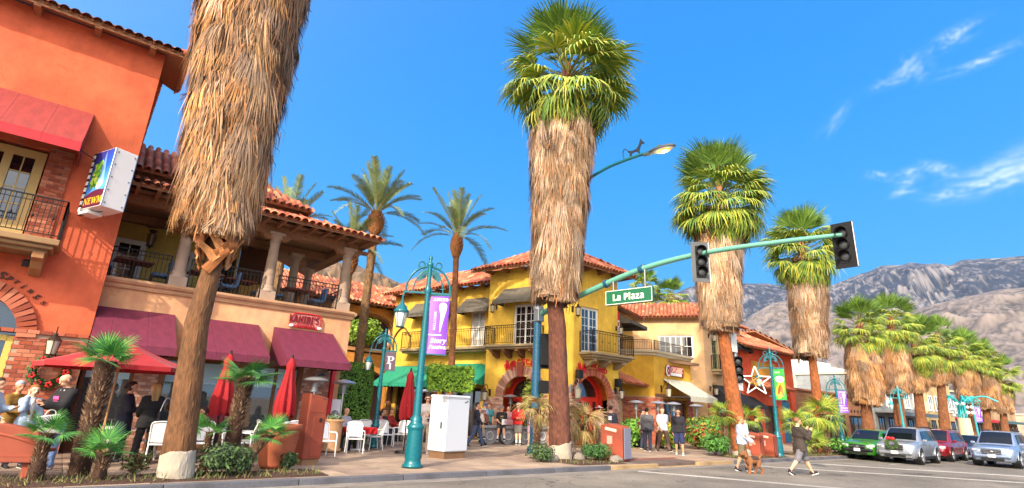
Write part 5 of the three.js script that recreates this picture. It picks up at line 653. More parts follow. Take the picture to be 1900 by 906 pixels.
{ // crossed leaf bases below the skirt of the nearest palm
  const p = scene.children.find((o) => o.name === 'fan_palm'), r = rng(8), bm = ['#c07a44', '#d0905a', '#a86a40', '#dca06c'].map((c) => M(c, 0.8, { map: T_bark, side: THREE.DoubleSide }));
  for (let i = 0; i < 30; i++) { const th = i * 2.39996, h = 4.3 + i * 0.03, R = 0.25 + i * 0.008, tilt = (i % 2 ? 1 : -1) * (0.5 + r() * 0.5), L = 0.4 + r() * 0.3, g = new THREE.BoxGeometry(0.2, L, 0.03, 2, 6, 1), q = g.attributes.position; for (let k = 0; k < q.count; k++) { const y = q.getY(k) / L + 0.5, x = q.getX(k); q.setZ(k, q.getZ(k) + 0.16 * y * y - x * x * 2.2); q.setX(k, x * (1.1 - 0.55 * y)); } g.computeVertexNormals(); const o = obj('leaf_base', g, bm[i % 4], p); o.position.set(-0.13 + Math.sin(th) * R, h, Math.cos(th) * R); o.rotation.order = 'YXZ'; o.rotation.set(0.12, th, tilt); }
}
datePalm('date_palm', 'taller date palm rising beside the terrace roof', 10.3, -24, 10.55, { seed: 3, s: 1.0, r: 0.2, lean: 0, n: 30, group: 'date palms in the court', up: 1 });
datePalm('date_palm', 'shorter date palm half hidden behind the terrace roof corner', 9.75, -24.9, 8.6, { seed: 5, s: 0.9, r: 0.17, n: 20, group: 'date palms in the court', lean: -0.1 });
datePalm('date_palm', 'date palm standing in front of the green awnings', 14.15, -22, 9.75, { seed: 8, s: 0.92, r: 0.15, n: 24, group: 'date palms in the court', lean: -0.3, up: 1, bark: '#a9744a' });
datePalm('date_palm', 'date palm showing only its fronds over the terrace roof', 8.0, -31, 11.0, { seed: 9, s: 1.1, r: 0.24, n: 20, group: 'date palms in the court' });
fanShrub('tall young fan palm with bright fans against the red parasol', 0.6, -13.6, 2.12, { seed: 1, s: 0.68, n: 11, r: 0.17, lean: [-0.02, 0.1], p0: 80, p1: 12 });
fanShrub('low young fan palm at the left beside the terracotta bench', -0.02, -12.95, 0.8, { seed: 2, s: 0.54, n: 8, r: 0.11, p1: -10 });
fanShrub('young fan palm with orange-tipped fans left of the whitewashed trunk', 0.86, -12.75, 0.5, { seed: 3, s: 0.58, n: 9, r: 0.11, p1: -5 });
fanShrub('tall young fan palm with flat crown in front of the closed parasol', 3.28, -14.1, 2.0, { seed: 4, s: 0.8, n: 10, r: 0.17, lean: [0.06, 0], p0: 40, p1: 0 });
fanShrub('small young fan palm beside the whitewashed trunk', 2.78, -14.05, 0.78, { seed: 5, s: 0.62, n: 7, r: 0.07, p0: 60, p1: 10 });
fanShrub('leaning young fan palm in front of the big terracotta pot', 3.35, -13.05, 0.8, { seed: 6, s: 0.52, n: 9, r: 0.13, lean: [0.4, 0.1], p1: -10, pale: 1 });
fanShrub('slim young palm with drooping pale leaves beside the signal pole', 13.35, -15.0, 1.6, { seed: 7, s: 0.85, n: 12, r: 0.12, kind: 'd', p1: -40 });
fanShrub('dry brown young palm behind the dark trunk', 14.9, -15.35, 1.3, { seed: 8, s: 1.0, n: 12, r: 0.12, kind: 'd', p1: -50 });
fanShrub('drooping dry young palm beside the bin', 16.0, -15.2, 1.15, { seed: 9, s: 1.1, n: 13, r: 0.1, kind: 'd', p1: -60 });
fanShrub('yellow-green young palm left of the orange trunk', 23.2, -13.6, 1.8, { seed: 10, s: 0.88, n: 13, r: 0.13, kind: 'y', p1: -45, pale: 1 });
fanShrub('green young palm right of the orange trunk', 25.0, -13.4, 1.6, { seed: 11, s: 1.0, n: 11, r: 0.1, kind: 'y', p1: -30 });
fanShrub('bushy green young palm beside the green car', 31.6, -12.8, 2.0, { seed: 12, s: 1.35, n: 16, r: 0.18, kind: 'y', p1: -50, pale: 1 });
fanShrub('low yellowish young palm behind the walking man', 28.6, -13.0, 1.5, { seed: 13, s: 1.0, n: 12, r: 0.14, kind: 'y', p1: -40 });
fanShrub('knee-high young palm at the foot of the fourth fan palm', 30.2, -12.9, 0.5, { seed: 14, s: 0.9, n: 10, r: 0.1, kind: 'y', p1: -10 });
[[150, -15.5], [156, -12], [163, -9], [172, -6.5]].forEach(([x, z], i) => fanPalm('fan_palm', ['leftmost', 'second', 'third', 'rightmost'][i] + ' of the low orange-skirted palms at the far end of the street', x, z, 0, { seed: 40 + i, group: 'low palms at the far end', axis: [[-0.2, 0, 0.5], [1, 0, 2.2], [5, 0, 2.4], [7, 0, 2]], trunk: [[-0.2, 0.4], [9, 0.3]], h0: 1.0, h1: 6, apex: 8.2, n: 44, clumps: 130, scale: 1.9, tones: ['#c08a3c', '#b9803a', '#cf9c4c'].map(lin), len: 2.2 }));
// hedges, shrubs, stones
const HED = ['#55852e', '#467426', '#689a36', '#7aa83c'].map(lin), HEDL = ['#6f9a22', '#86b028', '#5a861e', '#9cc034'].map(lin);
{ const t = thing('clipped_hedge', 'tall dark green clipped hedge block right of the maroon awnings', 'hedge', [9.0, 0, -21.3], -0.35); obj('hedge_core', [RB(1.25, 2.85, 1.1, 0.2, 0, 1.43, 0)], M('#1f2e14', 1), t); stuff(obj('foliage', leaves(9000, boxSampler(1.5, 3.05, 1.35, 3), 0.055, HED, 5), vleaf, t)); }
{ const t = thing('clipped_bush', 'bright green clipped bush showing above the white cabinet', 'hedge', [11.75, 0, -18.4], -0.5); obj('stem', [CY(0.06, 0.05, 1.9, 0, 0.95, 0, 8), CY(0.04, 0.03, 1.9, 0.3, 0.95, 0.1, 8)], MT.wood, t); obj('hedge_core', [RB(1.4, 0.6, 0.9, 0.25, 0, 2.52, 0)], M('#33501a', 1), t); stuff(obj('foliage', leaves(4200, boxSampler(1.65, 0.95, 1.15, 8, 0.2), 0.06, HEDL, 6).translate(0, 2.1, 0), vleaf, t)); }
const DK = ['#35502a', '#2c4422', '#45622f', '#526f36'];
shrub('shrub', 'dark leafy shrub between the whitewashed trunk and the pot', 2.95, -12.85, 1.05, 0.72, { seed: 1, n: 1500, cols: DK }); shrub('shrub', 'dark green shrub under the slim dry palm by the signal pole', 12.3, -13.6, 0.85, 0.6, { seed: 2, n: 1000, cols: DK }); shrub('shrub', 'rounded green shrub right of the dark whitewashed trunk', 14.55, -13.3, 1.0, 0.6, { seed: 3, n: 1200, cols: ['#3a6a2a', '#2f5a26', '#4a7a34'] });
shrub('shrub', 'green broad-leaved shrub left of the orange trunk', 22.7, -13.8, 1.1, 0.95, { seed: 4, n: 900, size: 0.09, cols: ['#4f8a30', '#3d7226', '#6a9a3a'] }); shrub('shrub', 'low hedge-like shrub before the brown shops', 32.8, -12.9, 3.0, 0.9, { seed: 5, n: 1500, size: 0.09, cols: ['#4f8a30', '#3d7226', '#6a9a3a'] }); shrub('shrub', 'trailing creeper hanging on the terracotta pot', 4.4, -13.4, 0.36, 0.42, { seed: 6, n: 300, cols: DK });
shrub('shrub', 'tall yellow-green shrub on the left of the tan shop planting', 23.9, -17.0, 1.0, 1.35, { seed: 7, n: 700, size: 0.12, cols: ['#7f9a2a', '#98a82e', '#5f8a2a', '#c9a83a'] }); shrub('shrub', 'flowering green and red shrub behind the man in black', 26.2, -16.9, 1.9, 1.5, { seed: 8, n: 1200, size: 0.12, cols: ['#5f8a2a', '#7f9a2a', '#b04a2a', '#3f7a2a'] }); shrub('shrub', 'broad grassy green shrub under the white awning', 28.6, -17.6, 2.4, 1.7, { seed: 9, n: 1500, size: 0.14, cols: ['#3f8a3a', '#5f9a3a', '#7fa63a', '#b9962e'] });
shrub('shrub', 'light green planting behind the curved stone bench', 18.0, -21.6, 1.8, 1.5, { seed: 10, n: 1000, size: 0.1, cols: ['#7fa63a', '#98b83e', '#5f8a2a'] }); shrub('shrub', 'tall bamboo-like yellow-green plant beside the tower door', 18.0, -20.6, 1.0, 3.3, { seed: 11, n: 1300, size: 0.12, cols: ['#9aa83a', '#b0b84a', '#7f9a34'] }); shrub('shrub', 'fresh green potted shrub beside the right red door', 22.4, -18.2, 0.9, 1.5, { seed: 12, n: 700, size: 0.1, cols: ['#6fa83a', '#8fc04a', '#4f8a2a'] });
shrub('shrub', 'feathery light green tree-like plant on the arcade balcony', 14.0, -32.4, 2.0, 1.9, { y: 4.85, seed: 13, n: 1800, size: 0.14, cols: ['#86a832', '#9cc040', '#6f8f2a'] }); shrub('shrub', 'dry low plant with brown stems before the whitewashed trunk', 1.45, -13.3, 0.5, 0.5, { seed: 14, n: 300, cols: ['#4a5a2c', '#5d6c34', '#6a4a2c'] });
{ const r = rng(31), g = []; for (const [x0, x1, n] of [[-2.5, 4.9, 900], [12.6, 15.1, 150], [22.3, 26.4, 500], [28, 37, 900]]) for (let i = 0; i < n; i++) { const x = mix(x0, x1, r()), z = -13.3 + r() * 0.95, h = 0.06 + 0.16 * r() * r(), a = r() * 6.3; const t = new TB(); t.tri([x - 0.012 * Math.cos(a), 0.02, z - 0.012 * Math.sin(a)], [x + 0.012 * Math.cos(a), 0.02, z + 0.012 * Math.sin(a)], [x + (r() - 0.5) * 0.16, h, z + (r() - 0.5) * 0.16], jit(lin(['#5f6f34', '#7a7a3c', '#4a5a2c', '#8a744a'][i % 4]), r)); g.push(t.geo()); } const o = obj('ground_cover', g, vleaf); tag(o, 'low weeds and ground cover in the kerbside planting beds', 'ground cover', null, 'stuff'); }
const rockG = [1, 2, 3].map((s) => { const g = new THREE.IcosahedronGeometry(0.2, 3), p = g.attributes.position; for (let i = 0; i < p.count; i++) { const v = V(p.getX(i), p.getY(i), p.getZ(i)), k = 1 + 0.45 * fbm(v.x * 5 + s, v.y * 5, v.z * 5, 3); p.setXYZ(i, v.x * k * 1.25, v.y * k * 0.75, v.z * k); } g.computeVertexNormals(); return done(g); });
[[12.75, -13.55, 0, 'pale boulder left of the whitewashed dark trunk'], [14.25, -13.75, 1, 'grey boulder right of the whitewashed dark trunk'], [14.9, -12.75, 2, 'small stone at the edge of the middle planting bed']].forEach(([x, z, k, l]) => { const o = obj('boulder', rockG[k], M('#877e74', 0.95, { bumpMap: T_bump, bumpScale: 0.02, map: T_mottle })); o.position.set(x, 0.08, z); tag(o, l, 'rock', 'stones in the planting beds'); });

// ---------------------------------------------------------------- street lamps with arched arms, lantern and banner
const banner = { purple: canvasTex(256, 700, (g, w, h) => { const k = g.createLinearGradient(0, 0, w, 0); k.addColorStop(0, '#9a72c8'); k.addColorStop(0.6, '#7a48be'); k.addColorStop(1, '#6a30c8'); g.fillStyle = k; g.fillRect(0, 0, w, h); g.fillStyle = '#e9e2f4'; g.font = 'bold 52px serif'; g.fillText('AMERD', 42, 62); g.beginPath(); g.moveTo(150, 240); g.lineTo(205, 240); g.lineTo(160, 440); g.lineTo(150, 440); g.fill(); g.beginPath(); g.ellipse(176, 130, 52, 48, 0, 0, 7); g.fill(); g.beginPath(); g.moveTo(128, 150); g.lineTo(226, 150); g.lineTo(206, 240); g.lineTo(150, 240); g.fill(); g.save(); g.translate(96, 420); g.rotate(-Math.PI / 2); g.font = '44px serif'; g.fillText('WELCOME', 0, 0); g.restore(); g.fillRect(12, 468, 170, 12); g.font = 'italic bold 76px serif'; g.fillText('Story', 40, 570); g.font = 'italic bold 60px serif'; g.fillText('Festival', 26, 640); }), green: canvasTex(192, 448, (g, w, h) => { g.fillStyle = '#2f9a3c'; g.fillRect(0, 0, w, h); g.fillStyle = '#b8c832'; g.beginPath(); g.ellipse(95, 300, 70, 140, 0.3, 0, 7); g.fill(); g.fillStyle = '#f0d6d2'; g.beginPath(); g.ellipse(100, 150, 78, 48, 0, 0, 7); g.fill(); g.fillStyle = '#e08ac0'; g.beginPath(); g.ellipse(112, 165, 46, 24, 0, 0, 7); g.fill(); g.fillStyle = '#d8451e'; g.beginPath(); g.ellipse(80, 300, 26, 80, 0.35, 0, 7); g.fill(); g.fillStyle = '#e8763a'; g.beginPath(); g.ellipse(125, 325, 24, 80, -0.15, 0, 7); g.fill(); g.fillStyle = '#bfe0c0'; g.font = 'bold 34px sans-serif'; g.fillText('PALM', 22, 60); }), dark: canvasTex(128, 256, (g, w, h) => { g.fillStyle = '#5a4a58'; g.fillRect(0, 0, w, h); g.fillStyle = '#cdbcc8'; g.font = 'bold 150px serif'; g.fillText('P', 18, 165); g.fillRect(60, 150, 18, 90); }) };
const lampPost = (() => { // one set of parts, shared
  const post = done([LA([[0, 0], [0.27, 0], [0.27, 0.06], [0.22, 0.1], [0.2, 0.2], [0.225, 0.24], [0.2, 0.9], [0.21, 0.95], [0.24, 1.0], [0.19, 1.06], [0.15, 1.12], [0.165, 1.2], [0.105, 1.3], [0.09, 3.0], [0.072, 4.55], [0.1, 4.6], [0.1, 4.72], [0.07, 4.78], [0.06, 5.35], [0.09, 5.4], [0.09, 5.48], [0.03, 5.52], [0.06, 5.6], [0.045, 5.68], [0, 5.72]], 20)]);
  const arc = (R, r, ry = 1) => TU([...Array(13)].map((_, i) => { const a = Math.PI * i / 12; return [-Math.cos(a) * R, 4.62 + Math.sin(a) * R * ry * 1.15, 0]; }), r, 30, 7);
  const arch = done([arc(0.63, 0.032, 1.05), arc(0.42, 0.02, 1.35), B(1.3, 0.05, 0.05, 0, 4.6, 0), TU([[-0.63, 4.62, 0], [-0.68, 4.45, 0], [-0.68, 4.36, 0]], 0.028, 8, 6)]);
  const r = rng(3), orn = []; for (const s of [-1, 1]) { for (let i = 0; i < 9; i++) { const a = -0.5 + i * 0.28; orn.push(EX([[0, -0.012], [0.2, -0.03], [0.27, 0], [0.2, 0.03], [0, 0.012]], 0.012).applyMatrix4(M4(s * 0.1, 5.05, 0, 0, 0, s > 0 ? a : Math.PI - a))); } orn.push(new THREE.TorusGeometry(0.09, 0.022, 6, 14).translate(s * 0.24, 5.42, 0), TU([[s * 0.06, 5.4, 0], [s * 0.15, 5.3, 0], [s * 0.22, 5.34, 0]], 0.02, 8, 5)); }
  const lant = done([CY(0.03, 0.03, 0.1, -0.68, 4.33, 0, 8), LA([[0, 0.42], [0.05, 0.42], [0.06, 0.34], [0.14, 0.28], [0.16, 0.2], [0.21, 0.16], [0.21, 0.1], [0.19, 0.1]], 16).translate(-0.68, 3.9, 0), new THREE.TorusGeometry(0.1, 0.015, 5, 14).rotateX(Math.PI / 2).translate(-0.68, 3.6, 0), ...[0, 1, 2, 3, 4, 5].map((i) => bar([-0.68 + Math.cos(i * 1.047) * 0.19, 4.0, Math.sin(i * 1.047) * 0.19], [-0.68 + Math.cos(i * 1.047) * 0.1, 3.6, Math.sin(i * 1.047) * 0.1], 0.009, 5))]);
  return { post, arch, orn: done(orn), lant, glass: done(LA([[0, 0], [0.09, 0], [0.175, 0.4], [0, 0.4]], 14).translate(-0.68, 3.61, 0)), rod: done([B(0.6, 0.026, 0.026, 0.36, 0, 0)]) };
})();
const frosted = M('#c9ccc8', 0.4);
function streetLamp(label, x, z, turn, s, bn, mat = MT.teal) {
  const t = thing('street_lamp', label, 'street lamp', [x, 0, z], turn, 'arched teal street lamps'); t.scale.setScalar(s);
  obj('post', lampPost.post, mat, t); obj('arch', lampPost.arch, mat, t); obj('ornament', lampPost.orn, MT.tealDark, t); const l = obj('lantern', lampPost.lant, mat, t); obj('lamp_glass', lampPost.glass, frosted, l);
  if (bn) { const H = bn === 'dark' ? 0.9 : 1.62, w = 0.54; const g = new THREE.PlaneGeometry(w, H, 8, 16), p = g.attributes.position; for (let i = 0; i < p.count; i++) p.setZ(i, 0.025 * Math.sin(p.getX(i) * 7) + 0.02 * Math.sin(p.getY(i) * 4)); g.computeVertexNormals(); g.translate(0.36, 4.54 - H / 2, 0); obj('banner', g, M('#ffffff', 0.8, { map: banner[bn], side: THREE.DoubleSide }), t, true); for (const y of [4.56, 4.52 - H]) obj('banner_arm', lampPost.rod, mat, t).position.y = y; }
  return t;
}
const faceCam = (x, z) => Math.atan2(-x, -z); // turn that shows the arms side-on to the street corner
streetLamp('nearest teal street lamp with purple festival banner', 7.49, -13.23, faceCam(7.49, -13.23), 1.0, 'purple');
streetLamp('teal street lamp with green fruit banner beside the walking man', 26.07, -12.64, faceCam(26.07, -12.64), 0.86, 'green');
streetLamp('teal street lamp in the court behind the hedge with dark banner', 9.3, -19.4, faceCam(9.3, -19.4), 0.76, 'dark');
streetLamp('teal street lamp with small purple banner before the brown shops', 33.7, -12.8, faceCam(33.7, -12.8), 0.73, 'purple');
streetLamp('small teal street lamp behind the silver car with wreath', 43.5, -12.7, faceCam(43.5, -12.7), 0.73, null, M('#2a97a0', 0.4));
streetLamp('farthest teal street lamp before the blue-grey block', 61, -12.5, faceCam(61, -12.5), 0.75, 'purple', M('#2a97a0', 0.4));
{ const t = thing('palm_sculpture', 'turquoise palm-shaped post on a cream column at the street end', 'sculpture', [56.5, 0, -12.3]); obj('column', [CY(0.5, 0.42, 2.4, 0, 1.2, 0, 14)], M('#d8c49a', 0.8), t); const g = []; for (let i = 0; i < 9; i++) { const a = i * 0.7; g.push(TU([[Math.cos(a) * 0.25, 2.3, Math.sin(a) * 0.25], [Math.cos(a) * 0.3, 3.6, Math.sin(a) * 0.3], [Math.cos(a) * (0.5 + (i % 3) * 0.5), 4.1, Math.sin(a) * (0.5 + (i % 3) * 0.5)], [Math.cos(a) * (0.9 + (i % 3) * 0.7), 3.7, Math.sin(a) * (0.9 + (i % 3) * 0.7)]], 0.06, 14, 6)); } obj('stalks', g, M('#2fa8ae', 0.4), t); const b = []; for (let i = 0; i < 14; i++) b.push(SP(0.13, Math.cos(i * 2.4) * 0.7, 2.6 + (i % 5) * 0.22, Math.sin(i * 2.4) * 0.7)); obj('bead', b, MT.white, t); }
{ const t = thing('star_decoration', 'white outlined star of tubes hung beside the green-bannered lamp', 'decoration', [25.0, 3.28, -12.9], faceCam(25, -12.9) + 0.1); const P = [...Array(10)].map((_, i) => { const R = i % 2 ? 0.28 : 0.68, a = Math.PI / 2 + i * Math.PI / 5; return [Math.cos(a) * R, Math.sin(a) * R, 0]; }); obj('outline', P.map((p, i) => bar(p, P[(i + 1) % 10], 0.03, 7)), MT.whitePlastic, t); obj('inner_wire', P.filter((_, i) => i % 2).map((p, i, a) => bar(p, a[(i + 2) % 5], 0.012, 5)), M('#c9a23a', 0.5), t); obj('support', [bar([0.78, 0.25, 0], [1.3, 0.3, 0.1], 0.012)], MT.teal, t); obj('support', [bar([0.5, -0.66, 0], [1.3, -0.6, 0.1], 0.012)], MT.teal, t); }

// ---------------------------------------------------------------- traffic signal mast
const lensM = M('#34383c', 0.3), hoodM = M('#0c0d12', 0.9);
{ const t = thing('signal_mast', 'teal traffic signal pole with long curved mast arm over the street', 'traffic pole', [14.3, 0, -16.2]), pm = M('#5f9c8a', 0.5, { roughnessMap: T_metal }), poleShade = M('#23526f', 0.5, { roughnessMap: T_metal });  // pole repeats the arm paint with bluish shade put into its colour
  obj('pole', [CY(0.19, 0.15, 5.75, 0, 2.875, 0, 20), CY(0.28, 0.26, 0.25, 0, 0.12, 0, 16), CY(0.15, 0.11, 4.7, 0, 8.05, 0, 16)], poleShade, t); obj('pole_cap', [CY(0.12, 0.05, 0.1, 0, 10.45, 0, 12), RB(0.32, 0.52, 0.32, 0.04, -0.02, 5.2, 0.08), CY(0.21, 0.21, 0.12, 0, 5.5, 0, 16)], MT.galv, t);
  const P = [[0.02, 5.25, 0.1], [0.46, 5.99, 2.57], [0.81, 6.51, 4.57], [1.19, 6.75, 6.71], [1.62, 6.73, 9.17], [1.9, 6.66, 10.75]], crv = new THREE.CatmullRomCurve3(P.map((p) => V(...p))); const g = new THREE.TubeGeometry(crv, 60, 0.115, 12), q = g.attributes.position; for (let i = 0; i <= 60; i++) { const c = crv.getPointAt(i / 60), k = mix(1.05, 0.58, i / 60); for (let j = 0; j <= 12; j++) { const n = i * 13 + j; q.setXYZ(n, c.x + (q.getX(n) - c.x) * k, c.y + (q.getY(n) - c.y) * k, c.z + (q.getZ(n) - c.z) * k); } } obj('mast_arm', g, pm, t);
  obj('arm_collar', [CY(0.14, 0.14, 0.16, 0.81, 6.51, 4.57, 14, Math.PI / 2 - 0.22), CY(0.15, 0.15, 0.12, 0.56, 6.15, 3.15, 14, Math.PI / 2 - 0.26), SP(0.08, 0.86, 6.64, 4.6)], poleShade, t);
  obj('lamp_arm', [TU([[0, 9.75, 0.05], [0.25, 10.3, 1.4], [0.44, 10.63, 2.5], [0.59, 10.86, 3.32], [0.79, 10.96, 4.6], [0.84, 10.95, 5.0]], 0.06, 30, 8)], MT.tealDark, t); }
{ const t = thing('cobra_street_light', 'grey lit street light head at the end of the upper curved arm', 'street light', [15.16, 10.92, -11.2], 0.17); obj('housing', [SP(1, 0, 0.03, 0.55, [0.2, 0.12, 0.55], 18, 10), CY(0.07, 0.08, 0.3, 0, 0, -0.02, 10, Math.PI / 2), CY(0.05, 0.05, 0.1, 0, 0.17, 0.45, 8)], M('#3c444c', 0.6), t); const gl = M('#c07a2c', 0.6); gl.emissive.set('#ff9c28'); gl.emissiveIntensity = 0.12; obj('lens', [SP(1, 0, -0.03, 0.62, [0.15, 0.1, 0.3], 16, 8)], gl, t); const pl = new THREE.PointLight(new THREE.Color(1, 0.75, 0.4), 6, 12); pl.position.set(0, -0.3, 0.62); pl.castShadow = true; t.add(pl); }
{ const t = thing('horse_figure', 'small cut-metal running horse figure on top of the upper lamp arm', 'sculpture', [15.08, 10.99, -11.75], -Math.PI / 2 + 0.17); const hm = M('#1c2434', 0.5, { metalness: 0.4 }); obj('body', [EX([[-0.3, 0.3], [-0.1, 0.24], [0.08, 0.27], [0.18, 0.4], [0.24, 0.58], [0.27, 0.66], [0.3, 0.58], [0.42, 0.44], [0.4, 0.38], [0.3, 0.42], [0.24, 0.3], [0.2, 0.14], [0.24, 0.02], [0.2, 0.0], [0.12, 0.14], [0.0, 0.16], [-0.1, 0.14], [-0.16, 0.06], [-0.06, 0.0], [-0.1, -0.02], [-0.22, 0.06], [-0.2, 0.16], [-0.28, 0.22]], 0.03, 0.006)], hm, t); obj('tail', [TU([[-0.28, 0.28, 0.015], [-0.42, 0.42, 0.015], [-0.5, 0.3, 0.015], [-0.46, 0, 0.015]], 0.018, 14, 6)], hm, t); }
function signalHead(label, x, y, z, turn, n = 3, plate = true, s = 1, plateM = hoodM) {
  const t = thing('traffic_signal', label, 'traffic signal', [x, y, z], turn, 'traffic signal heads'), h = 0.36 * n + 0.06; t.scale.setScalar(s);
  obj('housing', [RB(0.34, h, 0.2, 0.03, 0, 0, -0.1)], hoodM, t);
  if (plate) { obj('backplate', [RB(0.6, h + 0.26, 0.014, 0.006, 0, 0, -0.02)], plateM, t); obj('plate_edge', [B(0.02, h + 0.22, 0.005, 0.285, 0, -0.008)], M('#d8c8c4', 0.6), t); }
  for (let i = 0; i < n; i++) { const yy = h / 2 - 0.21 - i * 0.36; obj('lens', [SP(1, 0, yy, 0.02, [0.135, 0.135, 0.04], 18, 10)], lensM, t); obj('visor', [new THREE.CylinderGeometry(0.165, 0.155, 0.24, 18, 1, true, -2.2, 4.4).rotateX(Math.PI / 2).rotateZ(Math.PI).translate(0, yy, 0.12)], M('#1a1b1e', 0.5, { side: THREE.DoubleSide }), t); }
  return t;
}
signalHead('traffic signal with dark backplate at the tip of the mast arm', 16.2, 6.36, -5.45, -1.5, 3, true, 0.95); signalHead('traffic signal in worn pale backplate halfway along the mast arm', 15.42, 6.45, -9.46, -0.75, 3, true, 0.98, M('#5c6064', 0.8, { map: T_mottle }));
signalHead('black traffic signal on the side of the mast pole below the arm', 14.5, 3.8, -15.98, 2.6, 3, true, 0.98); signalHead('black pedestrian signal under the pole-mounted traffic signal', 14.48, 2.42, -15.98, 2.7, 1, false, 1.15);
{ const t = thing('signal_pole', 'grey signal pole standing behind the orange palm trunk', 'traffic pole', [24.35, 0, -13.45]); obj('pole', [CY(0.11, 0.1, 5.3, 0, 2.65, 0, 12), CY(0.17, 0.15, 0.35, 0, 0.17, 0, 12)], MT.galv, t); obj('control_box', [RB(0.36, 0.5, 0.25, 0.03, -0.02, 0.95, 0.16)], MT.tealDark, t); obj('cover_plate', [RB(0.5, 0.9, 0.03, 0.01, -0.2, 5.0, 0.1)], M('#c9c9c4', 0.6), t); obj('notice', [RB(0.5, 0.34, 0.03, 0.01, -0.05, 3.0, 0.14)], MT.whitePlastic, t); }
signalHead('traffic signal with three grey lenses on the pole behind the orange trunk', 24.1, 3.75, -13.2, -0.95, 3, false, 1.05);
{ const t = thing('street_name_sign', 'green illuminated street name sign reading La Plaza under the mast arm', 'street sign', [14.98, 5.57, -12.1], -80 * DEG); t.scale.setScalar(1.06); obj('sign_case', [RB(1.78, 0.52, 0.12, 0.03)], M('#1f4f48', 0.5), t); for (const s of [-1, 1]) { const f = obj('sign_frame', [B(1.74, 0.022, 0.012, 0, 0.232, s * 0.064), B(1.74, 0.022, 0.012, 0, -0.232, s * 0.064), B(0.022, 0.442, 0.012, 0.859, 0, s * 0.064), B(0.022, 0.442, 0.012, -0.859, 0, s * 0.064)], M('#d8dcd4', 0.5), t); obj('sign_face', [B(1.69, 0.44, 0.006, 0, 0, s * 0.063)], M('#0a5f40', 0.45), f); obj('lettering', [text('La Plaza', 0.235, 0.008, font).scale(0.95, 1, 1).rotateY(s > 0 ? 0 : Math.PI).translate(0, 0, s * 0.067)], M('#eef2ee', 0.5), f); } obj('hanger', [bar([-0.6, 0.25, 0], [-0.6, 0.62, 0], 0.03), bar([0.6, 0.25, 0], [0.6, 0.92, 0], 0.03)], MT.galv, t); }
// ---------------------------------------------------------------- cabinets, bins, pots, heaters, parasols, tables, chairs
const terra = M('#964630', 0.8, { map: T_mottle }), terraD = M('#9c4630', 0.8, { map: T_mottle });
{ const t = thing('utility_cabinet', 'white metal utility cabinet with louvred door on a brown plinth', 'cabinet', [9.95, 0, -15.45], 0.2), w = M('#c2c8d0', 0.5, { bumpMap: T_bump, bumpScale: 0.002 });
  t.scale.setScalar(0.96); obj('plinth', [B(0.95, 0.22, 0.72, 0, 0.1, 0)], M('#7a5a40', 0.9, { map: T_mottle }), t); obj('body', [RB(1.06, 1.72, 0.82, 0.04, 0, 1.07, 0)], w, t); obj('lid', [RB(1.1, 0.1, 0.86, 0.05, 0, 1.93, 0)], w, t);
  const d = obj('door', [RB(0.03, 1.55, 0.7, 0.012, -0.535, 1.05, 0)], w, t); obj('handle', [RB(0.04, 0.2, 0.045, 0.01, -0.57, 1.02, 0.22)], MT.black, d); for (let i = 0; i < 9; i++) for (const s of [-1, 1]) obj('louvre', [B(0.012, 0.018, 0.2, -0.555, 0.34 + i * 0.042, s * 0.12 - 0.05, 0, 0, 0.4)], M('#a8acb2', 0.5), d); obj('seam', [B(1.062, 0.012, 0.822, 0, 1.86, 0)], MT.galv, t); obj('vent_slot', [B(0.16, 0.03, 0.01, 0.36, 1.78, 0.412, 0, 0, 0.4)], MT.black, t); }
{ const t = thing('ticket_pillar', 'tall terracotta metal service pillar with slanted top', 'pillar', [5.2, 0, -14.57], 0.22); obj('body', [EX([[-0.26, 0.14], [0.26, 0.14], [0.26, 1.62], [-0.26, 1.72]], 0.4, 0.015).translate(0, 0, -0.2)], terra, t); obj('base', [B(0.46, 0.16, 0.36, 0, 0.07, 0)], M('#8d6a4a', 0.9), t); obj('panel', [RB(0.3, 0.95, 0.02, 0.008, 0.06, 0.68, 0.215), RB(0.44, 0.34, 0.02, 0.008, 0.0, 1.42, 0.212)], terraD, t); obj('lock', [RB(0.06, 0.09, 0.04, 0.01, 0.1, 1.08, 0.23)], MT.black, t); obj('number_plate', [B(0.12, 0.04, 0.006, 0.14, 1.6, 0.222)], M('#6a3a30', 0.6), t); }
function litterBin(label, x, z, turn, s, side) { const t = thing('litter_bin', label, 'litter bin', [x, 0, z], turn, 'terracotta litter bins'); t.scale.setScalar(s); obj('body', [EX([[-0.42, 0.05], [0.42, 0.05], [0.42, 1.08], [0.3, 1.15], [-0.1, 1.22], [-0.42, 1.16]], 0.62, 0.03, 2).translate(0, 0, -0.31)], terra, t); obj('base', [B(0.8, 0.06, 0.6, 0, 0.03, 0)], terraD, t); obj('side_panel', [RB(0.02, 1.0, 0.56, 0.008, 0.452, 0.58, 0)], side, t); const d = obj('door', [RB(0.66, 0.7, 0.02, 0.01, 0, 0.5, 0.345)], terraD, t); obj('notice', [RB(0.2, 0.26, 0.008, 0.004, -0.06, 0.68, 0.36)], M('#c08a7c', 0.6), d); obj('flap', [RB(0.44, 0.1, 0.02, 0.01, -0.02, 1.02, 0.345, 0, 0, -0.16)], M('#d8b0a0', 0.5), t); return t; }
litterBin('terracotta litter bin with grey side at the kerb by the dry palms', 15.55, -13.3, -1.3, 1.0, M('#7d7f92', 0.6)); litterBin('left of two terracotta bins behind the dog walker', 24.3, -12.9, -1.35, 0.85, terraD); litterBin('right of two terracotta bins, beside the green-bannered lamp post', 25.2, -12.75, -1.35, 0.85, terraD);
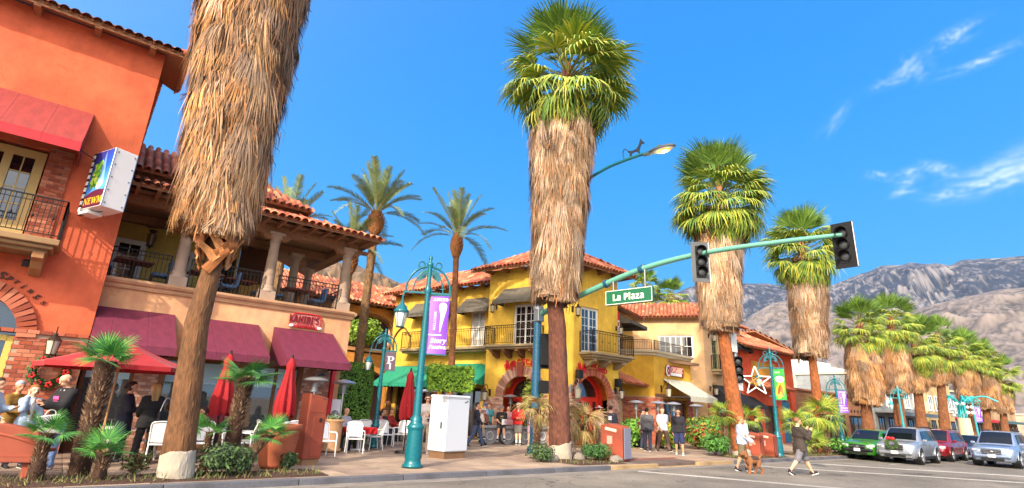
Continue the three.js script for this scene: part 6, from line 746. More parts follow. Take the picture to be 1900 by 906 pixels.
{ const t = thing('flower_pot', 'large round terracotta pot behind the leaning young palm', 'plant pot', [4.25, 0, -13.95]); obj('pot', [LA([[0, 0.02], [0.3, 0.02], [0.36, 0.1], [0.42, 0.55], [0.46, 0.85], [0.5, 0.88], [0.5, 0.98], [0.43, 0.98], [0.42, 0.9], [0, 0.9]], 32)], M('#b4603f', 0.85, { map: T_mottle, bumpMap: T_bump, bumpScale: 0.004 }), t); obj('soil', [CY(0.42, 0.42, 0.03, 0, 0.91, 0, 20)], MT.mulch, t); }
{ const t = thing('stone_planter', 'beige turned stone pedestal planter with grey succulent by the tables', 'planter', [7.1, 0, -17.9]); obj('pedestal', [LA([[0, 0], [0.34, 0], [0.34, 0.1], [0.29, 0.13], [0.29, 0.9], [0.33, 0.93], [0.33, 1.0], [0, 1.0]], 24)], M('#c0946c', 0.85, { map: T_mottle }), t); obj('globe', [SP(0.12, 0, 1.16, 0), CY(0.05, 0.05, 0.1, 0, 1.03, 0)], M('#5a6066', 0.3), t); stuff(obj('foliage', leaves(160, blobSampler(0, 1.05, 0, 0.24, 0.1, 0.24, 3), 0.06, ['#7f8f7a', '#5d7a4a'].map(lin), 3), vleaf, t)); }
{ const t = thing('terracotta_bench', 'terracotta metal bench end with recessed arch at the left edge', 'bench', [-1.05, 0, -13.7], -0.35), g = EX(shape([[-1.2, 0.28], [1.1, 0.28], [1.1, 0.72], [0.9, 0.84], [0.5, 0.92], [-1.2, 0.95]]), 0.14, 0.02, 2).translate(0, 0, -0.07); obj('back_panel', g, terra, t); obj('arch_rib', [TU([[-1.1, 0.78, 0.075], [-0.3, 0.8, 0.075], [0.5, 0.74, 0.075], [1.05, 0.58, 0.075]], 0.03, 20, 6), B(2.2, 0.04, 0.02, -0.05, 0.4, 0.085)], terraD, t); obj('seat', [RB(2.3, 0.06, 0.5, 0.02, -0.05, 0.46, -0.32)], terraD, t); for (const x of [-1, 0.9]) obj('leg', [B(0.1, 0.42, 0.45, x, 0.22, -0.25)], terraD, t); }
{ // low curved stone bench with round ends in front of the tower
  const t = thing('stone_bench', 'long low grey stone bench on round disc supports before the red arches', 'bench', [16.9, 0, -20.55], -0.15), st = M('#8d8f96', 0.85, { map: T_mottle, bumpMap: T_bump, bumpScale: 0.006 }); obj('seat', [RB(3.5, 0.13, 0.55, 0.04, 0, 0.74, 0)], st, t); for (const x of [-1.4, -0.45, 0.5, 1.45]) { const d = obj('support', [CY(0.36, 0.36, 0.34, x, 0.36, 0, 28, Math.PI / 2)], st, t); obj('ring', [new THREE.TorusGeometry(0.17, 0.035, 6, 20).translate(x, 0.36, 0.175)], M('#a5a7ad', 0.8), d); } obj('plinth', [B(3.3, 0.5, 0.1, 0, 0.3, -0.2)], st, t);
  const c = thing('brick_pier', 'low brick pier carrying a bottle at the left end of the stone bench', 'pier', [14.3, 0, -21.4]); bricks(c, FR(-0.25, 0, 0.25), 0, 0, 0.5, 0.95, { bw: 0.2, bh: 0.07, cols: BRICKP, seed: 3 }); obj('core', [B(0.48, 0.95, 0.46, 0, 0.475, 0)], BRICK[4], c); obj('cap', [RB(0.6, 0.06, 0.6, 0.02, 0, 0.98, 0)], MT.trim, c); const yb = thing('yellow_bench', 'low yellow painted block seat left of the stone bench', 'bench', [13.5, 0, -21.0], -0.3); obj('seat', [RB(1.7, 0.42, 0.5, 0.04, 0, 0.22, 0)], M('#c9a63a', 0.8, { map: T_mottle }), yb); obj('plinth', [B(1.6, 0.04, 0.44, 0, 0.02, 0)], MT.trim, yb); }
{ const t = thing('wreath', 'green Christmas wreath with red flowers hung on the brick wall', 'wreath', [-0.33, 1.97, -18.2]); stuff(obj('foliage', leaves(900, (r) => { const a = r() * 6.283, b = r() * 6.283, q = 0.11 * Math.sqrt(r()); return [[Math.cos(a) * (0.33 + q * Math.cos(b)), Math.sin(a) * (0.33 + q * Math.cos(b)), 0.02 + q * Math.abs(Math.sin(b))], [Math.cos(a), Math.sin(a), 1]]; }, 0.05, DK.map(lin), 2), vleaf, t)); for (let i = 0; i < 9; i++) obj('flower', [...Array(5)].map((_, k) => SP(0.035, Math.cos(i * 0.7) * 0.33 + Math.cos(k * 1.257) * 0.05, Math.sin(i * 0.7) * 0.33 + Math.sin(k * 1.257) * 0.05, 0.11, [1, 1, 0.4], 7, 5)), MT.redSign, t); obj('ring', [new THREE.TorusGeometry(0.33, 0.03, 6, 24)], MT.wood, t); }
// patio heaters
const hG = { base: done([LA([[0, 0], [0.22, 0], [0.22, 0.05], [0.17, 0.5], [0.14, 0.72], [0, 0.74]], 18)]), pole: done([CY(0.032, 0.032, 1.15, 0, 1.28, 0, 10)]), burner: done([CY(0.09, 0.11, 0.26, 0, 1.95, 0, 14), CY(0.14, 0.14, 0.03, 0, 1.83, 0, 14), CY(0.12, 0.16, 0.04, 0, 2.1, 0, 14)]), hood: done([LA([[0.4, 2.16], [0.36, 2.2], [0.2, 2.25], [0.05, 2.28], [0, 2.28], [0, 2.24], [0.2, 2.21], [0.4, 2.14]], 28)]) };
let heater0;
function heater(label, x, z, s = 1) { if (!heater0) { heater0 = thing('patio_heater', label, 'patio heater', [x, 0, z], 0, 'mushroom patio heaters'); obj('base', hG.base, MT.black, heater0); obj('pole', hG.pole, MT.steel, heater0); obj('burner', hG.burner, MT.galv, heater0); obj('hood', hG.hood, MT.heaterTop, heater0); return heater0; } return copy(heater0, label, [x, 0, z], 0, s); }
[['patio heater partly behind the terracotta service pillar', 6.15, -17.4], ['patio heater in front of the brick pier by the hedge', 7.45, -18.3], ['patio heater behind the closed parasol nearest the lamp post', 13.4, -24], ['patio heater under the green awning, left of the white cabinet', 12.93, -22], ['patio heater before the left red arch', 18.0, -22.3], ['patio heater between the dark palm trunk and the right red arch', 19.75, -20], ['leftmost patio heater before the shop with the white awning', 23.27, -18.5], ['patio heater above the man in the white shirt', 23.9, -17.6], ['patio heater above the man in black', 25.1, -17.5], ['rightmost patio heater, under the white awning', 28.1, -18.1]].forEach((a) => heater(...a));
// parasols
function closedParasol(label, x, z, turn, h = 2.72) {
  const t = thing('closed_parasol', label, 'parasol', [x, 0, z], turn, 'closed red parasols'), g = new THREE.CylinderGeometry(0.05, 0.3, 1.62, 40, 14, true), p = g.attributes.position;
  for (let i = 0; i < p.count; i++) { const y = p.getY(i), q = 0.5 - y / 1.62, a = Math.atan2(p.getZ(i), p.getX(i)), R = (q < 0.16 ? mix(0.02, 0.15, q / 0.16) : q < 0.2 ? 0.12 : mix(0.12, 0.24, sstep(0.2, 0.85, q)) + (q > 0.93 ? -0.02 : 0)) * (1 + 0.24 * Math.sin(a * 8 + q * 1.6) * sstep(0.1, 0.5, q)) * (q > 0.72 && q < 0.77 ? 0.86 : 1); p.setXYZ(i, Math.cos(a) * R, y + h - 0.82 + (q > 0.9 ? 0.05 * Math.sin(a * 8) : 0), Math.sin(a) * R); }
  g.computeVertexNormals(); obj('canopy', g, MT.red, t); obj('pole', [CY(0.024, 0.024, h, 0, h / 2, 0, 10)], MT.woodDark, t); obj('finial', [SP(0.035, 0, h + 0.02, 0), CY(0.05, 0.02, 0.06, 0, h - 0.02, 0)], MT.woodDark, t); obj('tie', [new THREE.TorusGeometry(0.19, 0.018, 5, 20).rotateX(Math.PI / 2).translate(0, h - 1.2, 0)], MT.redSign, t); obj('base', [CY(0.3, 0.26, 0.08, 0, 0.04, 0, 20)], MT.black, t); return t;
}
closedParasol('closed red parasol half hidden by the tall young palm', 3.4, -16.5, 0.3); closedParasol('closed red parasol above the big terracotta pot', 4.9, -16.0, 1.1); closedParasol('closed red parasol just left of the nearest lamp post', 9.3, -17.1, 0.7);
{ const t = thing('open_parasol', 'open red market parasol in front of the brick wall', 'parasol', [0.95, 0, -16.0]); const n = 8, tb = new TB(), R = 1.62, c = [1, 1, 1]; for (let i = 0; i < n; i++) for (let k = 0; k < 6; k++) for (let s = 0; s < 4; s++) { const P = (q, f) => { const a = (i + f) / n * Math.PI * 2 + 0.2, sag = 1 - 0.07 * Math.sin(Math.PI * f) * q; return [Math.cos(a) * R * q * Math.cos(Math.PI / n) / Math.cos((f - 0.5) * 2 * Math.PI / n) * sag, 2.75 - 0.62 * q - 0.05 * Math.sin(Math.PI * q), Math.sin(a) * R * q * Math.cos(Math.PI / n) / Math.cos((f - 0.5) * 2 * Math.PI / n) * sag]; }; const a = P(k / 6, s / 4), b = P((k + 1) / 6, s / 4), d = P((k + 1) / 6, (s + 1) / 4), e = P(k / 6, (s + 1) / 4); tb.quad(a, e, d, b, c); if (k === 5) tb.quad(b, d, [d[0], d[1] - 0.1, d[2]], [b[0], b[1] - 0.1, b[2]], c); } const cg = tb.geo(); cg.deleteAttribute('color'); obj('canopy', cg, M('#ac0f1c', 0.75, { phys: 1, transmission: 0.15, side: THREE.DoubleSide, map: T_cloth }), t); obj('pole', [CY(0.026, 0.026, 2.75, 0, 1.37, 0, 10)], M('#b58a58', 0.6), t); obj('rib', [...Array(8)].map((_, i) => { const a = i / 8 * Math.PI * 2 + 0.2; return bar([0, 2.2, 0], [Math.cos(a) * 0.85, 2.37, Math.sin(a) * 0.85], 0.012, 5); }), M('#b58a58', 0.6), t); obj('finial', [SP(0.04, 0, 2.8, 0)], MT.wood, t); obj('base', [CY(0.3, 0.26, 0.08, 0, 0.04, 0, 20)], MT.black, t); }
// tables and white resin armchairs
const tG = { top: done([RB(0.8, 0.04, 0.8, 0.015, 0, 0.72, 0)]), leg: done([CY(0.04, 0.04, 0.68, 0, 0.36, 0, 10), B(0.62, 0.04, 0.07, 0, 0.03, 0), B(0.07, 0.04, 0.62, 0, 0.03, 0)]) };
const clothG = (() => { const g = new THREE.PlaneGeometry(1.24, 1.24, 28, 28).rotateX(-Math.PI / 2), p = g.attributes.position; for (let i = 0; i < p.count; i++) { let x = p.getX(i), z = p.getZ(i); const ex = Math.max(0, Math.abs(x) - 0.41), ez = Math.max(0, Math.abs(z) - 0.41), d = Math.max(ex, ez); const w = 0.02 * Math.sin((x + z) * 22) * clamp(d * 8, 0, 1); p.setXYZ(i, Math.sign(x) * (Math.min(Math.abs(x), 0.41) + ex * 0.12 + (ex > 0 ? w : 0)), 0.748 - d, Math.sign(z) * (Math.min(Math.abs(z), 0.41) + ez * 0.12 + (ez > 0 ? w : 0))); } g.computeVertexNormals(); return done(g, true); })();
function table(label, x, z, turn, cloth) { const t = thing('cafe_table', label, 'table', [x, 0, z], turn, 'cafe tables on the pavement'); obj('tabletop', tG.top, MT.whitePlastic, t); obj('pedestal', tG.leg, MT.whitePlastic, t); if (cloth) { const c = obj('tablecloth', clothG, M('#b8161c', 0.85)); c.position.set(x, 0.004, z); c.rotation.y = turn; tag(c, cloth, 'tablecloth', 'red tablecloths'); } return t; }
const chG = (() => { const bk = []; bk.push(RB(0.44, 0.44, 0.014, 0.006, 0, 0.69, -0.262, -0.24)); const wv = done(bk); return { seat: done([RB(0.46, 0.035, 0.44, 0.012, 0, 0.43, 0)]), back: done([TU([[-0.24, 0.42, -0.2], [-0.245, 0.7, -0.25], [-0.23, 0.9, -0.32], [-0.12, 0.93, -0.33], [0.12, 0.93, -0.33], [0.23, 0.9, -0.32], [0.245, 0.7, -0.25], [0.24, 0.42, -0.2]], 0.017, 30, 7)]), wv, arm: done([TU([[0, 0.66, -0.24], [0, 0.665, 0.0], [0, 0.655, 0.17], [0, 0.6, 0.21], [0, 0.3, 0.215], [0, 0.0, 0.23]], 0.018, 20, 7), RB(0.05, 0.02, 0.34, 0.008, 0, 0.675, -0.02)]), leg: done([bar([0, 0, -0.27], [0, 0.44, -0.2], 0.018, 7)]) }; })();
let chair0;
function chair(label, x, z, turn) {
  if (chair0) return copy(chair0, label, [x, 0, z], turn);
  const t = chair0 = thing('white_armchair', label, 'chair', [x, 0, z], turn, 'white outdoor armchairs'); obj('seat', chG.seat, MT.whitePlastic, t); const b = obj('backrest', chG.back, MT.whitePlastic, t); obj('sling', chG.wv, MT.whitePlastic, b);
  for (const s of [-1, 1]) { obj('armrest', chG.arm, MT.whitePlastic, t).position.x = s * 0.255; obj('leg', chG.leg, MT.whitePlastic, t).position.x = s * 0.235; } return t;
}
table('cafe table at the left beside the tall young palm', 2.6, -16.4, 0.2, 'red cloth on the table left of the tall young palm'); table('cafe table behind the big pot', 5.7, -17.1, 0.1, 'red cloth on the table behind the big pot'); table('cafe table right of the stone planter', 8.2, -18.3, 0.4, 'red cloth on the table right of the stone planter'); table('cafe table in the court near the bald diner', 9.6, -20.6, 0.2, 'red cloth on the table before the bald diner'); table('cafe table in the court before the green awning', 12.0, -23.2, 0.5, 'red cloth on the court table under the green awning'); table('cafe table under the open red parasol', 1.15, -16.6, 0.1, null);
[['white armchair left of the tall young palm, back to the street', 2.1, -15.5, 2.9], ['white armchair behind the small young palm', 2.95, -15.75, 0.2 + Math.PI], ['white armchair just right of the tall young palm stem', 3.75, -15.7, 2.6], ['white armchair right of the tall young palm, turned sideways', 4.15, -16.6, -1.2], ['white armchair between the pot and the service pillar', 5.3, -16.2, 3.3], ['white armchair beyond the pot at the red-clothed table', 5.0, -17.4, 1.6], ['white armchair peeping right of the service pillar', 6.35, -16.5, 3.0], ['white armchair against the shop window behind the pillar', 5.9, -17.9, 0.1], ['white armchair right of the stone planter', 7.7, -17.45, 3.4], ['white armchair with tall back beside the hedge', 8.4, -19.2, 0.2], ['white armchair against the brick pier by the heater', 7.1, -18.75, 0.3], ['white armchair facing the street before the bald diner', 9.1, -19.7, 3.3], ['second white armchair from the lamp post', 9.9, -19.75, 3.1], ['white armchair nearest the lamp post, turned to the closed parasol', 10.7, -20.0, 4.1], ['white armchair inside the court by the hedge', 8.9, -18.6, -1.5], ['white armchair beside the navy-coated woman', 1.9, -16.7, -1.4]].forEach((a) => chair(...a));
// dark seating on the roof terrace
{ const cm = M('#4f6a94', 0.85), dw = MT.woodDark; for (const [x, z, l] of [[0.9, -20.0, 'dark table with blue seats at the left end of the roof terrace'], [2.9, -20.1, 'dark table with blue seats behind the nearest palm on the roof terrace'], [4.0, -20.4, 'dark table with blue seats left of the middle terrace column'], [6.0, -20.3, 'dark table with blue seats at the right end of the roof terrace']]) { const t = thing('terrace_table', l, 'table', [x, 4.67, z], 0.1, 'roof terrace seating'); obj('tabletop', [RB(1.0, 0.05, 0.8, 0.01, 0, 0.74, 0)], M('#6a2f22', 0.6), t); obj('pedestal', [CY(0.06, 0.06, 0.7, 0, 0.36, 0), CY(0.28, 0.26, 0.04, 0, 0.02, 0)], dw, t); for (const s of [-1, 1]) { const b = thing('terrace_chair', ['blue-cushioned armchair left of the table ', 'blue-cushioned armchair right of the table '][s > 0 ? 1 : 0] + l.replace('dark table with blue seats ', '').replace(' on the roof terrace', '').replace(' of the roof terrace', ' of the terrace'), 'chair', [x + s * 0.75, 4.67, z], s * -Math.PI / 2, 'roof terrace seating'); obj('seat', [RB(0.5, 0.1, 0.5, 0.03, 0, 0.45, 0)], cm, b); obj('backrest', [RB(0.52, 0.5, 0.09, 0.03, 0, 0.72, -0.25, -0.1)], cm, b); for (const [a, c] of [[-1, -1], [1, -1], [-1, 1], [1, 1]]) obj('leg', [B(0.05, 0.44, 0.05, a * 0.23, 0.22, c * 0.22)], dw, b); } } }
// ---------------------------------------------------------------- people: one continuous surface per body and per garment
// surface nets on a box grid; f < 0 inside
function nets(f, b, c) {
  const nx = Math.ceil((b[3] - b[0]) / c) + 1, ny = Math.ceil((b[4] - b[1]) / c) + 1, nz = Math.ceil((b[5] - b[2]) / c) + 1, D = new Float32Array(nx * ny * nz), id = (i, j, k) => (k * ny + j) * nx + i;
  for (let k = 0; k < nz; k++) for (let j = 0; j < ny; j++) { let o = id(0, j, k); for (let i = 0; i < nx; i++) { const v = f(b[0] + i * c, b[1] + j * c, b[2] + k * c); D[o++] = v; let n = Math.min(nx - 1 - i, Math.floor(Math.abs(v) * 0.75 / c - 1.2)); i += Math.max(n, 0); while (n-- > 0) D[o++] = v; } }  // a distance field: where it is far from zero the next cells keep its sign
  const map = new Int32Array(nx * ny * nz).fill(-1), P = [], N = [], I = [], C8 = [0, 1, nx, nx + 1, nx * ny, nx * ny + 1, nx * ny + nx, nx * ny + nx + 1], E = [[0, 1], [2, 3], [4, 5], [6, 7], [0, 2], [1, 3], [4, 6], [5, 7], [0, 4], [1, 5], [2, 6], [3, 7]], O = [[0, 0, 0], [1, 0, 0], [0, 1, 0], [1, 1, 0], [0, 0, 1], [1, 0, 1], [0, 1, 1], [1, 1, 1]];
  for (let k = 0; k < nz - 1; k++) for (let j = 0; j < ny - 1; j++) for (let i = 0; i < nx - 1; i++) {
    const o = id(i, j, k); let m = 0; for (let q = 0; q < 8; q++) if (D[o + C8[q]] < 0) m |= 1 << q; if (m === 0 || m === 255) continue;
    let x = 0, y = 0, z = 0, n = 0; for (const [a, d] of E) { const A = D[o + C8[a]], B2 = D[o + C8[d]]; if ((A < 0) !== (B2 < 0)) { const t = A / (A - B2); x += mix(O[a][0], O[d][0], t); y += mix(O[a][1], O[d][1], t); z += mix(O[a][2], O[d][2], t); n++; } }
    map[o] = P.length / 3; P.push(b[0] + (i + x / n) * c, b[1] + (j + y / n) * c, b[2] + (k + z / n) * c);
  }
  const q = (a, d, e, g, flip) => { const A = map[a], B2 = map[d], C = map[e], G = map[g]; if (A < 0 || B2 < 0 || C < 0 || G < 0) return; flip ? I.push(A, C, B2, A, G, C) : I.push(A, B2, C, A, C, G); };
  for (let k = 1; k < nz - 1; k++) for (let j = 1; j < ny - 1; j++) for (let i = 1; i < nx - 1; i++) {
    const o = id(i, j, k), s = D[o] < 0;
    if (s !== D[id(i + 1, j, k)] < 0) q(id(i, j - 1, k - 1), id(i, j, k - 1), o, id(i, j - 1, k), !s);
    if (s !== D[id(i, j + 1, k)] < 0) q(id(i - 1, j, k - 1), id(i - 1, j, k), o, id(i, j, k - 1), !s);
    if (s !== D[id(i, j, k + 1)] < 0) q(id(i - 1, j - 1, k), id(i, j - 1, k), o, id(i - 1, j, k), !s);
  }
  const g = new THREE.BufferGeometry(); g.setAttribute('position', new THREE.Float32BufferAttribute(P, 3)); g.setIndex(I); g.computeVertexNormals(); return g;
}
const cap = (x, y, z, s) => { const [a, b, r0, r1] = s, px = x - a[0], py = y - a[1], pz = z - a[2], h = clamp((px * s.d[0] + py * s.d[1] + pz * s.d[2]) / s.l, 0, 1), u = px - s.d[0] * h, v = py - s.d[1] * h, w = pz - s.d[2] * h; return Math.sqrt(u * u + v * v + w * w) - (r0 + (r1 - r0) * h); };
const bone = (a, b, r0, r1 = r0) => { const s = [a, b, r0, r1]; s.d = [b[0] - a[0], b[1] - a[1], b[2] - a[2]]; s.l = s.d[0] ** 2 + s.d[1] ** 2 + s.d[2] ** 2 + 1e-9; return s; };
const smin = (a, b, k) => { const h = Math.max(k - Math.abs(a - b), 0) / k; return Math.min(a, b) - h * h * k * 0.25; };
const fieldOf = (bones, k, grow = 0) => (x, y, z) => { let d = 9; for (const s of bones) d = smin(d, cap(x, y, z, s), k); return d - grow; };
const boundsOf = (bones, pad) => { const b = [9, 9, 9, -9, -9, -9]; for (const [a, c, r0, r1] of bones) for (const [p, r] of [[a, r0], [c, r1]]) for (let i = 0; i < 3; i++) { b[i] = Math.min(b[i], p[i] - r - pad); b[i + 3] = Math.max(b[i + 3], p[i] + r + pad); } return b; };
const SKIN = ['#d9a283', '#c98c6a', '#e0b294', '#b87a58'].map((c) => M(c, 0.6));
const matCache = new Map(); const clothM = (c) => { if (!matCache.has(c)) matCache.set(c, M(c, 0.88, { map: T_cloth })); return matCache.get(c); };
const rotX = (v, a) => [v[0], v[1] * Math.cos(a) - v[2] * Math.sin(a), v[1] * Math.sin(a) + v[2] * Math.cos(a)], rotY = (v, a) => [v[0] * Math.cos(a) + v[2] * Math.sin(a), v[1], -v[0] * Math.sin(a) + v[2] * Math.cos(a)], rotZ = (v, a) => [v[0] * Math.cos(a) - v[1] * Math.sin(a), v[0] * Math.sin(a) + v[1] * Math.cos(a), v[2]];
const add = (a, b, k = 1) => [a[0] + b[0] * k, a[1] + b[1] * k, a[2] + b[2] * k];
// pose: legs [[hip forward, knee bend, out], ...] for left(+x) and right(-x); arms [[forward, elbow, out, inward], ...]; facing +z
function person(label, x, z, face, o = {}) {
  const t = thing('person', label, 'person', [x, o.y ?? 0, z], face); t.scale.setScalar((o.h ?? 1.74) / 1.74);
  const legs = o.legs ?? [[0.06, 0.05, 0.04], [-0.06, 0.06, 0.04]], arms = o.arms ?? [[0.05, 0.15, 0.12, 0], [0.02, 0.15, 0.12, 0]], lean = o.lean ?? 0, fem = o.fem ? 1 : 0, fat = o.fat ?? 0;
  const legDir = legs.map(([a, k, out], i) => { const s = i ? -1 : 1; return [rotZ(rotX([0, -1, 0], -a), s * out), rotZ(rotX([0, -1, 0], -a + k), s * out * 0.6)]; });
  const foot = legDir.map(([u, l]) => -0.44 * u[1] - 0.41 * l[1]); const hipY = o.hip ?? Math.max(...foot) + 0.085;
  const pel = [0, hipY, 0], up = rotX([0, 1, 0], lean), at = (h, xx = 0, zz = 0) => add(add(pel, up, h), rotX([xx, 0, zz], lean));
  const hips = [1, -1].map((s) => at(0, s * 0.092, 0)), knees = hips.map((p, i) => add(p, legDir[i][0], 0.44)), ankles = knees.map((p, i) => add(p, legDir[i][1], 0.41));
  const sh = [1, -1].map((s) => at(0.462, s * (0.178 - 0.022 * fem), -0.01)), ad = arms.map(([f, e, out, inn], i) => { const s = i ? -1 : 1; return [rotX(rotZ(rotX([0, -1, 0], -f), s * out), lean * 0.5), rotY(rotZ(rotX([0, -1, 0], -f - e), s * out * 0.6), -s * inn)]; });
  const elb = sh.map((p, i) => add(p, ad[i][0], 0.285)), wri = elb.map((p, i) => add(p, ad[i][1], 0.25));
  const nb = at(0.535, 0, -0.01), hl = o.headTilt ?? 0, hc = add(nb, rotX([0, 0.165, 0.025], lean * 0.4 + hl)), hy = o.headTurn ?? 0;
  const torso = [bone(at(-0.03, 0.06), at(-0.03, -0.06), 0.115 + 0.012 * fem + fat * 0.03), bone(at(0.12, 0.035, 0.012), at(0.12, -0.035, 0.012), 0.108 - 0.012 * fem + fat * 0.045), bone(at(0.32, 0.07, 0.008), at(0.32, -0.07, 0.008), 0.118 - 0.01 * fem + fat * 0.02), bone(at(0.425, 0.11, -0.005), at(0.425, -0.11, -0.005), 0.082), bone(at(0.52, 0.02, -0.015), at(0.47, 0.14, -0.012), 0.045, 0.05), bone(at(0.52, -0.02, -0.015), at(0.47, -0.14, -0.012), 0.045, 0.05), bone(at(0.1), at(0.36), 0.1)];
  const uarm = [0, 1].map((i) => bone(sh[i], elb[i], 0.055 - 0.008 * fem, 0.042 - 0.006 * fem)), farm = [0, 1].map((i) => bone(elb[i], wri[i], 0.041 - 0.005 * fem, 0.028)), thigh = [0, 1].map((i) => bone(hips[i], knees[i], 0.088 + fat * 0.015, 0.058)), shank = [0, 1].map((i) => bone(knees[i], ankles[i], 0.056, 0.037)), calf = [0, 1].map((i) => bone(add(add(knees[i], legDir[i][1], 0.06), [0, 0, -0.015]), add(add(knees[i], legDir[i][1], 0.2), [0, 0, -0.015]), 0.05, 0.042));
  const ft = ankles.map((p, i) => { const toe = rotX(legDir[i][1], -Math.PI / 2 + (o.toes?.[i] ?? 0)); const d = [toe[0] * 0.4, clamp(toe[1], -0.5, 0.35), Math.abs(toe[2])]; const n = Math.hypot(...d); return [add(p, [0, -0.045, -0.03]), add(add(p, [0, -0.055, 0]), d.map((v) => v / n), 0.16)]; });
  const neck = [bone(nb, add(hc, [0, -0.06, -0.01]), 0.052, 0.05)];
  const body = [...torso, ...uarm, ...farm, ...thigh, ...shank, ...calf, ...neck, ...ft.map(([a, b]) => bone(a, b, 0.038, 0.03))];
  const cs = o.cell ?? 0.023, skin = SKIN[o.skin ?? 0], gs = [nets(fieldOf(body, 0.045), boundsOf(body, 0.05), cs)];
  // head: skull, jaw, nose, ears, brow and eye hollows; own finer grid
  const R = (v) => add(hc, rotY(rotX(v, lean * 0.3 + hl), hy)), face_ = [bone(R([0, 0.03, -0.018]), R([0, 0.03, 0.01]), 0.083), bone(R([0, -0.05, 0.03]), R([0, -0.055, 0.045]), 0.052, 0.04), bone(R([0, 0.012, 0.09]), R([0, -0.022, 0.105]), 0.011, 0.015), bone(R([-0.035, 0.03, 0.072]), R([0.035, 0.03, 0.072]), 0.014), bone(R([0.083, 0.02, -0.005]), R([0.086, -0.018, -0.004]), 0.014, 0.011), bone(R([-0.083, 0.02, -0.005]), R([-0.086, -0.018, -0.004]), 0.014, 0.011), bone(R([-0.02, -0.05, 0.079]), R([0.02, -0.05, 0.079]), 0.009), ...neck], hollows = [R([0.031, 0.01, 0.096]), R([-0.031, 0.01, 0.096])];
  const hf = fieldOf(face_, 0.022), hfield = (X, Y, Z) => { let d = hf(X, Y, Z); for (const e of hollows) d = Math.max(d, 0.02 - Math.hypot(X - e[0], Y - e[1], Z - e[2])); return d; };
  gs.push(nets(hfield, boundsOf(face_.slice(0, 7), 0.03), cs * 0.55));
  for (let i = 0; i < 2; i++) { // hand: palm, four fingers, thumb
    const s = i ? -1 : 1, d = ad[i][1], fw = [0, 0, 1], side = (() => { const c = [d[1] * fw[2] - d[2] * fw[1], d[2] * fw[0] - d[0] * fw[2], d[0] * fw[1] - d[1] * fw[0]], l = Math.hypot(...c) || 1; return c.map((v) => v / l); })(), nrm = [side[1] * d[2] - side[2] * d[1], side[2] * d[0] - side[0] * d[2], side[0] * d[1] - side[1] * d[0]], W = wri[i], H = (a, b2, c) => add(add(add(W, d, a), nrm, b2), side, c * s * -1), hb = [bone(H(-0.02, 0, 0), H(0.02, 0, 0), 0.026), bone(H(0.03, -0.022, 0), H(0.085, -0.026, 0), 0.014, 0.013), bone(H(0.03, 0.018, 0), H(0.085, 0.026, 0), 0.014, 0.013)];
    const curl = o.grip?.[i] ?? 0.35; for (let k = 0; k < 4; k++) { const off = -0.029 + k * 0.0195, L = [0.032, 0.042, 0.044, 0.038][k]; let p = H(0.085, off, 0), a = 0.15; for (let j = 0; j < 3; j++) { const l = L * [1, 0.7, 0.55][j], q = add(add(p, d, Math.cos(a) * l), side, Math.sin(a) * l * s * -1 * -1); hb.push(bone(p, q, 0.0092 - j * 0.0008, 0.0086 - j * 0.001)); p = q; a += curl * 1.3; } }
    let p = H(0.02, 0.03, 0), q = H(0.05, 0.058, 0.012), e = H(0.08, 0.064, 0.024); hb.push(bone(p, q, 0.012, 0.0105), bone(q, e, 0.0105, 0.0085)); gs.push(nets(fieldOf(hb, 0.006), boundsOf(hb, 0.012), 0.0078));
  }
  obj('body', gs, skin, t);
  obj('eye', [SP(0.011, ...R([0.031, 0.011, 0.076]), [1.2, 0.8, 0.6], 7, 5), SP(0.011, ...R([-0.031, 0.011, 0.076]), [1.2, 0.8, 0.6], 7, 5)], M('#2a1d18', 0.3), t); obj('mouth', [SP(0.02, ...R([0, -0.048, 0.083]), [1, 0.22, 0.4], 8, 5)], M('#9c4f48', 0.6), t);
  // clothes
  const top = o.top ?? {}, hem = top.hem ?? -0.08, ext = top.ext ?? 0, along = (X, Y, Z) => (X - pel[0]) * up[0] + (Y - pel[1]) * up[1] + (Z - pel[2]) * up[2];
  const tb = [...torso, bone(at(0.535, 0, -0.01), at(0.52, 0, -0.01), 0.066), bone(at(-0.03, 0.06), at(-0.03, -0.06), 0.127 + fat * 0.03), bone(at(0.06, 0.05), at(0.06, -0.05), 0.113 + fat * 0.04)]; if (hem < -0.1) tb.push(bone(at(-0.03, 0.06), at(hem, 0.08), 0.125, 0.14 + ext), bone(at(-0.03, -0.06), at(hem, -0.08), 0.125, 0.14 + ext)); if (top.sleeve !== 0) tb.push(...uarm.map((q) => bone(q[0], top.sleeve === 1 ? add(q[0], [q[1][0] - q[0][0], q[1][1] - q[0][1], q[1][2] - q[0][2]], 0.7) : q[1], 0.062, 0.056))); if ((top.sleeve ?? 2) === 2) tb.push(...farm.map((q) => bone(q[0], q[1], 0.05, 0.04)));
  const nT = torso.length + 3 + (hem < -0.1 ? 2 : 0), g0 = 0.016 + (top.loose ?? 0), tf = fieldOf(tb.slice(0, nT), 0.04, g0), ta = fieldOf(tb.slice(nT).concat([bone([0, -9, 0], [0, -9.1, 0], 0.01)]), 0.04, g0), cl = (X, Y, Z) => { const h = along(X, Y, Z); let d = smin(Math.max(tf(X, Y, Z), hem - h), ta(X, Y, Z), 0.035); return Math.max(d, Math.abs(X - nb[0]) < 0.1 ? h - 0.553 : -9) + 0.004 * Math.sin(Y * 60 + X * 25) * Math.sin(X * 40 + Z * 30); };
  const shirt = obj('top', [nets(cl, boundsOf(tb, 0.05), cs)], clothM(top.c ?? '#333333'), t);
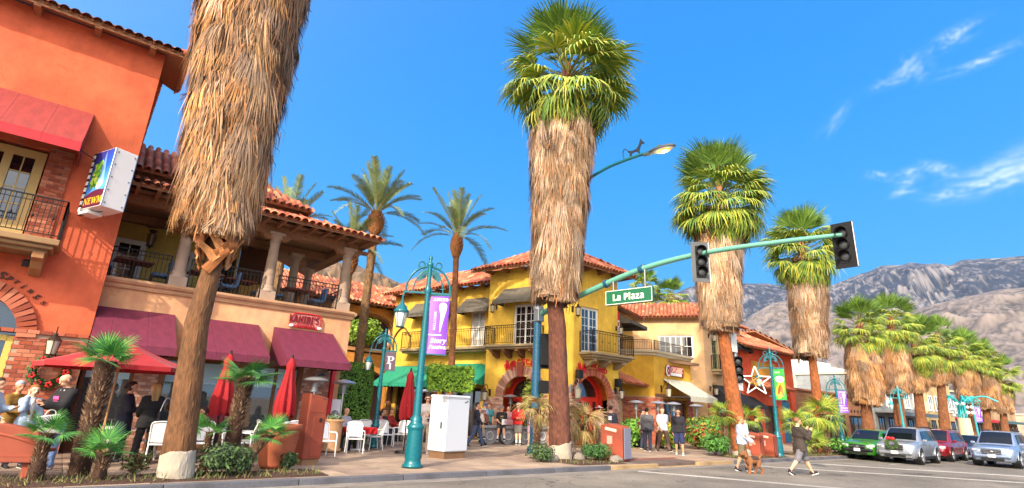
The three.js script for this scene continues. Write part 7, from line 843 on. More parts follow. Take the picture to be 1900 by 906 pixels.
  if (o.hood) obj('hood', [nets(fieldOf([bone(at(0.5, 0.07, -0.07), at(0.5, -0.07, -0.07), 0.055), bone(at(0.53, 0.075, -0.01), at(0.5, 0.045, 0.06), 0.03), bone(at(0.53, -0.075, -0.01), at(0.5, -0.045, 0.06), 0.03)], 0.03), boundsOf([bone(at(0.5, 0.1, -0.08), at(0.5, -0.1, 0.08), 0.08)], 0.06), cs)], clothM(o.hood), shirt);
  if (o.inner) obj('inner_shirt', [nets(fieldOf([bone(at(0.49, 0, 0.075), at(0.32, 0, 0.1), 0.04, 0.05), bone(at(0.32, 0, 0.1), at(-0.02, 0, 0.098 + fat * 0.045), 0.05, 0.05)], 0.02, 0), boundsOf([bone(at(0.52, 0, 0.05), at(0.0, 0, 0.1), 0.09)], 0.04), cs)], clothM(o.inner), shirt);
  if (o.chest) obj('chest_print', [B(0.15, 0.06, 0.006, ...at(0.36, 0, 0.155), -lean), B(0.13, 0.05, 0.006, ...at(0.28, 0, 0.15), -lean)], o.chest.map((c) => M(c, 0.7))[0], shirt);
  if (o.backPrint) obj('back_print', [B(0.14, 0.16, 0.006, ...at(0.34, 0, -0.15), lean)], M(o.backPrint, 0.7), shirt);
  const bt = o.bottom ?? {}, lb = [bone(at(0.06, 0.05), at(0.06, -0.05), 0.1 + fat * 0.035), bone(at(-0.03, 0.06), at(-0.03, -0.06), 0.118 + fat * 0.03)]; const sl = bt.len ?? 1; // 1 trousers, 0.x shorts
  for (let i = 0; i < 2; i++) { if (sl >= 1) lb.push(bone(hips[i], knees[i], 0.094, 0.066), bone(knees[i], add(ankles[i], legDir[i][1], -0.02), 0.064, bt.wide ? 0.075 : 0.052)); else { const k = Math.min(1, sl / 0.55), e = add(hips[i], legDir[i][0], 0.44 * k); lb.push(bone(hips[i], e, 0.098, 0.086)); } }
  obj('trousers', [nets(((f) => (X, Y, Z) => f(X, Y, Z) + 0.004 * Math.sin(Y * 45 + X * 60))(fieldOf(lb, 0.03, 0.012)), boundsOf(lb, 0.04), cs)], clothM(bt.c ?? '#2c3040'), t).name = sl >= 1 ? 'trousers' : 'shorts';
  const sm = clothM(o.shoe ?? '#26262a'); for (let i = 0; i < 2; i++) { const [a, b] = ft[i], sb = [bone(add(a, [0, 0, 0]), add(b, [0, 0, 0]), 0.044, 0.038), bone(add(a, [0, 0.04, 0.005]), a, 0.046)]; const s2 = obj('shoe', [nets(fieldOf(sb, 0.02), boundsOf(sb, 0.02), 0.014)], sm, t); obj('sole', [B(0.085, 0.022, 0.27, 0, 0, 0).applyMatrix4(new THREE.Matrix4().lookAt(V(...b), V(...a), V(0, 1, 0)).setPosition((a[0] + b[0]) / 2, (a[1] + b[1]) / 2 - 0.04, (a[2] + b[2]) / 2))], M('#d8d8d4', 0.7), s2); if (o.sock) obj('sock', [bar(add(ankles[i], [0, 0.0, 0]), add(ankles[i], legDir[i][1], -0.12), 0.044, 10)], clothM(o.sock), t); }
  // hair and hats
  const hr = o.hair ?? ['short', '#4a3424'];
  if (hr[0] !== 'none') { const hb = [bone(R([0, 0.045, -0.03]), R([0, 0.05, 0.0]), 0.09)]; if (hr[0] === 'long') hb.push(bone(R([0.055, 0, -0.05]), R([0.07, -0.25, -0.07]), 0.05, 0.045), bone(R([-0.055, 0, -0.05]), R([-0.07, -0.25, -0.07]), 0.05, 0.045), bone(R([0, 0, -0.07]), R([0, -0.28, -0.09]), 0.06, 0.05)); if (hr[0] === 'bun') hb.push(bone(R([0, 0.03, -0.11]), R([0, 0.0, -0.13]), 0.04), bone(R([0.06, 0, -0.03]), R([0.06, -0.05, -0.03]), 0.035), bone(R([-0.06, 0, -0.03]), R([-0.06, -0.05, -0.03]), 0.035)); const hf2 = fieldOf(hb, 0.03), inv = (X, Y, Z) => { const q = rotY([X - hc[0], Y - hc[1], Z - hc[2]], -hy); return q; };
    const thin = hr[0] === 'thin'; obj('hair', [nets((X, Y, Z) => { const q = inv(X, Y, Z); let d = hf2(X, Y, Z) + 0.004 * Math.sin(q[0] * 220) * Math.sin(q[1] * 90 + q[2] * 60); d = Math.max(d, q[2] - (q[1] > 0.075 ? 0.09 : 0.012 + Math.max(0, q[1]) * 0.35)); if (hr[0] === 'short' || thin) d = Math.max(d, -0.035 - q[1]); if (thin) d = Math.max(d, Math.min(q[1] - 0.05, 9)); return d; }, boundsOf(hb, 0.03), cs * 0.6)], M(hr[1], 0.75, { map: T_bark }), t); }
  if (o.hat) { const g = o.hat[0] === 'beanie' ? [nets((X, Y, Z) => { const q = [X - hc[0], Y - hc[1], Z - hc[2]]; return Math.max(Math.hypot(q[0], (q[1] - 0.045) * 0.85, q[2] + 0.012) - 0.1, 0.035 - q[1]); }, [hc[0] - 0.14, hc[1] - 0.02, hc[2] - 0.16, hc[0] + 0.14, hc[1] + 0.22, hc[2] + 0.14], 0.016)] : [SP(0.098, ...R([0, 0.055, -0.012]), [1, 0.9, 1.05], 14, 9), RB(0.15, 0.012, 0.13, 0.005).applyMatrix4(M4(...R([0, 0.065, 0.12]), 0.12, hy, 0))]; if (o.hat[0] === 'brim') g.push(CY(0.19, 0.17, 0.012, ...R([0, 0.06, 0]), 20)); obj('hat', g, clothM(o.hat[1]), t); }
  if (o.glasses) obj('sunglasses', [RB(0.05, 0.032, 0.012, 0.006).applyMatrix4(M4(...R([0.032, 0.012, 0.096]), 0, hy, 0)), RB(0.05, 0.032, 0.012, 0.006).applyMatrix4(M4(...R([-0.032, 0.012, 0.096]), 0, hy, 0)), B(0.15, 0.01, 0.01, ...R([0, 0.02, 0.088]))], MT.black, t);
  if (o.scarf) obj('scarf', [nets(fieldOf([bone(at(0.53, 0.05, 0.03), at(0.1, 0.06, 0.13), 0.035), bone(at(0.53, 0.05, -0.04), at(0.53, -0.05, -0.04), 0.05), bone(at(0.53, -0.05, 0.03), at(0.2, -0.03, 0.13), 0.032)], 0.02), boundsOf([bone(at(0.55), at(0.08), 0.17)], 0.04), cs)], clothM(o.scarf), t);
  t.userData.hands = wri.map((p, i) => add(p, ad[i][1], 0.07)); const hp = wri.map((p, i) => add(p, ad[i][1], 0.08)); delete t.userData.hands; t.updateMatrixWorld(true); person.hand = hp.map((p) => V(...p).applyMatrix4(t.matrixWorld)); person.last = t; return t;
}
const toCam = (x, z, d = 0) => Math.atan2(-x, -z) + d; // turned to the camera's side of the street, then d further
const SIT = [[1.45, 1.4, 0.08], [1.4, 1.45, 0.08]], ARMF = [[0.5, 0.9, 0.1, 0.5], [0.5, 0.9, 0.1, 0.5]];
// group by the brick wall at the left
person('person in pale blue jacket cut by the left edge', -1.0, -15.2, 1.2, { top: { c: '#b8cbe0' }, bottom: { c: '#3a4258' }, hair: ['long', '#3a2a22'], fem: 1, h: 1.7, arms: [[0.4, 1.3, 0.2, 0.5], [0.3, 0.6, 0.15, 0]] });
person('person in grey knit hat and yellow plaid coat sitting by the brick wall', -0.72, -16.5, 0.5, { h: 1.66, top: { c: '#7a5a1e', hem: -0.2 }, scarf: '#c99a1e', bottom: { c: '#2a2a30' }, hat: ['beanie', '#a8a8b0'], fem: 1, arms: ARMF, skin: 1 });
person('woman in pale denim jacket and white shirt touching her mouth', -0.42, -15.35, 0.35, { h: 1.6, top: { c: '#9fb4d0' }, inner: '#e6e4e2', bottom: { c: '#3a4660' }, hair: ['bun', '#a86f38'], fem: 1, arms: [[0.2, 0.3, 0.15, 0], [0.95, 2.15, 0.25, 0.75]], skin: 2, cell: 0.018, scarf: '#8a2a44' });
person('man in black printed hooded jacket and light jeans looking down', 0.1, -14.75, -1.0, { h: 1.86, top: { c: '#17161c', loose: 0.008 }, hood: '#b8b8c0', bottom: { c: '#7f9ccf' }, hair: ['thin', '#b0a8a0'], arms: [[0.5, 1.2, 0.12, 0.5], [0.5, 1.25, 0.12, 0.6]], headTilt: 0.35, chest: ['#d84a8a', '#4a9ac0'], cell: 0.018, legs: [[0.1, 0.1, 0.05], [-0.1, 0.12, 0.05]], shoe: '#b8a08a' });
{ const t = thing('shopping_bag', 'white paper bag held by the man in the black hooded jacket', 'bag', [-0.05, 0.72, -14.45], 0.4); obj('bag', [RB(0.34, 0.36, 0.14, 0.01, 0, 0.15, 0, 0, 0, 0.15)], MT.white, t); obj('strap', [TU([[-0.1, 0.32, 0], [-0.05, 0.42, 0], [0.05, 0.42, 0], [0.1, 0.32, 0]], 0.008, 10, 5)], MT.white, t); }
person('woman in long navy coat standing in profile under the parasol', 1.32, -16.2, 1.3, { h: 1.78, top: { c: '#1f2438', hem: -0.35, ext: 0.02 }, bottom: { c: '#23283c' }, hair: ['bun', '#2f221c'], fem: 1, arms: [[0.3, 1.3, 0.12, 0.9], [0.3, 1.3, 0.12, 0.9]], cell: 0.018 });
person('woman with long blonde hair in black seen from behind', 1.75, -15.65, 3.3, { h: 1.76, top: { c: '#16161a', hem: -0.16, loose: 0.006 }, bottom: { c: '#18181e', wide: 1 }, hair: ['long', '#c9a468'], fem: 1, cell: 0.018, headTurn: 0.5, arms: [[0.3, 0.9, 0.15, 0.3], [0.1, 0.3, 0.15, 0]], legs: [[0.12, 0.1, 0.05], [-0.1, 0.14, 0.05]] });
{ const t = thing('handbag', 'black quilted shoulder bag on the blonde woman', 'bag', [2.02, 0.95, -15.5], 0.5); obj('bag', [RB(0.3, 0.22, 0.1, 0.03, 0, 0.1, 0)], MT.black, t); obj('strap', [TU([[-0.12, 0.2, 0], [-0.04, 0.5, 0.02], [0.04, 0.5, 0.02], [0.12, 0.2, 0]], 0.012, 14, 5)], MT.steel, t); }
// diners
person('diner in blue sitting behind the whitewashed trunk', 2.2, -16.1, 2.2, { hip: 0.52, legs: SIT, arms: ARMF, top: { c: '#2a6aa8' }, bottom: { c: '#30303a' }, hair: ['short', '#5a4434'], h: 1.7 });
person('diner in white top with pink strap bending to the left table', 3.2, -16.45, -1.6, { hip: 0.52, legs: SIT, arms: ARMF, lean: 0.3, top: { c: '#e2dfdc', sleeve: 1 }, bottom: { c: '#2c2c34' }, hair: ['bun', '#3a2a22'], fem: 1, h: 1.66, scarf: '#c07a78' });
person('bald diner in grey shirt facing the street by the hedge', 9.1, -20.95, toCam(9.1, -20.95), { hip: 0.52, legs: SIT, arms: ARMF, top: { c: '#4a4a58' }, bottom: { c: '#2c2c34' }, hair: ['none'], skin: 0, h: 1.74 });
person('diner in red sitting under the green awning', 11.6, -22.8, 0.6, { hip: 0.52, legs: SIT, arms: ARMF, top: { c: '#a82a24' }, bottom: { c: '#2c2c34' }, hair: ['short', '#6a4a34'] }); person('diner in dark coat behind the closed parasol', 10.5, -21.3, 0.2, { hip: 0.52, legs: SIT, arms: ARMF, top: { c: '#3a2a28' }, bottom: { c: '#2c2c34' }, hair: ['long', '#2a1d18'], fem: 1 });
// couple by the cabinet
person('man in sunglasses and pale striped shirt behind the white cabinet', 9.95, -16.9, toCam(9.95, -16.9), { h: 1.88, top: { c: '#c9c0bc', sleeve: 1 }, bottom: { c: '#c0b0a0', wide: 1 }, glasses: 1, hair: ['short', '#4a3a30'], arms: [[0.3, 1.2, 0.1, 0.6], [0.2, 0.5, 0.12, 0]], shoe: '#d0d0d0' });
person('woman in dark blue top and jeans beside the white cabinet', 10.0, -16.25, toCam(10, -16.25, -1.2), { h: 1.7, top: { c: '#1d2036' }, bottom: { c: '#2f56a8' }, hair: ['bun', '#6a4a34'], fem: 1, arms: [[0.5, 1.5, 0.1, 0.6], [0.3, 1.2, 0.1, 0.4]], shoe: '#23283c' });
// people at the stone bench
person('seated man in grey cap and black printed shirt with a white bag on his lap', 16.05, -20.5, toCam(16, -20.5), { hip: 0.86, legs: [[1.2, 1.15, 0.14], [1.15, 1.2, 0.14]], arms: [[0.3, 0.9, 0.12, 0.6], [0.3, 0.9, 0.12, 0.5]], top: { c: '#1a1a1c', sleeve: 1 }, fat: 0.7, bottom: { c: '#4a4440', len: 0.5 }, sock: '#e8e8e8', shoe: '#1c1c20', hat: ['cap', '#8d8d94'], chest: ['#8a7a4a'], h: 1.74 });
{ const t = thing('white_bag', 'white printed bag on the lap of the seated man in black', 'bag', [15.9, 0.98, -20.12], 0.6); obj('bag', [RB(0.36, 0.24, 0.12, 0.02, 0, 0, 0)], MT.whitePlastic, t); obj('label', [B(0.22, 0.1, 0.005, 0, 0.02, 0.062)], M('#8fa8d0', 0.6), t); }
person('man in red sweatshirt and grey shorts leaning on the stone bench', 16.75, -20.15, toCam(16.75, -20.15), { h: 1.86, lean: -0.06, legs: [[0.35, 0.15, 0.02], [0.28, 0.05, -0.08]], arms: [[0.25, 1.3, 0.12, 0.75], [0.25, 1.3, 0.12, 0.75]], top: { c: '#c21418', loose: 0.012 }, fat: 0.4, bottom: { c: '#6a6460', len: 0.5 }, sock: '#e8e8e8', shoe: '#1c1c20', hat: ['cap', '#d8ccc4'], inner: '#d8d0cc', skin: 2 });
person('man in navy top and pink patterned shorts seen from behind beside the bench', 17.45, -20.0, toCam(17.45, -20, 2.7), { h: 1.84, top: { c: '#1f2a4a', loose: 0.01 }, bottom: { c: '#b08a9c', len: 0.5 }, hair: ['short', '#5a4434'], fat: 0.4, shoe: '#8a7a70' });
person('person in blue cap and pale shirt standing behind the stone bench', 15.7, -21.4, toCam(15.7, -21.4, 0.6), { h: 1.72, top: { c: '#a8b8d0', sleeve: 1 }, bottom: { c: '#3a3a44' }, hat: ['cap', '#2a6aa0'] }); person('person with orange hair sitting at the left end of the stone bench', 15.1, -20.95, toCam(15, -21, 0.3), { hip: 0.84, legs: SIT, top: { c: '#d0c0b4' }, bottom: { c: '#a89a8a' }, hair: ['long', '#b8642a'], fem: 1, h: 1.62, arms: ARMF }); person('person with white sun hat and brown top behind the bench', 15.45, -21.1, toCam(15.4, -21.1), { hip: 0.8, legs: SIT, top: { c: '#7a4a34' }, bottom: { c: '#3a3a44' }, hat: ['brim', '#e2ded6'], h: 1.66, arms: ARMF });
person('person in pink print top standing behind the man in red', 17.0, -21.2, toCam(17, -21), { h: 1.66, top: { c: '#c88a8c' }, bottom: { c: '#3a3a44' }, hair: ['long', '#8a6a44'], fem: 1 });
person('person in pale hat and beige top beyond the litter bin', 19.0, -17.2, toCam(19, -17.2, 2.4), { h: 1.84, top: { c: '#b89a88' }, bottom: { c: '#4a4044' }, hat: ['brim', '#d8b8b0'], hair: ['short', '#4a3424'] }); person('person in navy shirt with white back print beyond the litter bin', 19.45, -16.9, toCam(19.4, -16.9, 2.9), { h: 1.86, top: { c: '#151a30', loose: 0.01 }, bottom: { c: '#23232c' }, hair: ['short', '#2a1d18'], backPrint: '#c9d0e0', fat: 0.3 });
// more people in the court and along the pavement
person('standing woman in white blouse between the closed parasol and the green awning', 12.3, -21.6, toCam(12.3, -21.6, -0.6), { h: 1.66, top: { c: '#dcd6cc' }, bottom: { c: '#3a4660' }, hair: ['long', '#5a3a26'], fem: 1, arms: ARMF });
person('diner in pink top at the court table with the red cloth', 10.2, -20.9, 1.4, { hip: 0.52, legs: SIT, arms: ARMF, top: { c: '#c8788a' }, bottom: { c: '#30303a' }, hair: ['bun', '#3a2a22'], fem: 1, h: 1.64 });
person('waiter in black apron standing before the dark shop windows of the court', 13.3, -23.6, toCam(13.3, -23.6, 0.9), { h: 1.78, top: { c: '#22222a' }, bottom: { c: '#1c1c22' }, hair: ['short', '#1f1a1a'], arms: [[0.4, 1.2, 0.12, 0.5], [0.1, 0.2, 0.12, 0]] });
person('person in teal shirt waiting beside the left red arch', 16.9, -22.6, toCam(16.9, -22.6, -0.5), { h: 1.76, top: { c: '#3a8a94', sleeve: 1 }, bottom: { c: '#4a4a54' }, hair: ['short', '#5a4434'] });
person('woman in striped grey dress beyond the dry palms', 18.2, -18.6, toCam(18.2, -18.6, 0.8), { h: 1.68, top: { c: '#b8b0b4', hem: -0.45, ext: 0.03 }, bottom: { c: '#8a8288', len: 0.4 }, hair: ['long', '#2f221c'], fem: 1, skin: 1 });
person('person in light jacket behind the man in the grey zip jacket', 22.6, -17.6, toCam(22.6, -17.6, 1.6), { h: 1.78, top: { c: '#c9c2b4' }, bottom: { c: '#3a4258' }, hair: ['short', '#3a2a20'] });
person('diner in green cardigan at the table behind the big pot', 5.4, -17.75, 0.3, { hip: 0.52, legs: SIT, arms: ARMF, top: { c: '#5a7a5c' }, bottom: { c: '#30303a' }, hair: ['long', '#7a5230'], fem: 1, h: 1.66 });
person('diner in pale grey shirt beside the stone planter', 7.9, -18.9, 0.4, { hip: 0.52, legs: SIT, arms: ARMF, top: { c: '#b4b4bc' }, bottom: { c: '#30303a' }, hair: ['thin', '#8a8278'], h: 1.76 });
person('standing guest in tan coat by the shop window left of the right awning', 4.4, -18.2, 0.9, { h: 1.74, top: { c: '#a88a64', hem: -0.25 }, bottom: { c: '#3a3a44' }, hair: ['short', '#3a2a20'] });
person('standing guest in burgundy top near the menu board', 3.6, -17.9, -0.4, { h: 1.66, top: { c: '#7a2a3a' }, bottom: { c: '#2c2c34' }, hair: ['long', '#2f221c'], fem: 1 });
person('person in cream jacket between the bench and the right red arch', 18.4, -20.3, toCam(18.4, -20.3, 0.4), { h: 1.7, top: { c: '#d6c8ac' }, bottom: { c: '#4a5a7a' }, hair: ['short', '#8a6a44'] });
person('person in dark jacket walking past the yellow bench', 14.0, -19.6, toCam(14, -19.6, 1.5), { h: 1.8, top: { c: '#2c3040' }, bottom: { c: '#4a5a80' }, hair: ['short', '#2a1d18'], legs: [[0.4, 0.12, 0.03], [-0.25, 0.3, 0.03]], arms: [[-0.25, 0.2, 0.12, 0], [0.35, 0.3, 0.12, 0]] });
// walkers
person('man in grey zip jacket and dark trousers walking away', 21.2, -16.25, toCam(21.2, -16.2, 3.0), { h: 1.86, top: { c: '#5a5a60', loose: 0.01 }, bottom: { c: '#20263c' }, hair: ['short', '#1f1a1a'], legs: [[0.15, 0.1, 0.04], [-0.1, 0.2, 0.04]], shoe: '#1c1c20' });
person('man in white shirt and brown trousers strolling toward the street', 21.95, -15.95, toCam(21.95, -16, 0.5), { h: 1.95, top: { c: '#dcd8e0', sleeve: 1, loose: 0.012 }, bottom: { c: '#6a4f48' }, hair: ['short', '#7a5a40'], legs: [[0.4, 0.15, 0.03], [-0.2, 0.3, 0.03]], arms: [[-0.2, 0.2, 0.15, 0], [0.3, 0.4, 0.15, 0]], shoe: '#3a2a24' });
person('man in black sweater and blue shorts with sunglasses walking to the street', 20.95, -14.4, toCam(20.95, -14.4), { h: 1.84, top: { c: '#1c1c24', loose: 0.014 }, bottom: { c: '#27305c', len: 0.58 }, glasses: 1, hair: ['short', '#4a3a30'], legs: [[0.12, 0.08, 0.05], [-0.08, 0.15, 0.05]], shoe: '#8fc8d0', skin: 1 });
person('man in pale blue shirt and camouflage shorts raising his hand to his face', 18.7, -10.35, 0.7, { h: 1.78, y: -0.13, top: { c: '#c4d2ea', loose: 0.016 }, bottom: { c: '#6a6248', len: 0.62 }, hair: ['short', '#b87a4a'], arms: [[0.9, 2.2, 0.3, 0.5], [0.3, 0.6, 0.15, 0.1]], legs: [[0.25, 0.15, 0.03], [-0.15, 0.25, 0.03]], skin: 1 });
person('walking man in dark cardigan and grey shorts crossing the road eating', 19.75, -8.86, 1.0, { h: 1.9, y: -0.13, top: { c: '#3c332e', loose: 0.012, hem: -0.16 }, inner: '#c0bcb8', bottom: { c: '#6f6c74', len: 0.56 }, glasses: 1, hair: ['short', '#8a6844'], legs: [[0.52, 0.12, 0.02], [-0.42, 0.3, 0.02]], arms: [[0.7, 1.75, 0.12, 0.5], [0.65, 1.7, 0.12, 0.5]], shoe: '#2a2624', skin: 0, cell: 0.018 });
person('person in striped top behind the dog walker', 25.3, -14.2, toCam(25, -14), { h: 1.66, top: { c: '#8a90a8' }, bottom: { c: '#3a3a44' }, hair: ['bun', '#6a3a24'], fem: 1 }); person('person in black printed shirt behind the right bin', 28.0, -14.6, toCam(28, -14.6, 2.9), { h: 1.74, top: { c: '#17171f', loose: 0.01 }, bottom: { c: '#23232c' }, hair: ['short', '#1f1a1a'], backPrint: '#8f98a8' });
{ // curly brown dog on the crossing
  const t = thing('dog', 'curly brown poodle-like dog trotting on the crossing', 'dog', [18.15, -0.13, -9.7], -1.9); t.scale.setScalar(0.95); const leg = (x, z, f, hind) => { const s = []; if (hind) s.push(bone([x, 0.38, z], [x, 0.25, z + 0.07 + f * 0.05], 0.065, 0.04), bone([x, 0.25, z + 0.07 + f * 0.05], [x, 0.14, z - 0.05 + f], 0.036, 0.026), bone([x, 0.14, z - 0.05 + f], [x, 0.02, z - 0.01 + f], 0.026, 0.03)); else s.push(bone([x, 0.36, z], [x, 0.2, z + f * 0.5], 0.052, 0.034), bone([x, 0.2, z + f * 0.5], [x, 0.02, z + f], 0.032, 0.03)); s.push(bone([x, 0.025, z + f - (hind ? 0.01 : 0)], [x, 0.022, z + f + 0.045], 0.03, 0.024)); return s; };
  const bs = [bone([0, 0.42, 0.16], [0, 0.44, -0.02], 0.125, 0.11), bone([0, 0.44, -0.02], [0, 0.45, -0.22], 0.105, 0.1), bone([0, 0.48, 0.2], [0, 0.62, 0.33], 0.085, 0.07), bone([0, 0.66, 0.36], [0, 0.66, 0.4], 0.085, 0.07), bone([0, 0.635, 0.42], [0, 0.61, 0.52], 0.045, 0.034), bone([0.08, 0.68, 0.35], [0.1, 0.56, 0.36], 0.035, 0.042), bone([-0.08, 0.68, 0.35], [-0.1, 0.56, 0.36], 0.035, 0.042), bone([0, 0.5, -0.28], [0, 0.62, -0.4], 0.03, 0.045), ...leg(0.08, 0.17, 0.08), ...leg(-0.08, 0.17, -0.07), ...leg(0.085, -0.2, -0.08, 1), ...leg(-0.085, -0.2, 0.07, 1)];
  const f = fieldOf(bs, 0.05); obj('body', [nets((x, y, z) => f(x, y, z) + 0.014 * fbm(x * 26, y * 26, z * 26, 2) - 0.006, boundsOf(bs, 0.05), 0.012)], M('#8a5a38', 0.95, { map: T_mottle, bumpMap: T_bump, bumpScale: 0.01 }), t); obj('nose', [SP(0.022, 0, 0.625, 0.555)], MT.black, t); obj('eye', [SP(0.013, 0.04, 0.68, 0.435), SP(0.013, -0.04, 0.68, 0.435)], MT.black, t); obj('dark_coat', [nets((x, y, z) => Math.max(f(x, y, z) - 0.012, 0.45 - y, z - 0.12, -0.2 - z), [-0.2, 0.4, -0.3, 0.2, 0.62, 0.2], 0.014)], M('#3a2a22', 0.95), t); }
// ---------------------------------------------------------------- cars
const tyreM = M('#15151a', 0.85), rimM = M('#b8bbc0', 0.35, { metalness: 0.8 }), carGlass = M('#0e1318', 0.05), plateM = M('#d8dbe0', 0.5), lampClear = M('#d6dade', 0.12, { metalness: 0.4 });
const wheelG = { tyre: done([LA([[0.22, -0.11], [0.31, -0.12], [0.35, -0.09], [0.36, 0], [0.35, 0.09], [0.31, 0.12], [0.22, 0.11]], 28).rotateZ(Math.PI / 2)]), rim: done([CY(0.235, 0.235, 0.25, 0, 0, 0, 24, 0, 0, Math.PI / 2), ...[0, 1, 2, 3, 4].map((i) => B(0.03, 0.2, 0.075, 0.125, 0.11, 0).applyMatrix4(M4(0, 0, 0, i * 1.2566)))]) };
// car in local frame: nose towards +z, y up, centred on x
function car(label, x, z, face, o) {
  const t = thing('car', label, 'car', [x, -0.13, z], face, 'cars waiting in the street'); t.scale.setScalar(o.s ?? 0.9);
  const L = o.L ?? 4.6, W = o.W ?? 1.85, hb = o.belt ?? 1.02, H = o.H ?? 1.75, gc = o.ground ?? 0.27, hood = o.hood ?? 1.0, paint = M(o.c, 0.28, { phys: 1, clearcoat: 0.8, clearcoatRoughness: 0.08, metalness: o.metal ?? 0.35 }), f = L / 2, wz = [L / 2 - 0.88, -L / 2 + 0.95], wr = 0.4;
  // one lofted shell: stations along the length, each [z, bottom, belt, top, half-width at belt, half-width at top]
  const zf = f - (o.cowl ?? 1.2), rf = zf - (o.rake ?? 0.75), zr = o.sedan ? -f + 0.55 : -f + 0.1, rr = o.sedan ? zr + 0.95 : zr + 0.34, w = W / 2, deck = o.sedan ? hb + 0.04 : H - 0.42;
  const ST = [[-f, 0.5, 0.72, 0.92, w * 0.8, w * 0.74], [-f + 0.06, gc + 0.06, 0.78, o.sedan ? hb - 0.02 : hb + 0.05, w * 0.93, w * 0.84], [zr, gc, hb - 0.08, deck, w * 0.96, w * 0.82], [rr, gc, hb, H - 0.03, w, w * 0.74], [(rr + rf) / 2, gc, hb, H, w, w * 0.76], [rf, gc, hb, H - 0.04, w, w * 0.75], [mix(rf, zf, 0.5), gc, hb - 0.01, mix(H, hb, 0.46), w, w * 0.8], [zf, gc, hb - 0.03, hb + 0.02, w, w * 0.86], [zf + 0.35, gc, hood - 0.08, hood + 0.02, w * 0.995, w * 0.84], [f - 0.35, gc, hood - 0.17, hood - 0.05, w * 0.96, w * 0.8], [f - 0.12, gc + 0.02, hood - 0.24, hood - 0.12, w * 0.9, w * 0.74], [f - 0.02, gc + 0.06, hood - 0.36, hood - 0.26, w * 0.82, w * 0.7], [f, gc + 0.14, 0.6, 0.66, w * 0.76, w * 0.66]];
  const sec = (z) => { let i = 0; while (i < ST.length - 2 && ST[i + 1][0] < z) i++; const A = ST[i], C = ST[i + 1], k = clamp((z - A[0]) / (C[0] - A[0]), 0, 1); return A.map((v, j) => mix(v, C[j], k)); };
  const ringAt = (z) => { const [, b, m, t2, wb, wt] = sec(z), h = t2 - m, e = Math.min(0.1, h * 0.3), R = [[0, b], [wb * 0.86, b], [wb * 0.96, b + 0.1], [wb * 1.0, mix(b, m, 0.55)], [wb * 0.985, m - 0.03], [wb * 0.955, m + 0.012], [mix(wb * 0.955, wt, 0.5), mix(m, t2 - e, 0.5)], [wt * 1.005, t2 - e], [wt * 0.95, t2 - e * 0.35], [wt * 0.8, t2 - e * 0.06], [wt * 0.4, t2 + 0.012], [0, t2 + 0.016]]; return R; };
  const zs = []; for (let i = 0; i < ST.length - 1; i++) for (let k = 0; k < 4; k++) zs.push(mix(ST[i][0], ST[i + 1][0], k / 4)); zs.push(f);
  const pos = [], idx = [], RN = 23; for (const z of zs) { const R = ringAt(z), full = [...R, ...R.slice(1, -1).reverse().map(([x, y]) => [-x, y])]; for (let i = 0; i <= full.length; i++) { const [x, y] = full[i % full.length]; pos.push(x, y, z - 0.13 * (x / w) ** 2 * sstep(f - 0.5, f, z) + 0.08 * (x / w) ** 2 * sstep(f - 0.4, f, -z)); } }
  for (let j = 0; j < zs.length - 1; j++) for (let i = 0; i < RN - 1; i++) { const p0 = j * RN + i, p1 = p0 + 1, p2 = p0 + RN, p3 = p2 + 1; idx.push(p0, p1, p2, p1, p3, p2); } for (const [j, s] of [[0, 1], [zs.length - 1, -1]]) for (let i = 1; i < RN - 2; i++) s > 0 ? idx.push(j * RN, j * RN + i + 1, j * RN + i) : idx.push(j * RN, j * RN + i, j * RN + i + 1);
  const sg = new THREE.BufferGeometry(); sg.setAttribute('position', new THREE.Float32BufferAttribute(pos, 3)); sg.setIndex(idx); obj('body', [toCreasedNormals(sg, 0.55)], paint, t);
  // glass laid on the shell
  const patch = (fn, nu, nv) => { const tb = new TB(); for (let i = 0; i < nu; i++) for (let j = 0; j < nv; j++) tb.quad(fn(i / nu, j / nv), fn((i + 1) / nu, j / nv), fn((i + 1) / nu, (j + 1) / nv), fn(i / nu, (j + 1) / nv), [1, 1, 1]); const g = tb.geo(); g.deleteAttribute('color'); return g; };
  const topAt = (u, z) => { const [, , m, t2, , wt] = sec(z); return [mix(-wt, wt, u) * 0.9, t2 + 0.02 - 0.03 * Math.abs(2 * u - 1) ** 3, z]; };
  obj('windscreen', [patch((u, v) => { const p2 = topAt(mix(0.02, 0.98, u), mix(zf - 0.05, rf + 0.06, v)); return [p2[0], p2[1] + 0.012, p2[2] + 0.012]; }, 8, 6)], carGlass, t); obj('rear_window', [patch((u, v) => { const p2 = topAt(mix(0.04, 0.96, u), mix(zr + (o.sedan ? 0.1 : 0.04), rr - 0.02, v)); return [p2[0], p2[1] + 0.01, p2[2] - 0.02]; }, 8, 4)], carGlass, t);
  for (const s of [-1, 1]) { const side = (z, v) => { const R = ringAt(z), A = R[5], C = R[7]; return [s * (mix(A[0], C[0], v) + 0.008), mix(A[1], C[1], v), z]; }; const za = rr + 0.02, zb = zf - 0.16; for (const [u0, u1] of o.sedan ? [[0.03, 0.46], [0.5, 0.93]] : [[-0.08, 0.2], [0.235, 0.55], [0.585, 0.95]]) obj('side_window', [patch((u, v) => { const vv = mix(0.1, 0.93, v), z0 = mix(za, zb, u0), z1 = mix(za, zb, u1), zz = mix(z0, z1, u); const lim = mix(zb, rf - 0.02, vv); return side(Math.min(zz, Math.max(lim, z0 + 0.02)), vv); }, 8, 3)], carGlass, t);
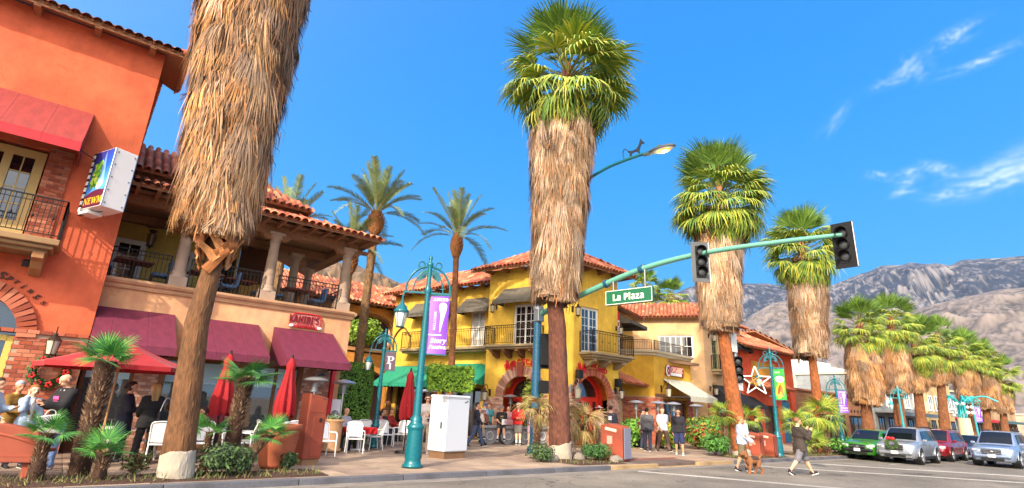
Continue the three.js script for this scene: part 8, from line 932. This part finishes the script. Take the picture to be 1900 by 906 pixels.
    obj('wing_mirror', [RB(0.2, 0.14, 0.1, 0.045, s * (w + 0.06), hb + 0.07, zf - 0.3), bar([s * (w - 0.06), hb + 0.02, zf - 0.3], [s * (w + 0.02), hb + 0.05, zf - 0.3], 0.025, 6)], o.mirror ?? paint, t); obj('door', [B(0.006, 0.62, 0.014, s * (w * 0.993), 0.7, mix(za, zb, 0.57)), B(0.006, 0.62, 0.014, s * (w * 0.993), 0.7, mix(za, zb, 0.22)), B(0.006, 0.62, 0.014, s * (w * 0.993), 0.7, zb)], MT.black, t); obj('door_handle', [RB(0.03, 0.035, 0.2, 0.012, s * w * 1.0, hb - 0.13, mix(za, zb, 0.3)), RB(0.03, 0.035, 0.2, 0.012, s * w * 1.0, hb - 0.13, mix(za, zb, 0.64))], o.handle ?? paint, t); obj('sill', [RB(0.06, 0.14, 2.1, 0.03, s * (w - 0.05), gc + 0.05, (wz[0] + wz[1]) / 2)], o.trim ?? MT.black, t); }
  for (const s of [-1, 1]) for (const c of wz) { const w = obj('wheel', wheelG.tyre, tyreM, t); w.position.set(s * (W / 2 - 0.08), 0.36, c); if (s < 0) w.rotation.y = Math.PI; obj('rim', wheelG.rim, rimM, w); obj('wheel_well', [CY(0.43, 0.43, 0.3, s * (W / 2 - 0.146), 0.38, c, 24, 0, 0, Math.PI / 2)], MT.black, t); obj('wheel_arch', [new THREE.TorusGeometry(0.435, 0.03, 6, 20, Math.PI).rotateY(Math.PI / 2).translate(s * (W / 2 - 0.005), 0.4, c)], o.trim ?? paint, t); }
  // face
  const fz = f, gy = hood - 0.3, gh = o.gh ?? 0.2; obj('grille', [RB(W * 0.42, gh, 0.1, 0.03, 0, gy, fz - 0.015)], MT.black, t); for (let i = 0; i < (o.bars ?? 3); i++) obj('grille_bar', [RB(W * 0.41, 0.028, 0.03, 0.01, 0, gy + (i - ((o.bars ?? 3) - 1) / 2) * gh * 0.3, fz + 0.035)], MT.chrome, t);
  for (const s of [-1, 1]) { const hl = obj('headlight', [RB(W * 0.22, 0.15, 0.16, 0.05).applyMatrix4(M4(s * W * 0.335, hood - 0.27, fz - 0.16, 0, s * 0.5, s * 0.12))], lampClear, t); obj('reflector', [SP(0.05, s * W * 0.31, hood - 0.27, fz - 0.07, [1, 1, 0.5]), SP(0.035, s * W * 0.38, hood - 0.25, fz - 0.11, [1, 1, 0.5])], MT.chrome, hl); obj('fog_light', [SP(1, s * W * 0.33, gc + 0.2, fz - 0.09, [0.075, 0.065, 0.07], 10, 7)], MT.chrome, t); }
  obj('bumper', [RB(W * 0.8, 0.17, 0.2, 0.08, 0, gc + 0.26, fz - 0.06)], o.bumper ?? paint, t); obj('air_intake', [RB(W * 0.5, 0.1, 0.06, 0.03, 0, gc + 0.13, fz + 0.02)], MT.black, t); obj('number_plate', [RB(0.31, 0.15, 0.015, 0.005, 0, gc + 0.28, fz + 0.05)], plateM, t); obj('badge', [SP(0.055, 0, gy, fz + 0.06, [1.5, 0.75, 0.25], 10, 6)], MT.chrome, t); obj('wiper', [bar([-0.1, hb + 0.06, zf - 0.04], [0.4, hb + 0.13, zf - 0.12], 0.012, 5), bar([-0.6, hb + 0.06, zf - 0.04], [-0.12, hb + 0.13, zf - 0.12], 0.012, 5)], MT.black, t);
  if (o.rack) obj('roof_rack', [RB(0.04, 0.05, 1.8, 0.02, w * 0.66, H + 0.03, (rf + rr) / 2), RB(0.04, 0.05, 1.8, 0.02, -w * 0.66, H + 0.03, (rf + rr) / 2)], MT.black, t);
  obj('tail_light', [RB(0.14, 0.3, 0.05, 0.02, W / 2 - 0.14, 0.85, -f + 0.0), RB(0.14, 0.3, 0.05, 0.02, -W / 2 + 0.14, 0.85, -f + 0.0)], MT.redSign, t); obj('underbody', [B(W - 0.5, 0.1, L - 0.5, 0, gc + 0.08, 0)], MT.black, t);
  return t;
}
const FA = -Math.PI / 2; // towards the camera's end of the street
car('silver off-road car with a red-bowed wreath on its grille', 33.4, -9.7, FA + 0.02, { c: '#8f959f', metal: 0.5, H: 1.78, hood: 1.08, belt: 1.08, rack: 1, gh: 0.26, bars: 4, s: 0.93 });
{ const t = thing('car_wreath', 'green wreath with red bow tied on the silver car', 'wreath', [31.22, 0.76, -9.72], -Math.PI / 2); stuff(obj('foliage', leaves(500, (r) => { const a = r() * 6.283, b = r() * 6.283, q = 0.075 * Math.sqrt(r()); return [[Math.cos(a) * (0.2 + q * Math.cos(b)), Math.sin(a) * (0.2 + q * Math.cos(b)), q * Math.abs(Math.sin(b))], [0, 0, 1]]; }, 0.05, DK.map(lin), 4), vleaf, t)); obj('ring', [new THREE.TorusGeometry(0.2, 0.04, 6, 20)], M('#2c4422', 1), t); obj('bow', [SP(0.09, 0.07, 0.23, 0.06, [1.2, 0.8, 0.5]), SP(0.09, -0.09, 0.24, 0.06, [1.2, 0.8, 0.5]), SP(0.04, 0, 0.23, 0.09)], MT.redSign, t); }
car('bright green car parked at the kerb behind the silver one', 33.6, -11.35, FA, { c: '#266c14', metal: 0.1, H: 1.62, hood: 1.02, belt: 1.02, s: 0.9, bumper: MT.black, bars: 1 }); car('red sport utility car behind the silver one', 38.9, -9.8, FA, { c: '#7a121c', metal: 0.2, H: 1.74, hood: 1.02, belt: 1.04, gh: 0.28, bars: 4, s: 0.93, rack: 1 });
car('dark blue saloon third in the queue', 43.5, -9.4, FA, { c: '#3a4a6a', sedan: 1, H: 1.46, hood: 0.86, belt: 0.92, W: 1.8, s: 0.93 }); car('pale blue-silver sport utility car in the outer lane', 37.6, -6.9, FA, { c: '#8292ac', metal: 0.5, H: 1.76, hood: 1.05, belt: 1.06, gh: 0.24, bars: 3, s: 0.95, rack: 1 });
car('grey car cut by the right edge', 47.5, -4.6, FA, { c: '#8f959c', metal: 0.5, H: 1.6, hood: 0.98, belt: 1.0, s: 0.93 }); car('dark car in the distance behind the pale blue one', 52, -7.0, FA, { c: '#26282e', H: 1.5, sedan: 1, hood: 0.88, belt: 0.94, s: 0.95 }); car('white car far down the inner lane', 52, -9.6, FA, { c: '#a8abb0', metal: 0.1, H: 1.65, s: 0.95 });
car('dark parked car beyond the green one', 41.5, -11.35, FA, { c: '#2c3038', H: 1.6, s: 0.92 });
scene.updateMatrixWorld(true);
renderer.render(scene, camera);
